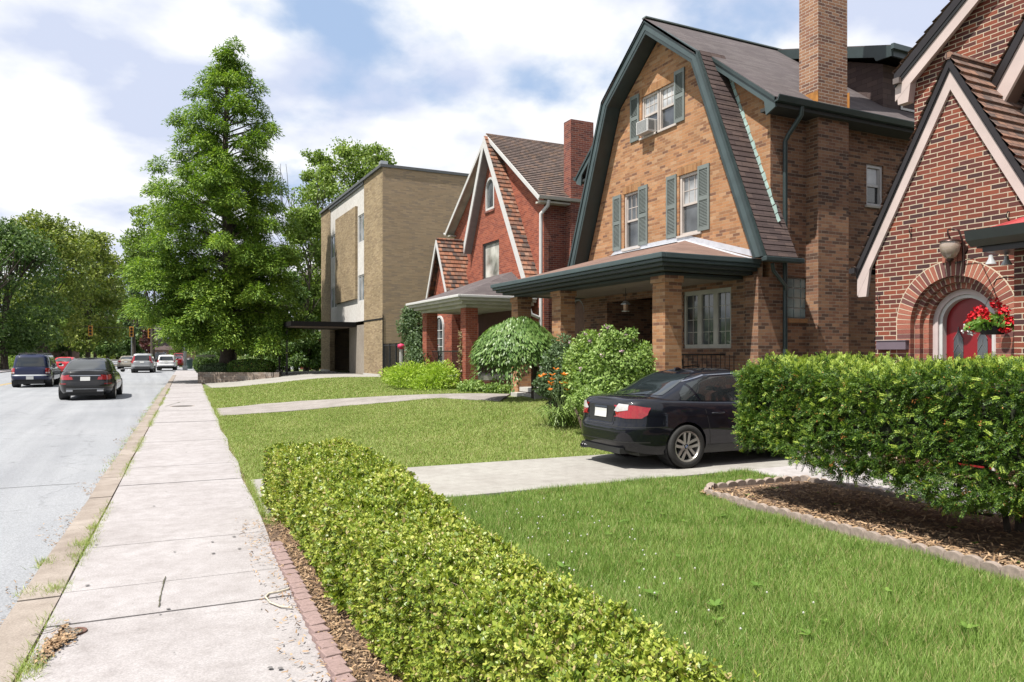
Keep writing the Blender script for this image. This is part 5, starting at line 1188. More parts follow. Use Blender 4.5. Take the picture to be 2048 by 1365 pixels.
def superring(xr, xf, hw, n, N, rear_round=1.0):
    """closed plan outline, counter clockwise from the rear centre; equal arc length"""
    cx, a = (xr+xf)/2, (xf-xr)/2; T = np.linspace(0, 2*pi, 1601)[:-1]+pi
    x = cx+a*np.sign(np.cos(T))*np.abs(np.cos(T))**(2/n); y = -hw*np.sign(np.sin(T))*np.abs(np.sin(T))**(2/n)
    P = np.stack([x, y], 1); seg = np.linalg.norm(np.roll(P, -1, 0)-P, axis=1); s = np.concatenate([[0], np.cumsum(seg)])
    q = np.linspace(0, s[-1], N, endpoint=False); xx = np.interp(q, s, np.append(x, x[0])); yy = np.interp(q, s, np.append(y, y[0]))
    return xx, yy
def ip(x, tab): return np.interp(x, [t[0] for t in tab], [t[1] for t in tab])
def smooth_tab(tab, n=60, w=5):
    xs = np.linspace(tab[0][0], tab[-1][0], n); ys = ip(xs, tab); k = np.ones(w)/w; yp = np.pad(ys, (w//2, w//2), mode='edge'); ys = np.convolve(yp, k, 'valid'); return list(zip(xs, ys))

def build_wheel(par, x, y, r, w, side, detail=2):
    """wheel with tyre and rim; axle along Y; side +1 = outer face towards +Y"""
    c = Vector((x, y, r))
    wh = bpy.data.objects.new('wheel', None); COL.objects.link(wh); wh.parent = par
    h = w/2; n = 40 if detail > 1 else 20; rr = r*.70
    s = side
    MB().lathe([(rr, -h*s*.9), (r*.93, -h*s), (r*.985, -h*s*.86), (r, -h*s*.6), (r, h*s*.6), (r*.985, h*s*.86), (r*.93, h*s), (r*.80, h*s*1.02), (rr+.004, h*s*.93), (rr, h*s*.90)], c, axis='Y', n=n).build('tyre', M_TYRE, wh, smooth=60, recalc=True)
    rm = MB(); rm.lathe([(rr+.005, h*s*.92), (rr-.012, h*s*.94), (rr-.022, h*s*.80), (rr-.03, -h*s*.8)], c, axis='Y', n=n); rm.lathe([(.001, h*s*.60), (r*.16, h*s*.62), (r*.19, h*s*.50)], c, axis='Y', n=16)
    for k in range(5):
        a = 2*pi*k/5+.3; e1, e2 = Vector((cos(a), 0, sin(a))), Vector((-sin(a), 0, cos(a)))
        for dd in ((-1, 1) if detail > 1 else (0,)):
            w0 = .060*r if detail > 1 else .13*r; o_ = dd*.125*r
            P = [c+e1*(r*.10)+e2*(o_*.75-w0), c+e1*(rr-.008)+e2*(o_*1.2-w0*1.15), c+e1*(rr-.008)+e2*(o_*1.2+w0*1.15), c+e1*(r*.10)+e2*(o_*.75+w0)]
            rm.prism([p+Vector((0, h*s*(.66 if i in (0, 3) else .84), 0)) for i, p in enumerate(P)], (0, -h*s*.26, 0))
    rm.build('rim', M_RIM, wh, smooth=35, recalc=True)
    MB().lathe([(.001, -h*s*.3), (rr-.02, -h*s*.3)], c, axis='Y', n=20).build('brake', plain('brake_dark', (.03, .03, .03), .7), wh)
    if detail > 1:
        MB().lathe([(.001, h*s*.66), (r*.115, h*s*.655), (r*.12, h*s*.62)], c, axis='Y', n=20).build('centre_cap', M_TRIM, wh)
        for q in range(4):
            m = MB(); cc = c+Vector((0, h*s*.665, 0)); a0 = q*pi/2
            m.poly([cc]+[cc+Vector((r*.075*cos(a0+j*pi/8), 0, r*.075*sin(a0+j*pi/8))) for j in range(5)]); m.build('emblem', (M_WHITE if q % 2 else plain('emblem_blue', (.03, .12, .45), .4)), wh)
        m = MB()
        for k in range(5): a = 2*pi*k/5+.3+pi/5; m.lathe([(.001, h*s*.60), (.013, h*s*.60), (.013, h*s*.5)], c+Vector((r*.30*cos(a)*.9, h*s*.06, r*.30*sin(a)*.9)), axis='Y', n=8)
        m.build('lug_hole', M_TRIM, wh)
    return wh

def car(label, cat, S, body_m, group=None, detail=2, name='parked_car'):
    root = thing(name, label, cat, (0, 0, 0), group)
    N = S.get('N', 200 if detail > 1 else 110); xr, xf = -S['L']/2, S['L']/2; hw = S['W']/2
    zt = smooth_tab(S['top']); lay = S['layers']       # layers: (t, half width factor, rear inset, front inset)
    ts = np.linspace(0, 1, 20 if detail > 1 else 13); rings = []
    zb = smooth_tab(S['bot'], w=3)
    for t in ts:
        f = np.interp(t, [l[0] for l in lay], [l[1] for l in lay]); ri = np.interp(t, [l[0] for l in lay], [l[2] for l in lay]); fi = np.interp(t, [l[0] for l in lay], [l[3] for l in lay])
        x, y = superring(xr+ri, xf-fi, hw*f, S.get('n', 5.5), N)
        z0, z1 = ip(x, zb), ip(x, zt); z = z0+(z1-z0)*t
        y = y*ip(x, S.get('plan', [(xr, 1), (xf, 1)]))
        rings.append(np.stack([x, y, z], 1))
    # crowned lid
    K = 7; base = rings[-1]
    for k in range(1, K+1):
        s = 1-k/K*(1-1e-3) if k < K else 0.0
        q = base.copy(); q[:, 1] = base[:, 1]*s; q[:, 2] = base[:, 2]+S.get('crown', .045)*(1-s*s)*np.clip((np.abs(base[:, 1])/hw)*1.3, 0, 1); rings.append(q)
    V = np.concatenate(rings); F = []
    nr = len(rings)
    for i in range(nr-1):
        for k in range(N): F.append((i*N+k, i*N+(k+1) % N, (i+1)*N+(k+1) % N, (i+1)*N+k))
    # wheel arches: remove cells, snap the rim to a circle
    Ra = S['ra']; axles = S['axles']; r = S['r']; zc = r*1.02
    C = V[np.array(F)].mean(1); kill = np.zeros(len(F), bool); ti = np.repeat(np.arange(nr-1), N)
    for ax in axles: kill |= (np.hypot(C[:, 0]-ax, C[:, 2]-zc) < Ra) & (np.abs(C[:, 1]) > hw*.5) & (ti < len(ts)-1)
    F2 = [f for f, kk in zip(F, kill) if not kk]; used_k = set(i for f, kk in zip(F, kill) if kk for i in f); used = set(i for f in F2 for i in f)
    rimv = used_k & used
    for i in rimv:
        for ax in axles:
            d = np.hypot(V[i, 0]-ax, V[i, 2]-zc)
            if d < Ra*1.35: s = Ra/max(d, 1e-3); V[i, 0] = ax+(V[i, 0]-ax)*s; V[i, 2] = zc+(V[i, 2]-zc)*s; break
    me = bpy.data.meshes.new('body'); me.from_pydata(V.tolist(), [], F2)
    bm = bmesh.new(); bm.from_mesh(me); bmesh.ops.remove_doubles(bm, verts=bm.verts, dist=.0015); bmesh.ops.delete(bm, geom=[v for v in bm.verts if not v.link_faces], context='VERTS')
    bmesh.ops.recalc_face_normals(bm, faces=bm.faces)
    # turn the arch edge inwards
    be = [e for e in bm.edges if len(e.link_faces) == 1 and all(abs(np.hypot(v.co.x-min(axles, key=lambda a: abs(a-v.co.x)), v.co.z-zc)-Ra) < .02 for v in e.verts) and all(abs(v.co.y) > hw*.5 for v in e.verts)]
    ex = bmesh.ops.extrude_edge_only(bm, edges=be)['geom']
    for v in ex:
        if isinstance(v, bmesh.types.BMVert): v.co.y *= 1-.10/abs(v.co.y) if abs(v.co.y) > .2 else 1
    bm.to_mesh(me); bm.free(); me.update()
    me.polygons.foreach_set('use_smooth', [True]*len(me.polygons)); me.set_sharp_from_angle(angle=R(42)); me.materials.append(body_m)
    body = bpy.data.objects.new('body', me); COL.objects.link(body); body.parent = root
    # underbody and wheel wells
    MB().box(xr+.35, xf-.35, -hw*.62, hw*.62, .17, .5).build('underbody', M_TRIM, root)
    # greenhouse
    GH = S['green']; gts = np.linspace(0, 1, 12); gr = []
    for t in gts:
        e = t; x0 = np.interp(e, GH['t'], GH['rear']); x1 = np.interp(e, GH['t'], GH['front']); w_ = np.interp(e, GH['t'], GH['hw'])
        x, y = superring(x0, x1, w_, GH.get('n', 5), N//2)
        zr = ip(x, smooth_tab(GH['roof'])); zl = ip(x, zt)-.02; gr.append(np.stack([x, y, zl+(zr-zl)*np.interp(e, GH['t'], GH['h'])], 1))
    K = 5; b0 = gr[-1]
    for k in range(1, K+1):
        s = 1-k/K; q = b0.copy(); q[:, 1] *= s; q[:, 2] += GH.get('crown', .035)*(1-s*s); gr.append(q)
    V = np.concatenate(gr); M = N//2; F = [(i*M+k, i*M+(k+1) % M, (i+1)*M+(k+1) % M, (i+1)*M+k) for i in range(len(gr)-1) for k in range(M)]
    me = bpy.data.meshes.new('roof'); me.from_pydata(V.tolist(), [], F)
    bm = bmesh.new(); bm.from_mesh(me); bmesh.ops.remove_doubles(bm, verts=bm.verts, dist=.0015); bmesh.ops.recalc_face_normals(bm, faces=bm.faces); bm.to_mesh(me); bm.free(); me.update()
    me.polygons.foreach_set('use_smooth', [True]*len(me.polygons)); me.set_sharp_from_angle(angle=R(50)); me.materials.append(body_m)
    cab = bpy.data.objects.new('roof', me); COL.objects.link(cab); cab.parent = root
    def bvh(*obs):
        vs, fs = [], []
        for o in obs:
            k = len(vs); vs += [v.co.copy() for v in o.data.vertices]; fs += [[i+k for i in p.vertices] for p in o.data.polygons]
        return BVHTree.FromPolygons(vs, fs)
    T = bvh(body, cab)
    def panel(nm, poly, view, m, off=.004, par=None, mir=True, grid=.05, thick=0, dirv=None, only=None, smooth=True):
        """poly: 2D outline projected on the body.  view 'side' (x,z) from +-Y, 'rear'/'front' (y,z), 'top' (x,y)"""
        out = []
        for sgn in ((1, -1) if mir else (1,)):
            bm = bmesh.new()
            def lift(a, b):
                if view == 'side': return Vector((a, 0, b))
                if view in ('rear', 'front'): return Vector((0, a*sgn, b))
                return Vector((a, b*sgn, 0))
            fv = [bm.verts.new(lift(a, b)) for a, b in poly]; bm.faces.new(fv)
            A = [v.co.copy() for v in fv]; lo = Vector([min(p[i] for p in A) for i in range(3)]); hi = Vector([max(p[i] for p in A) for i in range(3)])
            for i in range(3):
                if hi[i]-lo[i] < 1e-5: continue
                k = int((hi[i]-lo[i])/grid); nrm = Vector((0, 0, 0)); nrm[i] = 1
                for j in range(1, k+1):
                    c_ = lo.copy(); c_[i] = lo[i]+(hi[i]-lo[i])*j/(k+1); bmesh.ops.bisect_plane(bm, geom=bm.verts[:]+bm.edges[:]+bm.faces[:], plane_co=c_, plane_no=nrm)
            bmesh.ops.triangulate(bm, faces=bm.faces)
            d = {'side': Vector((0, -sgn, 0)), 'rear': Vector((1, 0, 0)), 'front': Vector((-1, 0, 0)), 'top': Vector((0, 0, -1))}[view]
            if dirv: d = Vector((dirv[0], dirv[1]*sgn, dirv[2])).normalized()
            tree = only or T; miss = []
            for v in bm.verts:
                p = v.co.copy()
                st = p-d*4 if not dirv else p-d*4
                if view == 'side': st = Vector((p.x, sgn*3, p.z))-d.normalized()*0 if not dirv else p-d*4
                if view == 'rear' and not dirv: st = Vector((-6, p.y, p.z))
                if view == 'front' and not dirv: st = Vector((6, p.y, p.z))
                if view == 'top': st = Vector((p.x, p.y, 4))
                h = tree.ray_cast(st, d)
                if h[0] is None: miss.append(v)
                else:
                    nn = h[1]; 
                    if nn.dot(d) > 0: nn = -nn
                    v.co = h[0]+nn*off
            bmesh.ops.delete(bm, geom=miss, context='VERTS')
            if not bm.faces: bm.free(); continue
            bmesh.ops.recalc_face_normals(bm, faces=bm.faces)
            bm.normal_update()
            if sum((f.normal.dot(d)*f.calc_area() for f in bm.faces)) > 0: bmesh.ops.reverse_faces(bm, faces=bm.faces)
            me = bpy.data.meshes.new(nm); bm.to_mesh(me); bm.free()
            if smooth: me.polygons.foreach_set('use_smooth', [True]*len(me.polygons))
            me.materials.append(m); o = bpy.data.objects.new(nm, me); COL.objects.link(o); o.parent = par or root; out.append(o)
        return out
    S['panels'](panel, root, S)
    for ax in axles:
        for s in (-1, 1):
            build_wheel(root, ax, s*(hw-.115), r, .215, s, detail)
            MB().lathe([(.02, s*(hw-.34)), (Ra-.004, s*(hw-.34)), (Ra-.004, s*(hw-.06))], (ax, 0, zc), axis='Y', n=24).build('wheel_well', M_TRIM, root)
    return root
def outline(poly, w):
    """thin band round a polygon, returned as list of quads polygons"""
    out = []; n = len(poly); P = [Vector(p) for p in poly]; c = sum(P, Vector((0, 0)))/n
    Q = [p+(p-c).normalized()*w for p in P]
    for i in range(n): j = (i+1) % n; out.append([tuple(P[i]), tuple(P[j]), tuple(Q[j]), tuple(Q[i])])
    return out

# ---- saloon in the drive
def sedan_panels(panel, root, S):
    k = lambda nm, p, v, m, **a: panel(nm, p, v, m, **a)
    sw = [(-1.46, .955), (-1.40, 1.10), (-1.12, 1.27), (-.72, 1.345), (-.13, 1.365), (-.10, .935)]
    qw = [(-1.32, .985), (-1.30, 1.09), (-1.16, 1.205), (-1.00, .975)]
    rw = [(-.96, .975), (-1.12, 1.225), (-.78, 1.315), (-.20, 1.335), (-.16, .945)]
    fw = [(-.05, .94), (-.08, 1.335), (.28, 1.29), (.86, .965), (.84, .94)]
    for o in (qw, rw, fw): k('side_window', o, 'side', M_CGLASS, off=.005)
    for o in outline([(-1.44, .945), (-1.385, 1.10), (-1.13, 1.262), (-.74, 1.335), (.27, 1.315), (.92, .95), (.84, .925)], .016): k('window_trim', o, 'side', M_CHROME, off=.006, grid=.12) if False else None
    trim = [(-1.36, .975), (-1.345, 1.10), (-1.13, 1.245), (-.78, 1.338), (-.18, 1.358), (.28, 1.315), (.90, .96)]
    lw = [(trim[i], trim[i+1], (trim[i+1][0]-.004, trim[i+1][1]+.016), (trim[i][0]-.014, trim[i][1]+.006)) for i in range(len(trim)-1)]
    for q in lw[2:5]: k('window_trim', q, 'side', M_CHROME, off=.006, grid=.1)
    
    k('rear_window', [(-.62, 1.055), (.62, 1.055), (.49, 1.352), (-.49, 1.352)], 'rear', M_CGLASS, off=.005, mir=False)
    k('windscreen', [(-.64, 1.0), (.64, 1.0), (.50, 1.34), (-.50, 1.34)], 'front', M_CGLASS, off=.005, mir=False)
    # tail lamps wrap the corner
    d = (1, -.75, 0)
    k('tail_light', [(.42, .90), (.40, .82), (.45, .745), (1.02, .735), (1.02, .86), (.72, .93)], 'rear', M_LAMPR, off=.010, dirv=(1, -.85, 0), grid=.03) if False else None
    for sg in (0,):
        k('tail_light', [(.38, .835), (.42, .755), (.60, .735), (.76, .74), (.79, .79), (.79, .89), (.70, .92), (.46, .925)], 'rear', M_LAMPR, off=.011, grid=.03)
        k('tail_light', [(-2.20, .75), (-2.04, .745), (-1.955, .80), (-1.98, .88), (-2.08, .92), (-2.22, .915)], 'side', M_LAMPR, off=.011, grid=.03)
        k('reversing_lamp', [(.36, .840), (.44, .825), (.62, .855), (.62, .93), (.46, .942)], 'rear', M_LAMPW, off=.015, grid=.03)
    k('plate_recess', [(-.37, .905), (.37, .905), (.31, .665), (-.31, .665)], 'rear', M_TRIM, off=.004, mir=False)
    k('licence_plate', [(-.165, .855), (.165, .855), (.165, .725), (-.165, .725)], 'rear', M_PLATE, off=.016, mir=False, smooth=False)
    k('plate_frame', [(-.175, .865), (.175, .865), (.175, .895), (-.175, .895)], 'rear', plain('plate_dark', (.05, .06, .09), .4), off=.014, mir=False)
    k('boot_gap', [(-.40, .925), (-.34, .640), (.34, .640), (.40, .925), (.41, .925), (.35, .628), (-.35, .628), (-.41, .925)], 'rear', M_TRIM, off=.003, mir=False)
    k('bumper_gap', [(-.86, .615), (.86, .615), (.86, .605), (-.86, .605)], 'rear', M_TRIM, off=.003, mir=False)
    k('bumper_gap', [(-2.2, .615), (-1.66, .622), (-1.66, .612), (-2.2, .605)], 'side', M_TRIM, off=.003)
    k('reflector_strip', [(-.80, .405), (.80, .405), (.80, .385), (-.80, .385)], 'rear', M_TRIM, off=.004, mir=False)
    k('door_gap', [(-.96, .92), (-.90, .60), (-.86, .34), (-.85, .34), (-.89, .60), (-.95, .92)], 'side', M_TRIM, off=.003, grid=.1)
    k('door_gap', [(-.10, 1.34), (-.06, .93), (-.06, .34), (-.05, .34), (-.05, .93), (-.09, 1.34)], 'side', M_TRIM, off=.003, grid=.1)
    k('door_gap', [(1.0, .90), (1.02, .34), (1.03, .34), (1.01, .90)], 'side', M_TRIM, off=.003, grid=.1)
    k('crease', [(-2.0, .790), (1.7, .760), (1.7, .767), (-2.0, .799)], 'side', P_NAVY, off=.010, grid=.1)
    k('sill_gap', [(-.90, .335), (1.05, .335), (1.05, .325), (-.90, .325)], 'side', M_TRIM, off=.003, grid=.1)
    for s in (-1, 1):
        for x in (-.83, .20): MB().tube([(x, s*.885, .79), (x+.02, s*.925, .795), (x+.19, s*.925, .795), (x+.21, s*.885, .79)], .013, 8).build('door_handle', P_NAVY, root, smooth=60)
        mr = MB().lathe([(.001, -.09), (.07, -.07), (.085, 0), (.07, .07), (.001, .09)], (.72, s*.98, .98), axis='Y', n=12); mr.build('mirror', P_NAVY, root, smooth=60)
    MB().prism([(-.86, -.02, 1.395), (-.66, -.02, 1.41), (-.78, -.02, 1.455), (-.84, -.02, 1.45)], (0, .04, 0)).build('antenna_fin', P_NAVY, root, bevel=.008)
    for q_ in (.52, .45): MB().tube([(-2.25, q_, .235), (-2.12, q_, .235)], .034, 12, cap=False).build('exhaust', M_CHROME, root)
    MB().box(-2.23, -1.9, -.55, .55, .22, .30).build('bumper_valance', M_TRIM, root)
SED = dict(L=4.50, W=1.82, r=.318, ra=.352, axles=(-1.285, 1.475),
    top=[(-2.25, .955), (-2.12, 1.005), (-1.75, 1.015), (-1.3, .985), (-.5, .955), (.6, .945), (1.0, .93), (1.7, .84), (2.1, .72), (2.25, .60)],
    bot=[(-2.25, .30), (-1.9, .22), (-1.5, .20), (1.7, .20), (2.25, .24)],
    layers=[(0, .90, .05, .05), (.12, .955, .01, .01), (.35, .99, 0, 0), (.48, 1.0, .012, .03), (.52, 1.0, .035, .06), (.75, .985, .055, .10), (.90, .95, .055, .14), (.96, .915, .065, .17), (1, .87, .10, .20)],
    plan=[(-2.25, .94), (-1.7, .985), (-.5, 1), (1.2, 1), (1.9, .97), (2.25, .92)], crown=.05, n=6.0,
    green=dict(t=[0, .3, .62, .84, .95, 1], h=[0, .32, .66, .88, .975, 1], rear=[-1.78, -1.52, -1.22, -1.00, -.86, -.76], front=[.98, .72, .42, .20, .08, .0], hw=[.80, .765, .70, .635, .585, .53], n=5.5,
               roof=[(-1.8, 1.30), (-1.0, 1.385), (-.3, 1.408), (.2, 1.395), (1.0, 1.31)]), panels=sedan_panels)
c = car('dark navy saloon car parked in the driveway beside the clipped yew hedge', 'car', SED, P_NAVY)
rwp = Vector((7.12, 8.72, 0)); hd = R(-1.5)
c.rotation_euler.z = hd; off = Matrix.Rotation(hd, 3, 'Z') @ Vector((-1.285, -.80, 0)); c.location = (rwp.x-off.x, rwp.y-off.y, .015)

# ---- cars on the road: generic panels from a small spec
def gen_panels(panel, root, S):
    P = S['p']; k = panel
    for o in P['side']: k('side_window', o, 'side', M_CGLASS, off=.006, grid=.12)
    k('rear_window', P['rear'], 'rear', S.get('rglass', M_CGLASS), off=.006, mir=False, grid=.1)
    k('windscreen', P['front'], 'front', M_CGLASS, off=.006, mir=False, grid=.1)
    for o in P['lamps']: k('tail_light', o, 'rear', M_LAMPR, off=.013, grid=.05)
    for o in P.get('lampside', []): k('tail_light', o, 'side', M_LAMPR, off=.013, grid=.05)
    for o in P.get('lampw', []): k('reversing_lamp', o, 'rear', M_LAMPW, off=.016, grid=.05)
    pz = P['plate']; k('licence_plate', [(-.16, pz-.075), (.16, pz-.075), (.16, pz+.075), (-.16, pz+.075)], 'rear', M_PLATE, off=.016, mir=False, grid=.3, smooth=False)
    for nm, o, m in P.get('extra', []): k(nm, o, 'rear', m, off=.008, mir=False, grid=.1)
    for nm, o, m in P.get('extrah', []): k(nm, o, 'rear', m, off=.010, grid=.1)
    for nm, o, m in P.get('sidex', []): k(nm, o, 'side', m, off=.007, grid=.15)
    hw = S['W']/2
    for s in (-1, 1): MB().lathe([(.001, -.09), (.07, -.07), (.085, 0), (.07, .07), (.001, .09)], (S['L']/2-1.55, s*(hw+.06), S.get('mz', 1.0)), axis='Y', n=10).build('mirror', M_TRIM, root, smooth=60)
    if S.get('rack'):
        m = MB(); z = S['rack']
        for s in (-1, 1): m.tube([(-S['L']/2+.45, s*.56, z-.03), (-S['L']/2+.6, s*.56, z), (.4, s*.56, z), (.5, s*.56, z-.04)], .02, 6)
        for x in (-S['L']/2+.65, -.3): m.tube([(x, -.56, z+.01), (x, .56, z+.01)], .018, 6)
        m.build('roof_rack', M_TRIM if S.get('rackdark', True) else M_GALV, root)
    if S.get('exh'):
        for s in (-1, 1): MB().box(-S['L']/2-.012, -S['L']/2+.1, s*.50-.11, s*.50+.11, .33, .40).build('exhaust', M_CHROME, root, bevel=.01)
# big liftback: glass slope, wide lamps, chrome strip
LIFT = dict(L=5.0, W=1.90, r=.35, ra=.385, axles=(-1.50, 1.57), mz=1.05,
    top=[(-2.5, 1.03), (-2.3, 1.10), (-1.8, 1.10), (-.5, 1.04), (.9, 1.02), (1.6, .95), (2.3, .80), (2.5, .66)], bot=[(-2.5, .30), (-1.9, .24), (2.5, .26)],
    layers=[(0, .90, .06, .05), (.12, .97, .01, .01), (.35, 1.0, 0, 0), (.47, 1.0, .02, .03), (.52, .99, .06, .06), (.80, .96, .10, .12), (.92, .91, .10, .16), (1, .84, .14, .2)], plan=[(-2.5, .94), (-1.8, 1), (1.6, 1), (2.5, .92)], n=5.5,
    green=dict(t=[0, .35, .65, .85, .95, 1], h=[0, .36, .68, .88, .97, 1], rear=[-2.25, -1.95, -1.62, -1.30, -1.05, -.9], front=[1.15, .8, .5, .28, .14, .05], hw=[.84, .79, .72, .66, .61, .56], n=5.5, roof=[(-2.2, 1.40), (-1.2, 1.52), (-.4, 1.555), (.3, 1.53), (1.2, 1.42)]),
    panels=gen_panels, exh=True, p=dict(side=[[(-1.72, 1.10), (-1.45, 1.30), (-.9, 1.42), (-.2, 1.46), (-.2, 1.08)], [(-.12, 1.08), (-.12, 1.46), (.35, 1.42), (1.05, 1.08)]],
        rear=[(-.66, 1.13), (.66, 1.13), (.52, 1.47), (-.52, 1.47)], front=[(-.68, 1.08), (.68, 1.08), (.54, 1.46), (-.54, 1.46)],
        lamps=[[(.40, .77), (.43, .875), (.62, .90), (.80, .96), (.84, .80), (.76, .76)]], lampside=[[(-2.46, .80), (-2.42, .97), (-2.2, .90), (-2.25, .80)]], plate=.80,
        extra=[('chrome_strip', [(-.50, .91), (.50, .91), (.50, .935), (-.50, .935)], M_CHROME), ('bumper_gap', [(-.9, .585), (.9, .585), (.9, .572), (-.9, .572)], M_TRIM), ('lower_strip', [(-.62, .425), (.62, .425), (.62, .44), (-.62, .44)], M_GALV)],
        extrah=[('reflector', [(.62, .60), (.85, .60), (.85, .635), (.62, .635)], M_LRED2)], sidex=[('door_gap', [(-.17, 1.06), (-.17, .35), (-.16, .35), (-.16, 1.06)], M_TRIM)]))
c = car('near black liftback car driving in the near lane of the street', 'car', LIFT, P_BLACK, 'cars on the street', 1, 'car')
def put(c, x, y, a=90.0): c.location = (x, y, -.073); c.rotation_euler.z = R(a)
pr = PZ(238, 797, -.073); pl = PZ(128, 797, -.073)
put(c, -1.80, 34.4, 87.3)
def suv_spec(L, W, H, rackdark=True, **kw):
    s = dict(L=L, W=W, r=.365, ra=.40, axles=(-L/2+.98, L/2-.86), mz=1.15,
      top=[(-L/2, H*.60), (-L/2+.2, H*.61), (L*.15, H*.60), (L*.26, H*.57), (L/2-.12, H*.50), (L/2, H*.42)], bot=[(-L/2, .42), (-L/2+.5, .33), (L/2-.5, .33), (L/2, .38)],
      layers=[(0, .92, .02, .03), (.1, .98, .0, .0), (.30, 1.0, 0, 0), (.36, 1.0, .05, .02), (.8, .985, .06, .05), (.93, .96, .07, .08), (1, .92, .09, .1)], plan=[(-L/2, .96), (-L/2+.5, 1), (L/2-.6, 1), (L/2, .93)], n=9,
      green=dict(t=[0, .4, .75, .92, .98, 1], h=[0, .42, .78, .94, .985, 1], rear=[-L/2+.09, -L/2+.16, -L/2+.25, -L/2+.32, -L/2+.38, -L/2+.46], front=[L*.27, L*.21, L*.15, L*.12, L*.10, L*.08], hw=[W*.455, W*.435, W*.405, W*.385, W*.36, W*.33], n=8, roof=[(-L/2, H-.05), (-L/2+.6, H-.01), (0, H), (L*.3, H-.04)]),
      panels=gen_panels, rack=H+.05, rackdark=rackdark,
      p=dict(side=[[(-L/2+.28, H*.64), (-L/2+.42, H*.91), (-L/2+1.1, H*.92), (-L/2+1.1, H*.64)], [(-L/2+1.2, H*.64), (-L/2+1.2, H*.92), (-.05*L, H*.92), (-.05*L, H*.64)], [(0, H*.64), (0, H*.92), (L*.11, H*.91), (L*.21, H*.64)]],
        rear=[(-.64, H*.64), (.64, H*.64), (.54, H*.91), (-.54, H*.91)], front=[(-.66, H*.64), (.66, H*.64), (.56, H*.9), (-.56, H*.9)],
        lamps=[[(.66, .72), (.83, .72), (.83, .98), (.66, .98)]], lampw=[[(.67, .73), (.82, .73), (.82, .79), (.67, .79)]], plate=.50,
        extra=[('bumper_step', [(-.85, .60), (.85, .60), (.85, .655), (-.85, .655)], M_GALV), ('bumper_gap', [(-.8, .70), (.8, .70), (.8, .69), (-.8, .69)], M_TRIM)]))
    s['p'].update(kw); return s
c = car('dark blue boxy sport utility vehicle with a roof rack in the left lane', 'suv', suv_spec(4.7, 1.80, 1.68), P_BLUE, 'cars on the street', 1, 'car'); put(c, -5.05, 47.2, 88)
crv = suv_spec(4.5, 1.82, 1.70, lamps=[[(.60, 1.02), (.82, 1.02), (.80, 1.15), (.64, 1.50), (.56, 1.50)], [(.70, .86), (.84, .86), (.84, 1.02), (.70, 1.02)]], lampw=[], plate=.95,
   extra=[('bumper_dark', [(-.84, .36), (.84, .36), (.84, .62), (-.84, .62)], M_TRIM)]); crv['rack'] = None
c = car('silver crossover with tall red tail lights beyond the near black liftback', 'suv', crv, P_SILV, 'cars on the street', 1, 'car'); put(c, .1, 75.4, 86)
hat = suv_spec(4.3, 1.76, 1.49, lamps=[[(.66, .80), (.84, .80), (.80, 1.05), (.66, 1.02)]], lampw=[], plate=.80, extra=[('bumper_dark', [(-.7, .36), (.7, .36), (.7, .46), (-.7, .46)], M_TRIM)]); hat['rack'] = None
c = car('small white hatchback waiting in the far traffic', 'car', hat, P_WHITE, 'cars on the street', 1, 'car'); put(c, 2.2, 82, 86); c.location.z = -.01
W2 = lambda u, D: Vector(((u-CX)/FPX*D*CS+D*SN, D*CS-(u-CX)/FPX*D*SN, 0))
far = [('pale gold saloon left of the silver crossover', SED, P_GOLD, 256, 84), ('dark red saloon just right of the white hatchback', SED, P_RED, 354, 92), ('black sport utility vehicle peeping out left of the white hatchback', suv_spec(4.7, 1.85, 1.75), P_BLACK, 320, 90), ('dark blue car in the gap right of the silver crossover', SED, P_BLUE, 308, 118), ('dark red sport utility vehicle at the head of the far queue', suv_spec(4.6, 1.85, 1.72), P_RED, 358, 125), ('red car glimpsed between the blue vehicle and the liftback', SED, paint('bright_red_paint', (.42, .02, .03)), 133, 62)]
for lab, sp_, pm, u, D in far:
    s2 = dict(sp_); 
    if sp_ is SED:
        s2['panels'] = gen_panels; s2['p'] = dict(side=[[(-1.40, .97), (-1.1, 1.25), (-.7, 1.33), (-.1, 1.33), (-.1, .95)], [(0, .95), (0, 1.33), (.28, 1.29), (.86, .95)]], rear=[(-.62, 1.055), (.62, 1.055), (.49, 1.352), (-.49, 1.352)], front=[(-.64, 1.0), (.64, 1.0), (.50, 1.34), (-.50, 1.34)], lamps=[[(.45, .74), (.84, .74), (.84, .90), (.50, .92)]], plate=.78)
    s2['rack'] = None; s2['N'] = 72
    c = car(lab, 'suv' if 'utility' in lab else 'car', s2, pm, 'cars on the street', 1, 'car'); p = W2(u, D); put(c, p.x, p.y, 85)

# ---------------------------------------------------------------- street furniture in the distance
p = PZ(370, 741, 0); o = thing('street_lamp', 'tall pale grey metal lamp column at the far end of the sidewalk', 'street lamp', p)
MB().box(p.x-.22, p.x+.22, p.y-.22, p.y+.22, 0, .45).build('base', plain('pale_metal', (.48, .50, .50), .5), o, bevel=.04)
MB().tube([p+Vector((0, 0, .4)), p+Vector((0, 0, 8.5))], [.13, .09], 12).build('pole', MATS['pale_metal'], o, smooth=180)
MB().tube([p+Vector((0, 0, 8.3)), p+Vector((-.8, 0, 8.9)), p+Vector((-2.4, 0, 9.1))], .05, 8).build('arm', MATS['pale_metal'], o); MB().lathe([(.001, .1), (.18, .05), (.16, -.05), (.001, -.09)], p+Vector((-2.6, 0, 9.1)), n=12).build('lamp_head', MATS['pale_metal'], o)
p = PZ(379, 738, 0); o = thing('litter_bin', 'dark green litter bin beside the lamp column', 'litter bin', p)
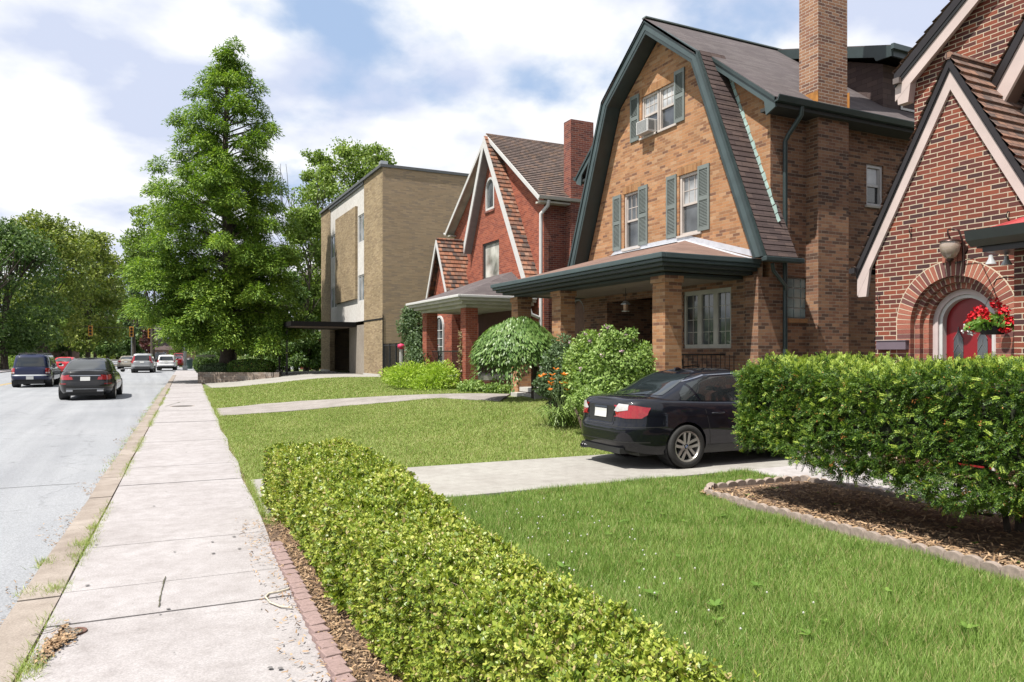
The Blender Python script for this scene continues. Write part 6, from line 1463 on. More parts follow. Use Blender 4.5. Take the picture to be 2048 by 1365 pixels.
MB().lathe([(.001, 0), (.30, 0), (.34, .9), (.36, .92), (.36, .98), (.001, .98)], p, n=16).build('drum', plain('bin_green', (.03, .07, .06), .6), o, smooth=50); MB().lathe([(.37, .98), (.25, 1.15), (.001, 1.2)], p, n=16).build('lid', M_TRIM, o, smooth=50)
# traffic signals on span wires
wz = 5.4; D0 = 96
def at_uvD(u, v, D): q = W2(u, D); return Vector((q.x, q.y, EYE+(HY-v)/FPX*D))
pa, pb = at_uvD(150, 652, 94), at_uvD(325, 652, 99)
wire = MB().tube([pa+(pb-pa)*k/10+Vector((0, 0, -.25*sin(pi*k/10))) for k in range(11)], .03, 5).build('span_wire', M_BLACK); tag(wire, 'black span wire carrying the far traffic signals', 'wire')
for nm, u, v, D, lab in (('a', 263, 664, 97, 'yellow traffic signal in the middle of the span wire'), ('b', 300, 667, 98, 'yellow traffic signal nearest the far row houses'), ('c', 181, 662, 95, 'yellow traffic signal over the dark blue vehicle side of the street')):
    q = at_uvD(u, v, D); o = thing('traffic_signal', lab, 'traffic signal', q, 'traffic signals on the span wire')
    MB().box(q.x-.25, q.x+.25, q.y-.2, q.y+.2, q.z-.65, q.z+.65).build('housing', plain('signal_yellow', (.62, .28, .03), .5), o, bevel=.03)
    for j in range(3): MB().lathe([(.001, -.02), (.15, -.02), (.16, -.18)], (q.x, q.y-.2, q.z+.4-.4*j), axis='Y', n=12).build('visor', M_TRIM, o)
    MB().tube([q+Vector((0, 0, .6)), q+Vector((0, 0, 1.25))], .03, 5).build('hanger', M_BLACK, o)
p = at_uvD(263, 706, 99); p.z = 0; tag(MB().tube([p, p+Vector((0, 0, 4.2))], .07, 8).build('metal_post', M_GALV), 'thin metal post under the middle traffic signal', 'post')
p = PZ(178, 728, 0); tag(MB().tube([p, p+Vector((0, 0, 3.0))], .12, 8).build('white_post', M_WHITE), 'short white post at the left kerb behind the liftback', 'post')
# distant row houses, and houses among the trees on the left
def far_house(u0, u1, vt, D, m, label, roofm, wins=3, rows=2, h0=0):
    a, b = W2(u0, D), W2(u1, D); top = EYE+(HY-vt)/FPX*D; r = thing('row_house', label, 'house', ((a.x+b.x)/2, (a.y+b.y)/2, 0)); d = (b-a); L = d.length; d.normalize(); n = Vector((d.y, -d.x, 0)); 
    if n.y > 0: n = -n
    q = -n*9
    MB().prism([a, b, b+Vector((0, 0, top)), a+Vector((0, 0, top))], q).build('wall', m, r)
    mid = (a+b)/2; MB().prism([a+Vector((0, 0, top))+n*.3, b+Vector((0, 0, top))+n*.3, b+Vector((0, 0, top+2.2))+q/2, a+Vector((0, 0, top+2.2))+q/2], (0, 0, -.15)).build('roof', roofm, r)
    for i in range(wins):
        for j in range(rows):
            c = a+d*(L*(i+.5)/wins)+Vector((0, 0, 1.2+j*(top-1.2)/rows)); w = L/wins*.5; hh = (top-1)/rows*.55
            f = MB().prism([c-d*w/2, c+d*w/2, c+d*w/2+Vector((0, 0, hh)), c-d*w/2+Vector((0, 0, hh))], n*.08).build('window', M_WHITE, r)
            MB().prism([c-d*w*.38+Vector((0, 0, hh*.1)), c+d*w*.38+Vector((0, 0, hh*.1)), c+d*w*.38+Vector((0, 0, hh*.9)), c-d*w*.38+Vector((0, 0, hh*.9))], n*.10).build('pane', M_GLASS, f)
    return r
far_house(300, 322, 662, 155, plain('taupe_render', (.30, .25, .24), .9), 'far taupe row house left of the pale blue one', S_PURP, 2, 2)
far_house(322, 343, 668, 155, plain('pale_blue_siding', (.42, .47, .54), .8), 'far pale blue row house at the end of the street', S_PURP, 2, 2)
far_house(296, 350, 700, 140, plain('tan_brick_far', (.36, .22, .15), .9), 'low far brick terrace with garage doors', S_BROWN, 4, 1)
far_house(52, 98, 668, 128, plain('left_house_brick', (.26, .17, .13), .9), 'brown brick house half hidden by the trees across the street', S_BROWN, 3, 2)
far_house(-60, 20, 655, 112, plain('left_house_tan', (.20, .15, .12), .9), 'dim tan house behind the darkest trees on the left edge', S_PURP, 3, 2)
far_house(600, 645, 560, 78, brick('far_red_brick', [(.30, .08, .05), (.24, .06, .04)], (.3, .2, .15)), 'red brick house glimpsed through the trees behind the apartment block', S_PURP, 3, 3)
# ---------------------------------------------------------------- plants
M_BARK = plain('bark', (.075, .058, .045), .95, var=.4, vs=8, bmp=.8)
M_TWIG = plain('twig', (.10, .07, .05), .95, var=.4, vs=12)
F_BOX = foliage('boxwood_leaf', [(.055, .105, .012), (.135, .20, .024), (.28, .335, .045), (.46, .45, .12)], trans=.32, rough=.38, clump=1.6, dead=(.34, .27, .12), deadp=.05, spec=.35)
F_YEW = foliage('yew_needle', [(.014, .040, .007), (.034, .082, .012), (.085, .155, .022), (.19, .275, .042)], trans=.3, rough=.5, clump=1.3, dead=(.42, .22, .06), deadp=.012)
F_YEWT = foliage('yew_tip', [(.16, .25, .03), (.27, .36, .05), (.36, .43, .08)], trans=.35, rough=.5, clump=1.3)
F_CYP = foliage('cypress_leaf', [(.04, .09, .014), (.085, .16, .022), (.18, .28, .038), (.33, .43, .065)], trans=.38, rough=.6, clump=.35)
F_OAKD = foliage('dark_leaf', [(.022, .050, .014), (.048, .095, .022), (.085, .145, .034), (.145, .21, .055)], trans=.3, rough=.55, clump=.25)
F_OAKM = foliage('olive_leaf', [(.05, .080, .015), (.10, .145, .026), (.18, .225, .04), (.31, .33, .08)], trans=.35, rough=.55, clump=.25)
F_LIME = foliage('fresh_leaf', [(.07, .12, .02), (.12, .19, .035), (.18, .26, .05), (.27, .34, .08)], trans=.4, rough=.55, clump=.25)
F_MUSH = foliage('mulberry_leaf', [(.045, .10, .022), (.085, .16, .035), (.14, .23, .06), (.22, .31, .10)], trans=.3, rough=.4, clump=1.5)
F_ROSE = foliage('rose_leaf', [(.08, .15, .03), (.15, .24, .055), (.24, .34, .09), (.36, .46, .16)], trans=.35, rough=.5, clump=1.5)
F_YELLO = foliage('bright_shrub', [(.15, .26, .025), (.24, .36, .035), (.33, .45, .06), (.42, .50, .10)], trans=.4, rough=.5, clump=1.5)
F_GREY = foliage('grey_green_leaf', [(.05, .09, .04), (.09, .14, .06), (.15, .21, .11)], trans=.3, rough=.5, clump=1.5)
F_MAROON = foliage('maroon_leaf', [(.04, .012, .015), (.07, .02, .02), (.10, .03, .025)], trans=.25, clump=.3)

def nz3(P, f, s=0):
    x, y, z = P[:, 0]*f+s, P[:, 1]*f+s*1.7, P[:, 2]*f+s*.6
    return (np.sin(x*1.3+np.sin(y*1.1+z))+np.sin(y*1.7+np.sin(z*1.4+x*.8))+np.sin(z*1.9+np.sin(x*1.2+y*.6)))/3
# ---- low boxwood hedge beside the sidewalk
def boxwood():
    x0, x1, y0, y1, zt = 1.16, 2.04, .55, 8.42, .67
    r = thing('box_hedge', 'long low clipped yellow green box hedge along the sidewalk in the foreground', 'hedge', ((x0+x1)/2, (y0+y1)/2, 0))
    n = 190000; y = y1-(y1-y0)*RNG.random(n)**1.0
    # density follows nearness
    w = RNG.random(n) < np.clip(3.6/np.maximum(y, .8), .42, 1); y = y[w]; n = len(y)
    f = RNG.random(n); tw = (x1-x0); per = tw+2*.62; s = f*per
    side = np.where(s < .62, 0, np.where(s < .62+tw, 1, 2))
    dep = .015+np.abs(RNG.normal(size=n))*.06
    X = np.where(side == 0, x0+dep, np.where(side == 1, x0+(s-.62), x1-dep)); Z = np.where(side == 0, s+.05, np.where(side == 1, zt-dep, per-s+.05))
    Y = y
    end = RNG.random(n) < .07; Y = np.where(end, y1-dep, Y); X = np.where(end, x0+tw*RNG.random(n), X); Z = np.where(end, RNG.random(n)*.62+.05, Z)
    P = np.stack([X, Y, Z], 1)
    N = np.zeros((n, 3)); N[side == 0, 0] = -1; N[side == 1, 2] = 1; N[side == 2, 0] = 1; N[end] = (0, 1, 0)
    c = np.stack([np.full(n, (x0+x1)/2), Y, np.full(n, .34)], 1); q = (P-c)/np.array([tw/2, 1, .34])
    # round the shoulders and roughen
    k = np.maximum(1, (np.abs(q[:, 0])**6+np.abs(q[:, 2])**6)**(1/6)/1.0); P[:, 0] = c[:, 0]+(P[:, 0]-c[:, 0])/k; P[:, 2] = c[:, 2]+(P[:, 2]-c[:, 2])/k
    amp = nz3(P, 3.1)*.038+nz3(P, 9, 3)*.03+nz3(P, 22, 5)*.02; P += N*amp[:, None]; 
    P[:, 0] += np.where(Z < .3, .0, 0)
    P[:, 0] += .03*np.sin(P[:, 1]*1.1)
    P[:, 2] *= 1+.03*np.sin(P[:, 1]*.9+1)
    rx = lambda y: np.minimum(2.05, 1.46+.088*y); P[:, 0] = x0+(P[:, 0]-x0)*(rx(P[:, 1])-x0)/tw
    L = RNG.uniform(.015, .034, n)*np.clip(P[:, 1]/3.6, 1, 1.35)
    T = rnd_dirs(n)*.9+N*.8+np.array([0, 0, .35]); Nn = rnd_dirs(n)+N*.8
    leaf_mesh('foliage', P, T, Nn, L, L*.62, F_BOX, r, shape=LEAF6)
    # short leafy shoots standing out of the clipped faces
    m = 17000; pick = RNG.choice(n, m, replace=False); b = P[pick]+N[pick]*.01; nn_ = N[pick]; ax = unit(nn_*.8+rnd_dirs(m)*.45+np.array([0, 0, .45])); Ls = RNG.uniform(.015, .065, m)
    k = 9; t = np.tile(np.linspace(.1, 1, k), m); PP = np.repeat(b, k, 0)+np.repeat(ax, k, 0)*(t*np.repeat(Ls, k))[:, None]
    rf = unit(np.cross(ax, rnd_dirs(m))); s2 = np.cross(ax, rf); a_ = np.tile(np.arange(k)*pi/2+.4, m); T = np.repeat(rf, k, 0)*np.cos(a_)[:, None]+np.repeat(s2, k, 0)*np.sin(a_)[:, None]+np.repeat(ax, k, 0)*.8
    L = RNG.uniform(.014, .029, m*k)*np.repeat(RNG.uniform(.7, 1.4, m), k)*np.clip(PP[:, 1]/3.6, 1, 1.35)*(1.1-.45*t)
    leaf_mesh('shoots', PP, T, np.repeat(ax, k, 0)+rnd_dirs(m*k)*.35, L, L*.6, F_BOX, r, shape=LEAF6)
    q = 3800; pk = RNG.choice(n, q, replace=False); tw_ = unit(N[pk]*.5+rnd_dirs(q)*.8+np.array([0, 0, .3])); leaf_mesh('twigs', P[pk]-tw_*.03, tw_, rnd_dirs(q), RNG.uniform(.04, .10, q), .0028, foliage('dry_twig', [(.16, .11, .07), (.34, .26, .17), (.50, .42, .30)], trans=0, clump=9), r, shape=NEEDLE4)
    # woody inside
    mb = MB()
    for i in range(900):
        yb = y0+.1+(y1-y0-.2)*random.random(); xb = random.uniform(x0+.2, x1-.2); a = random.uniform(0, 6.28); rr = random.uniform(.15, .42)
        xb = x0+(xb-x0)*(min(2.05, 1.46+.088*yb)-x0)/tw; e = Vector((min(x0+(x1-.05-x0)*(min(2.05, 1.46+.088*yb)-x0)/tw, max(x0+.05, xb+cos(a)*rr)), yb+sin(a)*rr*.6, random.uniform(.3, .62))); mb.tube([Vector((xb, yb, 0)), Vector((xb, yb, .15)).lerp(e, .4), e], [.008, .006, .003], 4, cap=False)
    mb.build('branches', M_TWIG, r)
    mb = MB().prism([(x0+.16, y0, .12), (1.34, y0, .12), (x1-.18, 6.4, .12), (x1-.16, y1-.16, .12), (x0+.16, y1-.16, .12)], (0, 0, zt-.26)); mb.build('dark_core', plain('hedge_core_shade', (.06, .06, .025), 1, var=.5, vs=20), r, bevel=.05)  # solid core, shade inside the hedge put into its dark colour
boxwood()

# ---- yew hedge
def yew():
    x0, x1, y0, y1, z0, z1 = 6.10, 7.55, 1.2, 6.70, .50, 1.55
    r = thing('yew_hedge', 'tall clipped dark green yew hedge standing over the mulched bed', 'hedge', ((x0+x1)/2, (y0+y1)/2, 0))
    c = np.array([(x0+x1)/2, (y0+y1)/2, (z0+z1)/2]); h = np.array([(x1-x0)/2, (y1-y0)/2, (z1-z0)/2])
    m = 17000
    A = np.array([h[1]*h[2]*1.35, h[1]*h[2]*.15, h[0]*h[2]*1.3, h[0]*h[2]*.3, h[0]*h[1]*.95, h[0]*h[1]*.5]); A /= A.sum(); fs = RNG.choice(6, m, p=A)
    Q = RNG.uniform(-1, 1, (m, 3)); N = np.zeros((m, 3))
    for i, (ax, sg) in enumerate(((0, -1), (0, 1), (1, 1), (1, -1), (2, 1), (2, -1))): s = fs == i; Q[s, ax] = sg; N[s, ax] = sg
    rr = (np.abs(Q)**np.array([9, 14, 10])).sum(1)**(1/10); Q = Q/np.maximum(rr, 1)[:, None]
    S = c+Q*h; S += N*(nz3(S, 2.2)*.06+nz3(S, 6.5, 2)*.055+nz3(S, 13, 4)*.03)[:, None]
    lowv = np.clip((.95-S[:, 2])/.45, 0, 1); bz = .07*np.sin(S[:, 1]*1.9+2.6)+.05*np.sin(S[:, 1]*4.3)-.04+.08*(S[:, 1] > 4.7); S[:, 2] += lowv*bz
    S[:, 0] += .18*lowv**2*(fs == 0)*0
    hi_ = np.clip((S[:, 2]-1.0)/.6, 0, 1); S[:, 2] += hi_*(.025*np.sin(S[:, 1]*2.1)-.012*(6.4-S[:, 1]))
    dep = np.abs(RNG.normal(size=m))*.07; S -= N*dep[:, None]
    k = 22; ax = unit(N*.8+rnd_dirs(m)*.8+np.array([0, 0, .22])); ref = unit(rnd_dirs(m)*.7+N*.5+np.array([0, 0, .6])); sd = unit(np.cross(ax, ref)); nn = np.cross(sd, ax)
    Ls = RNG.uniform(.07, .13, m); t = np.tile(np.linspace(0, 1, k//2).repeat(2), m); sg = np.tile(np.array([1, -1]*(k//2)), m)
    SD = np.repeat(sd, k, 0); AX = np.repeat(ax, k, 0); NN = np.repeat(nn, k, 0); LL = np.repeat(Ls, k)
    P = np.repeat(S, k, 0)+AX*(t*LL)[:, None]-NN*(t*t*LL*.25)[:, None]; T = SD*sg[:, None]+AX*.7+NN*RNG.normal(size=len(t))[:, None]*.25
    L = RNG.uniform(.020, .031, len(t))*(1-.4*t)*1.15
    leaf_mesh('foliage', P, T, NN+rnd_dirs(len(t))*.5, L, .0095, F_YEW, r, shape=LEAF4)
    tip = RNG.random(m) < np.where(fs == 4, .50, .09); mt = tip.sum(); k2 = 12
    b = S[tip]+ax[tip]*Ls[tip][:, None]*.6+N[tip]*.015; P = np.repeat(b, k2, 0); t = np.tile(np.linspace(0, 1, k2//2).repeat(2), mt); sg = np.tile(np.array([1, -1]*(k2//2)), mt)
    P = P+np.repeat(ax[tip], k2, 0)*(t*.055)[:, None]; T = np.repeat(sd[tip], k2, 0)*sg[:, None]+np.repeat(ax[tip], k2, 0)*.9
    leaf_mesh('new_growth', P, T, np.repeat(nn[tip], k2, 0)+rnd_dirs(len(t))*.5, RNG.uniform(.018, .028, len(t)), .0095, F_YEWT, r, shape=LEAF4)
    # dead tips; the solid core with inside shade in its colour comes last
    dd_ = RNG.random(m) < .007; mt = dd_.sum(); b = S[dd_]+N[dd_]*.03; P = np.repeat(b, 14, 0)+rnd_dirs(mt*14)*.022; leaf_mesh('dead_tips', P, rnd_dirs(len(P)), rnd_dirs(len(P)), .022, .010, foliage('dead_tip', [(.40, .14, .03), (.55, .25, .08)], trans=.2), r)
    # loose low branches on the near side
    PP, TT, NNn = [], [], []
    mb = MB()
    for i in range(34):
        yb = random.uniform(2.2, 5.2); xb = random.uniform(7.0, 7.4); e = Vector((random.uniform(6.3, 7.7), yb+random.uniform(-.6, .3), random.uniform(.34, .58)))
        st = Vector((xb, yb, random.uniform(.15, .45))); md = st.lerp(e, .55)+Vector((0, 0, -.05)); mb.tube([st, md, e], [.014, .009, .004], 5, cap=False)
        for j in range(110):
            f = random.uniform(.55, 1.08); p = st.lerp(e, f)+Vector((random.gauss(0, .035), random.gauss(0, .05), random.gauss(0, .03))); PP.append(p); TT.append((e-st).normalized()*.6+Vector((random.gauss(0, .7), random.gauss(0, .7), random.gauss(0, .3)))); NNn.append((random.gauss(0, .4), random.gauss(0, .4), 1))
    leaf_mesh('low_sprays', PP, TT, NNn, RNG.uniform(.03, .06, len(PP)), .012, F_YEW, r, shape=LEAF4)
    for i in range(4):
        yb = 2.0+i*.72+random.uniform(-.12, .12)
        for q in range(4):
            a = random.uniform(0, 6.28); b0 = Vector((7.30+random.uniform(-.1, .1), yb, -.05)); e = b0+Vector((cos(a)*.45, sin(a)*.4, 1.2)); mb.tube([b0, b0+Vector((cos(a)*.05, sin(a)*.05, .35)), b0.lerp(e, .6), e], [.035, .028, .018, .006], 6, cap=False)
    mb.build('branches', M_BARK, r)
    # solid core, its dark colour standing for the shade inside the yew
    mb = MB().box(x0+.17, x1-.17, y0+.2, y1-.20, z0+.24, z1-.15); mb.build('dark_core', plain('yew_core_shade', (.020, .026, .010), 1, var=.6, vs=30), r, bevel=.10)
yew()

# ---- generic blob shrub: leaves over lumpy ellipsoids
def shrub(name, label, cat, blobs, n, L, m, W_=.55, group=None, trunk=None, stems=0, droop=0, depth=.35, shape=LEAF4, flowers=None, outward=.5):
    b = np.array([bb[:3] for bb in blobs]); rr = np.array([bb[3:6] for bb in blobs]); base = Vector((b[:, 0].mean(), b[:, 1].mean(), g(b[:, 0].mean(), b[:, 1].mean())))
    r = thing(name, label, cat, base, group)
    wv = rr[:, 0]*rr[:, 2]; wv = wv/wv.sum(); id_ = RNG.choice(len(b), n, p=wv); d = rnd_dirs(n); rad = 1-np.abs(RNG.normal(size=n))*depth*.6; rad = np.clip(rad, .15, 1)
    P = b[id_]+d*rr[id_]*rad[:, None]; P += d*((nz3(P, 2.6/max(.4, rr.mean()), 1)*.20+nz3(P, 7/max(.4, rr.mean()), 4)*.16)*rr.mean())[:, None]
    T = d*outward+rnd_dirs(n)*.8+np.array([0, 0, -droop]); LL = L*RNG.uniform(.6, 1.3, n)
    gz_ = gv(P[:, 0], P[:, 1]); P[:, 2] = np.maximum(P[:, 2], gz_+.02)
    leaf_mesh('foliage', P, T, d+rnd_dirs(n)*.6, LL, LL*W_, m, r, shape=shape)
    mb = MB()
    for i in range(stems):
        bb = random.choice(blobs); s = Vector((base.x+random.uniform(-.15, .15), base.y+random.uniform(-.15, .15), base.z-.05)); dd = Vector(rnd_dirs(1)[0]); dd.z = abs(dd.z); e = Vector(bb[:3])+Vector((dd.x*bb[3], dd.y*bb[4], dd.z*bb[5]))*.8
        mb.tube([s, s.lerp(e, .5)+Vector((0, 0, .08)), e], [.02, .012, .004], 5, cap=False)
    if stems: mb.build('stems', M_TWIG, r)
    if flowers:
        fm, cnt, sz = flowers; PF = []
        for i in range(cnt):
            d = rnd_dirs(1)[0]; d[2] = abs(d[2]); d[1] = -abs(d[1])*.8; d = d/np.linalg.norm(d); k = RNG.integers(len(b)); c = b[k]+d*rr[k]*1.02; PF.append(c+rnd_dirs(12)*sz*.5)
        PF = np.concatenate(PF); leaf_mesh('blossoms', PF, rnd_dirs(len(PF)), rnd_dirs(len(PF)), sz*.8, sz*.8, fm, r, shape=LEAF6)
    return r
# mushroom shaped weeping tree
tb = G(1068, 806); tb = Vector((8.75, 16.75, g(8.75, 16.75))); D_ = tb.x*SN+tb.y*CS
tb = PZ(1070, 808, .40); tb.z = g(tb.x, tb.y); D_ = tb.x*SN+tb.y*CS
cc = W2(1035, D_); zc0 = EYE+(HY-720)/FPX*D_
def mushroom():
    r = thing('weeping_tree', 'small mushroom shaped weeping tree with drooping leaves before the tan house porch', 'tree', tb)
    c = np.array([cc.x, cc.y, zc0-.05]); n = 15000; Rr = 92/FPX*D_; Hh = (720-630)/FPX*D_
    d = rnd_dirs(n); d[:, 2] = np.abs(d[:, 2])**.8; d = unit(d); lay = RNG.random(n)
    P = c+d*np.array([Rr, Rr, Hh])*(.70+.30*lay[:, None]**.5)
    low = RNG.random(n) < .45; P[low, 2] -= RNG.random(low.sum())**1.3*Hh*.60*(.6+.5*np.sin(np.arctan2(d[low, 1], d[low, 0])*5)); 
    P += d*(nz3(P, 4)*.06)[:, None]
    T = d*np.array([1, 1, .2])*.7+np.array([0, 0, -.95])+rnd_dirs(n)*.35; L = RNG.uniform(.08, .14, n)
    leaf_mesh('foliage', P, T, d+rnd_dirs(n)*.35, L, L*.42, F_MUSH, r, shape=LEAF4)
    mb = MB(); top = Vector((c[0], c[1], zc0+Hh*.45))
    mb.tube([tb+Vector((0, 0, -.1)), tb+Vector((-.03, 0, .3)), tb+Vector((.02, .02, .7)), Vector((tb.x-.05, tb.y, zc0)), top], [.11, .075, .07, .065, .04], 8); 
    mb.build('trunk', M_BARK, r, smooth=180)
    mb = MB()
    for i in range(26):
        a = 2*pi*i/26+random.uniform(-.1, .1); p0 = Vector((tb.x-.05, tb.y, zc0+.1)); e = Vector((c[0]+cos(a)*Rr*.8, c[1]+sin(a)*Rr*.8, zc0-.05)); md = p0.lerp(e, .5)+Vector((0, 0, Hh*.55)); mb.tube([p0, md, e, e+Vector((cos(a)*.08, sin(a)*.08, -.3))], [.03, .02, .01, .004], 5, cap=False)
    mb.build('limbs', M_BARK, r)
mushroom()
# rose-like shrub in front of the porch
def blob(u, v, D, ru, rv, rd=None):
    p = at_uvD(u, v, D); s = D/FPX; return (p.x, p.y, p.z, ru*s, (rd or ru)*s, rv*s)
PINK = plain('pale_pink_petal', (.62, .42, .50), .7)
shrub('rose_bush', 'big light green rose bush with a few pale pink blooms before the porch corner pier', 'bush', [blob(1205, 730, 15.0, 46, 50), blob(1160, 722, 15.4, 34, 46), blob(1262, 735, 14.8, 38, 44), blob(1185, 690, 15.2, 26, 26), blob(1240, 690, 14.9, 28, 28), blob(1285, 715, 14.8, 22, 34), blob(1225, 775, 14.9, 66, 44), blob(1165, 770, 15.1, 40, 40), blob(1215, 668, 15.0, 12, 16), blob(1262, 672, 14.9, 14, 14), blob(1288, 760, 14.8, 26, 40)], 22000, .075, F_ROSE, stems=30, flowers=(PINK, 15, .045), depth=.75)
shrub('rose_bush', 'darker rambling bush between the mushroom tree and the big rose bush', 'bush', [blob(1125, 705, 16.6, 26, 34), blob(1105, 735, 16.8, 24, 34), blob(1142, 745, 16.2, 34, 44), blob(1118, 775, 16.6, 36, 36), blob(1090, 770, 16.8, 22, 26)], 9000, .075, F_GREY, stems=16, flowers=(PINK, 5, .045), depth=.7)
shrub('low_shrub', 'low leafy shrub between the daylilies and the tail of the saloon', 'bush', [blob(1175, 798, 14.0, 30, 22), blob(1200, 805, 13.6, 26, 18), blob(1150, 806, 14.4, 18, 14)], 4200, .055, F_ROSE, stems=6, depth=.7)
# daylilies
lp_ = G(1124, 822)
r = thing('daylily_clump', 'clump of daylilies with long arching leaves and orange flowers', 'flower clump', lp_)
mb = MB(); LF = plain('lily_leaf', (.22, .33, .07), .5, var=.35, vs=3)
for i in range(210):
    a = random.uniform(0, 6.28); b0 = lp_+Vector((random.gauss(0, .17), random.gauss(0, .17), 0)); ln = random.uniform(.45, .85); w = .011; s = Vector((-sin(a), cos(a), 0))*w; pts = []
    for t in (0, .35, .65, .85, 1.0): rr = ln*.75*t**1.3; pts.append(b0+Vector((cos(a)*rr, sin(a)*rr, ln*(1.15*t-.85*t**2.6))))
    for q in range(4):
        f0, f1 = 1-(q/4)**2*.9, 1-((q+1)/4)**2; mb.add([pts[q]-s*f0, pts[q]+s*f0, pts[q+1]+s*f1, pts[q+1]-s*f1], [(0, 1, 2, 3)])
mb.build('leaves', LF, r)
mb = MB(); PF, TF = [], []
for i in range(13):
    u, v = random.uniform(1080, 1140), random.uniform(738, 782); e = at_uvD(u, v, lp_.x*SN+lp_.y*CS+random.uniform(-.3, .2)); mb.tube([lp_+Vector((random.gauss(0, .08), random.gauss(0, .08), .05)), lp_.lerp(e, .6)+Vector((0, 0, .1)), e], .005, 4, cap=False)
    for k in range(6): a = k*pi/3+random.random(); PF.append(e); TF.append((cos(a), sin(a)-.4, .55))
mb.build('stalks', plain('lily_stalk', (.14, .2, .06), .7), r)
PF, TF = np.array(PF), np.array(TF); leaf_mesh('blossoms', PF, TF, rnd_dirs(len(PF))*.2+np.array([0, 0, 1]), .095, .045, foliage('lily_orange', [(.60, .14, .015), (.75, .24, .03)], trans=.3, clump=5), r, shape=LEAF6)
# bright yellow-green shrubs and low plants before the red house
shrub('spirea_shrub', 'wide yellow green mounded shrub in front of the red brick house', 'bush', [blob(835, 752, 25.5, 62, 26), blob(880, 755, 24.5, 40, 30), blob(795, 748, 26.5, 30, 16), blob(865, 770, 24.2, 40, 20)], 13000, .11, F_YELLO, W_=.3, stems=10, depth=.6, outward=1.1)
shrub('low_shrub', 'low green plants along the foot of the red house porch', 'bush', [blob(945, 775, 22.6, 30, 14), blob(990, 778, 22.0, 22, 12), blob(1010, 780, 21.6, 14, 12)], 4500, .08, F_ROSE, stems=6, depth=.6)
shrub('garden_shrub', 'tall grey green shrub between the apartment block and the red house', 'bush', [blob(825, 655, 29.0, 28, 34), blob(840, 690, 28.6, 30, 34), blob(822, 628, 29.2, 20, 18), blob(845, 715, 28.0, 34, 20)], 7500, .11, F_GREY, stems=16, depth=.6)
cr_ = MB(); 
for i in range(60): 
    t = random.random(); y = 22.25-.03; x = 9.33+random.uniform(-.02, .05); cr_.add([(9.32, 22.5+random.gauss(0, .07), .9+t*1.6)]*0, []) if False else None
n = 260; P = np.stack([np.full(n, 9.30)+RNG.normal(size=n)*.02, 22.62+RNG.normal(size=n)*.07, .7+RNG.random(n)**1.2*1.75], 1); r = thing('creeper', 'dry brown creeper climbing the red porch pier', 'climbing plant', (9.3, 22.6, .6)); leaf_mesh('leaves', P, rnd_dirs(n)+np.array([0, 0, -.5]), rnd_dirs(n)+np.array([-1, 0, 0]), .09, .06, foliage('dry_leaf', [(.12, .09, .05), (.25, .18, .10), (.14, .18, .06)], trans=.2), r); MB().tube([(9.31, 22.62, .4), (9.31, 22.6, 1.4), (9.31, 22.64, 2.4)], .012, 5).build('stem', M_TWIG, r)
# planter with clipped hedge at the apartment forecourt
pl = [W2(403, 41.5), W2(553, 40.8), W2(560, 47), W2(417, 49)]
pw = thing('planter_wall', 'low ledge stone planter wall at the corner of the forecourt', 'planter', (4.5, 46, 0))
for i in range(4):
    a, b = pl[i], pl[(i+1) % 4]; d = (b-a).normalized(); nn_ = Vector((d.y, -d.x, 0))*.14; mb = MB(); mb.prism([a-nn_-d*.14, b-nn_-d*.14, b+nn_-d*.14, a+nn_-d*.14], (0, 0, .62)); mb.build('wall', B_STONE, pw)
MB().prism([(p.x, p.y, .3) for p in pl], (0, 0, .22)).build('soil', M_MULCH, pw)
def clipped(name, label, u, v, D, ru, rv, rd, n, L, m, p=4):
    q = at_uvD(u, v, D); s = D/FPX; R_ = np.array([ru*s, rd, rv*s]); r = thing(name, label, 'hedge' if name.endswith('hedge') else 'bush', (q.x, q.y, .3))
    d = rnd_dirs(n); k = (np.abs(d)**p).sum(1)**(1/p); d2 = d/k[:, None]; loc = d2*R_*(1-np.abs(RNG.normal(size=(n, 1)))*.04); loc[:, :2] = loc[:, :2] @ np.array([[CS, -SN], [SN, CS]]); P = np.array(q)+loc
    dn = d.copy(); dn[:, :2] = dn[:, :2] @ np.array([[CS, -SN], [SN, CS]])
    leaf_mesh('foliage', P, dn*.5+rnd_dirs(n), dn+rnd_dirs(n)*.5, L*RNG.uniform(.6, 1.2, n), L*.5, m, r)
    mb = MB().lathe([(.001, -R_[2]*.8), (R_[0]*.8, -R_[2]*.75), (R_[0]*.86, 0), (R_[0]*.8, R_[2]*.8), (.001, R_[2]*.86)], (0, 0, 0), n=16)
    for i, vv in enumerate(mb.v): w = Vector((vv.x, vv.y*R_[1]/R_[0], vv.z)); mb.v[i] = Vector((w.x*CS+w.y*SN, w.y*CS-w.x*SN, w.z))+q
    mb.build('dark_core', MATS['yew_core_shade'], r, smooth=180); return r  # solid core whose dark colour holds the shade between the leaves
clipped('clipped_hedge', 'smooth clipped rounded hedge in the stone planter', 503, 740, 42.3, 42, 20, 1.0, 16000, .07, F_YEW)
clipped('round_shrub', 'low spreading reddish green shrub in the planter left of the clipped hedge', 435, 741, 43, 34, 13, 1.0, 6000, .10, F_GREY, 2.2)
clipped('round_shrub', 'dark shrub behind the planter near the sidewalk corner', 412, 728, 52, 20, 22, 1.2, 5000, .12, F_OAKD, 2)
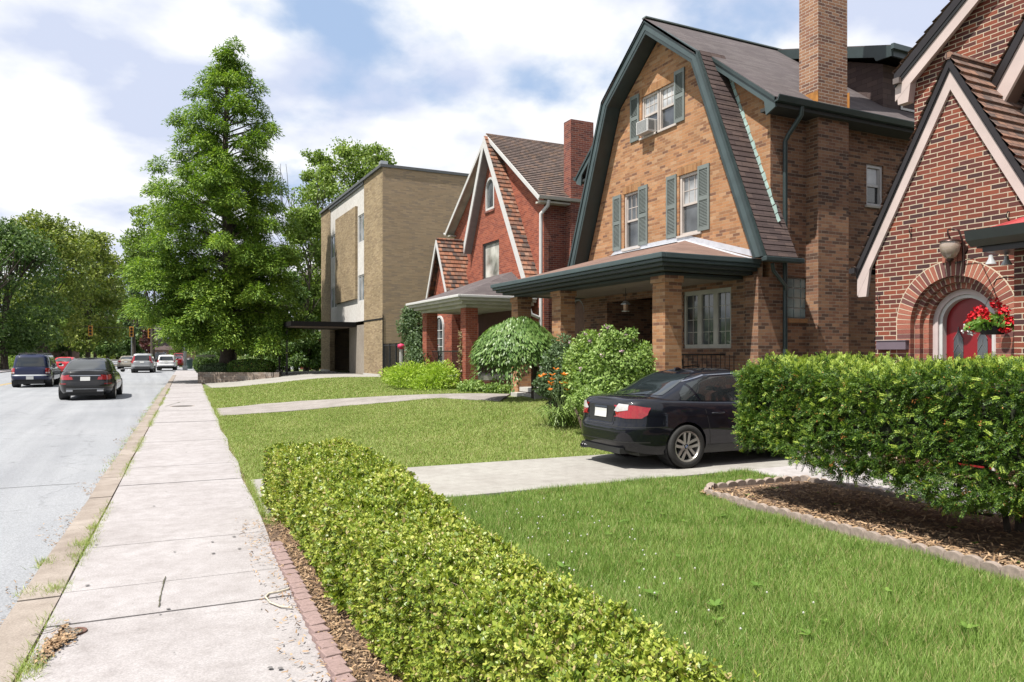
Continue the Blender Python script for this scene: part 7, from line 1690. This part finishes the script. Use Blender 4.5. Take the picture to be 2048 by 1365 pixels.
# ---- trees
def limb_tree(mb, base, top, r0, nl, spread, rnd, tips, lean=0, gen=2):
    def rec(p, d, L, r, gdepth):
        k = 4; pts = [p]; q = p.copy(); dd = d.copy()
        for i in range(k): dd = (dd+Vector((rnd.gauss(0, .12), rnd.gauss(0, .12), rnd.gauss(.03, .06)))).normalized(); q = q+dd*L/k; pts.append(q.copy())
        mb.tube(pts, [r*(1-.5*i/k) for i in range(k+1)], 7 if r > .08 else 5, cap=False)
        if gdepth == 0: tips.append(q); return
        for j in range(3): a = rnd.uniform(0, 6.28); s = rnd.uniform(.4, .9)*spread; nd = (dd+Vector((cos(a)*s, sin(a)*s, rnd.uniform(-.1, .4)))).normalized(); rec(pts[-1] if j else pts[-2], nd, L*rnd.uniform(.6, .85), r*.55, gdepth-1)
        tips.append(pts[2])
    h = top.z-base.z; t1 = base+Vector((lean*h*.3, 0, h*.33)); mb.tube([base, base.lerp(t1, .2)+Vector((.02, 0, 0)), base.lerp(t1, .6), t1], [r0*1.35, r0, r0*.85, r0*.7], 10, cap=False)
    for i in range(nl): a = 2*pi*i/nl+rnd.uniform(-.4, .4); s = spread*rnd.uniform(.3, .9); rec(t1, Vector((cos(a)*s, sin(a)*s, 1)).normalized(), h*.28, r0*.5, gen)
def broad_tree(label, u, D, vtop, vbot, ru, m, n=9000, L=.26, group=None, trunk=True, seed=1, nb=22, name='leafy_tree', sparse=False, r0=.22, zb=None):
    rnd = random.Random(seed); q = W2(u, D); s = D/FPX; zt_, zbm = EYE+(HY-vtop)*s, EYE+(HY-vbot)*s; base = Vector((q.x, q.y, g(q.x, q.y)-.1)); R_ = ru*s; H_ = zt_-zbm
    r = thing(name, label, 'tree', base, group); cl = []
    for i in range(nb):
        a = rnd.uniform(0, 6.28); t = rnd.uniform(.0, 1); pr = math.sqrt(max(.05, 1-(2*t-.85)**2/1.35)); rad = R_*pr*rnd.uniform(.35, .80); cr = R_*rnd.uniform(.22, .42)*(1 if not sparse else .7)
        cl.append((q.x+cos(a)*rad, q.y+sin(a)*rad, zbm+cr*.6+t*(H_-cr*1.4), cr, cr*rnd.uniform(.9, 1.2), cr*rnd.uniform(.55, .8)))
    cl.append((q.x, q.y, zbm+H_*.55, R_*.5, R_*.5, H_*.35)); cl = np.array(cl)
    wv = cl[:, 3]**2; wv /= wv.sum(); idx = RNG.choice(len(cl), n, p=wv); d = rnd_dirs(n); rad = RNG.random(n)**(.38 if not sparse else .7)
    P = cl[idx, :3]+d*cl[idx, 3:6]*rad[:, None]; P += d*(nz3(P, 3.2/max(R_, 1)*2, seed)*.10*R_*.5)[:, None]
    T = d*.5+rnd_dirs(n)+np.array([0, 0, -.25]); LL = L*RNG.uniform(.5, 1.3, n); leaf_mesh('foliage', P, T, d*.6+rnd_dirs(n)*.7+np.array([0, 0, .5]), LL, LL*.6, m, r)
    mb = MB(); tips = []; limb_tree(mb, base, Vector((q.x, q.y, zbm+H_*.8)), r0, 5, .55, rnd, tips); mb.build('trunk', M_BARK, r, smooth=180)
    return r
# bald cypress
def cypress():
    D = 43.5; q = W2(455, D); s = D/FPX; base = Vector((q.x, q.y, .3)); r = thing('tall_conifer', 'tall feathery conical conifer beside the apartment forecourt', 'tree', base)
    zt_ = EYE+(HY-95)*s; rnd = random.Random(5)
    mb = MB(); mb.tube([base, base+Vector((0, 0, 1.2)), base+Vector((.1, 0, 6)), base+Vector((-.15, 0, 12)), Vector((q.x, q.y, zt_-.3))], [.62, .42, .34, .2, .03], 12); mb.build('trunk', M_BARK, r, smooth=180)
    lb = MB()
    prof = [(90, 3), (120, 20), (150, 34), (200, 62), (260, 84), (330, 92), (400, 102), (480, 118), (560, 126), (620, 124), (655, 108), (685, 98), (705, 55)]
    nl = 250; C_ = []
    q0 = q.copy()
    for i in range(nl):
        f = (i+.5)/nl; v = 100+(684-100)*f**.80; z = EYE+(HY-v)*s; cu = np.interp(v, [90, 250, 450, 600, 660, 690], [457, 448, 438, 440, 462, 468]); q = W2(cu, D); Rm = np.interp(v, [p[0] for p in prof], [p[1] for p in prof])*s
        a = i*2.399+rnd.uniform(-.5, .5); Lb = Rm*rnd.choice([.62, .8, .98, 1.16])
        if rnd.random() < .10: continue
        if v > 630 and (cos(a)*SN+sin(a)*CS) > .5: continue
        st = Vector((q0.x, q0.y, z-.12*Lb)); e = Vector((q.x+cos(a)*Lb, q.y+sin(a)*Lb, z+(.12 if v < 480 else -.05)*Lb+rnd.uniform(-.15, .25)))
        md = st.lerp(e, .55)+Vector((0, 0, .10*Lb)); lb.tube([st, md, e], [.05+.02*f, .03, .012], 5, cap=False)
        nt = max(1, int(round(Lb/1.5)))
        for j in range(nt):
            t = 1-(j/(nt+.3))*.85; c = st.lerp(e, t)+Vector((0, 0, .10*Lb*4*t*(1-t)*.6)); 
            C_.append((c.x+rnd.gauss(0, .15), c.y+rnd.gauss(0, .15), c.z+rnd.gauss(0, .12), (.42+.42*f)*rnd.uniform(.7, 1.35)*(1 if j == 0 else .8)))
    q = q0
    for i in range(16): a = rnd.uniform(0, 6.28); C_.append((q.x+cos(a)*.15*i/4, q.y+sin(a)*.15*i/4, zt_-.15-i*.11, .22+.02*i))
    C_ = np.array(C_); lb.build('limbs', M_BARK, r)
    w = C_[:, 3]**2; tot = 235000; cnt = np.maximum(60, (w/w.sum()*tot)).astype(int); idx = np.repeat(np.arange(len(C_)), cnt); n = len(idx)
    rr = C_[idx, 3]; d = rnd_dirs(n); h = RNG.random(n)**.45; off = d*np.array([1.12, 1.12, .62])*(rr*h)[:, None]
    fing = 1+.30*np.sin(np.arctan2(d[:, 1], d[:, 0])*6+idx*1.7)*np.hypot(d[:, 0], d[:, 1]); off[:, :2] *= fing[:, None]
    P = C_[idx, :3]+off; P[:, 2] -= (off[:, 0]**2+off[:, 1]**2)/np.maximum(rr, .3)*.42
    T = unit(off+1e-6)*.8+rnd_dirs(n)*.4+np.array([0, 0, -.35])
    leaf_mesh('foliage', P, T, rnd_dirs(n)*.6+unit(off)*.3+np.array([0, 0, 1]), RNG.uniform(.11, .24, n), RNG.uniform(.05, .09, n), F_CYP, r, shape=LEAF4)
cypress()
grpR = 'trees behind the apartment block'; grpL = 'trees across the street'
broad_tree('loose pale green tree whose bare twigs rise above the apartment roof', 690, 66, 272, 700, 128, F_LIME, 26000, .27, grpR, seed=11, nb=70, sparse=True)
broad_tree('loose tree whose twigs show over the right half of the apartment roof', 748, 68, 283, 470, 66, F_LIME, 9000, .25, grpR, seed=41, nb=44, sparse=True)
broad_tree('slim pale tree between the conifer and the apartment roof', 632, 67, 290, 520, 58, F_LIME, 9000, .25, grpR, seed=42, nb=40, sparse=True)
broad_tree('full green tree left of the apartment block', 612, 60, 385, 715, 66, F_LIME, 14000, .26, grpR, seed=12, nb=24)
broad_tree('dark green tree filling the gap under the canopy end', 575, 56, 540, 735, 55, F_OAKD, 7000, .24, grpR, seed=13)
broad_tree('low dark evergreen shrub tree beside the apartment entrance', 612, 53.5, 640, 742, 50, F_OAKD, 6000, .2, grpR, seed=14, nb=16)
broad_tree('bright lime green tree peeping out left of the tall conifer', 305, 70, 382, 585, 58, F_LIME, 9000, .28, grpR, seed=15, nb=26)
broad_tree('dark maroon leaved tree far down the street', 293, 128, 655, 712, 20, F_MAROON, 1500, .4, seed=16, nb=10, name='leafy_tree')
broad_tree('green tree standing beyond the lamp column', 395, 85, 560, 728, 45, F_LIME, 5000, .3, grpR, seed=17)
broad_tree('wide dark evergreen screen beneath the end of the entrance canopy', 592, 55, 655, 748, 62, F_OAKD, 12000, .2, grpR, seed=51, nb=34)
broad_tree('dark evergreen shrub tree between the canopy post and the conifer trunk', 528, 57, 648, 748, 52, F_OAKD, 9000, .2, grpR, seed=52, nb=28)
broad_tree('dark tree low behind the tall conifer trunk', 470, 64, 600, 732, 60, F_OAKD, 6000, .28, grpR, seed=18)
def LD(u, off=2.0, cap=175):
    a = ang(u); y = (15.2+off)/max(1e-3, .05-tan(a)); return min(cap, y*CS+y*tan(a)*SN)
def ltree(label, u, off, vtop, vbot, ru, m, n, seed, cap=175, **k):
    D = LD(u, off, cap); broad_tree(label, u, D, vtop, vbot, ru, m, n, .0042*D+.02, grpL, seed=seed, r0=.35, **k)
ltree('very dark maple at the left edge of the picture', 8, 2, 424, 722, 108, F_OAKD, 17000, 21, nb=34)
ltree('broad olive green tree rising highest on the left', 92, 3, 418, 700, 108, F_OAKM, 19000, 22, nb=38, cap=95)
ltree('olive tree leaning toward the street on the left', 176, 0, 448, 700, 90, F_OAKM, 17000, 23, nb=34, cap=110)
ltree('shaded tree under the olive canopy on the left', 140, 6, 545, 724, 92, F_OAKD, 12000, 24, nb=26, cap=130)
ltree('small green tree with yellow leaves low on the left', 80, 1, 610, 695, 46, F_LIME, 4000, 25, nb=16, cap=84)
ltree('far green tree closing the left side of the street', 232, 3, 545, 716, 48, F_OAKM, 7000, 26, nb=24, cap=190)
ltree('dark spreading tree far behind the olive trees', 190, 9, 590, 716, 60, F_OAKD, 6000, 33, nb=24, cap=160)
ltree('tree of small grey green leaves above the far signals', 268, 0, 500, 664, 32, F_GREY, 4000, 27, cap=140, sparse=True)
ltree('dark bushy tree behind the far traffic signal', 262, 0, 650, 716, 34, F_OAKD, 3000, 28, cap=170)
ltree('dark tree beyond the left picture edge', -70, 4, 420, 706, 95, F_OAKD, 7000, 31)
ltree('olive tree far behind the left row of trees', 215, 12, 500, 700, 52, F_OAKM, 6000, 32, cap=180)
ltree('dark undergrowth tree at the foot of the left row', 45, 8, 600, 728, 80, F_OAKD, 9000, 34, cap=105)
broad_tree('far tree behind the row houses at the end of the street', 325, 200, 610, 700, 60, F_LIME, 5000, .6, seed=29)
broad_tree('green tree to the right of the far row houses', 362, 140, 640, 722, 24, F_LIME, 2500, .4, seed=30)
# distant wooded hill line that reads as one mass
n = 26000; a = RNG.uniform(-.75, .9, n); D = RNG.uniform(210, 330, n); P = np.stack([np.sin(a)*D+0, np.cos(a)*D, RNG.random(n)**.8*(11+4*np.sin(a*17)+3*np.sin(a*41+1))], 1)
tag(leaf_mesh('woodland', P, rnd_dirs(n), rnd_dirs(n), RNG.uniform(1.0, 2.4, n), 1.6, F_OAKM), 'far belt of woods closing the horizon', kind='stuff')
# ground ivy bank on the far left
n = 16000; y = RNG.uniform(20, 75, n); y = RNG.uniform(55, 130, n); x = kerb_x(y)-16.4-RNG.random(n)*9; z = gv(x, y)+.05+RNG.random(n)*.25
tag(leaf_mesh('ground_cover', np.stack([x, y, z], 1), rnd_dirs(n)+np.array([0, 0, .5]), rnd_dirs(n)+np.array([0, 0, 1]), .24, .16, F_LIME), 'green ground cover on the bank across the street', kind='stuff')
# iron fence between the apartment block and the red house
fc = thing('iron_fence', 'black iron fence of upright bars between the apartment block and the red house', 'fence', (11.5, 34, .5))
fa, fb = at_uvD(768, 700, 37), at_uvD(806, 700, 33.5); 
m_ = MB(); d = Vector((fb.x-fa.x, fb.y-fa.y, 0))
for z in (.75, 2.05): m_.tube([(fa.x, fa.y, z), (fb.x, fb.y, z)], .03, 5)
m_.build('rail', M_BLACK, fc)
m_ = MB()
for k in range(22): p = Vector((fa.x, fa.y, 0))+d*k/21; m_.tube([(p.x, p.y, .45), (p.x, p.y, 2.15)], .018 if k % 7 else .05, 5)
m_.build('bars', M_BLACK, fc)
ml = at_uvD(802, 693, 32.5); o = thing('garden_ornament', 'small white post with a bright pink top beside the iron fence', 'ornament', ml)
MB().box(ml.x-.05, ml.x+.05, ml.y-.05, ml.y+.05, .4, ml.z-.1).build('post', M_WHITE, o); MB().lathe([(.001, .12), (.14, .08), (.16, -.04), (.05, -.14), (.001, -.15)], ml, n=12).build('flower_head', plain('bright_pink', (.65, .03, .12), .6), o, smooth=180)
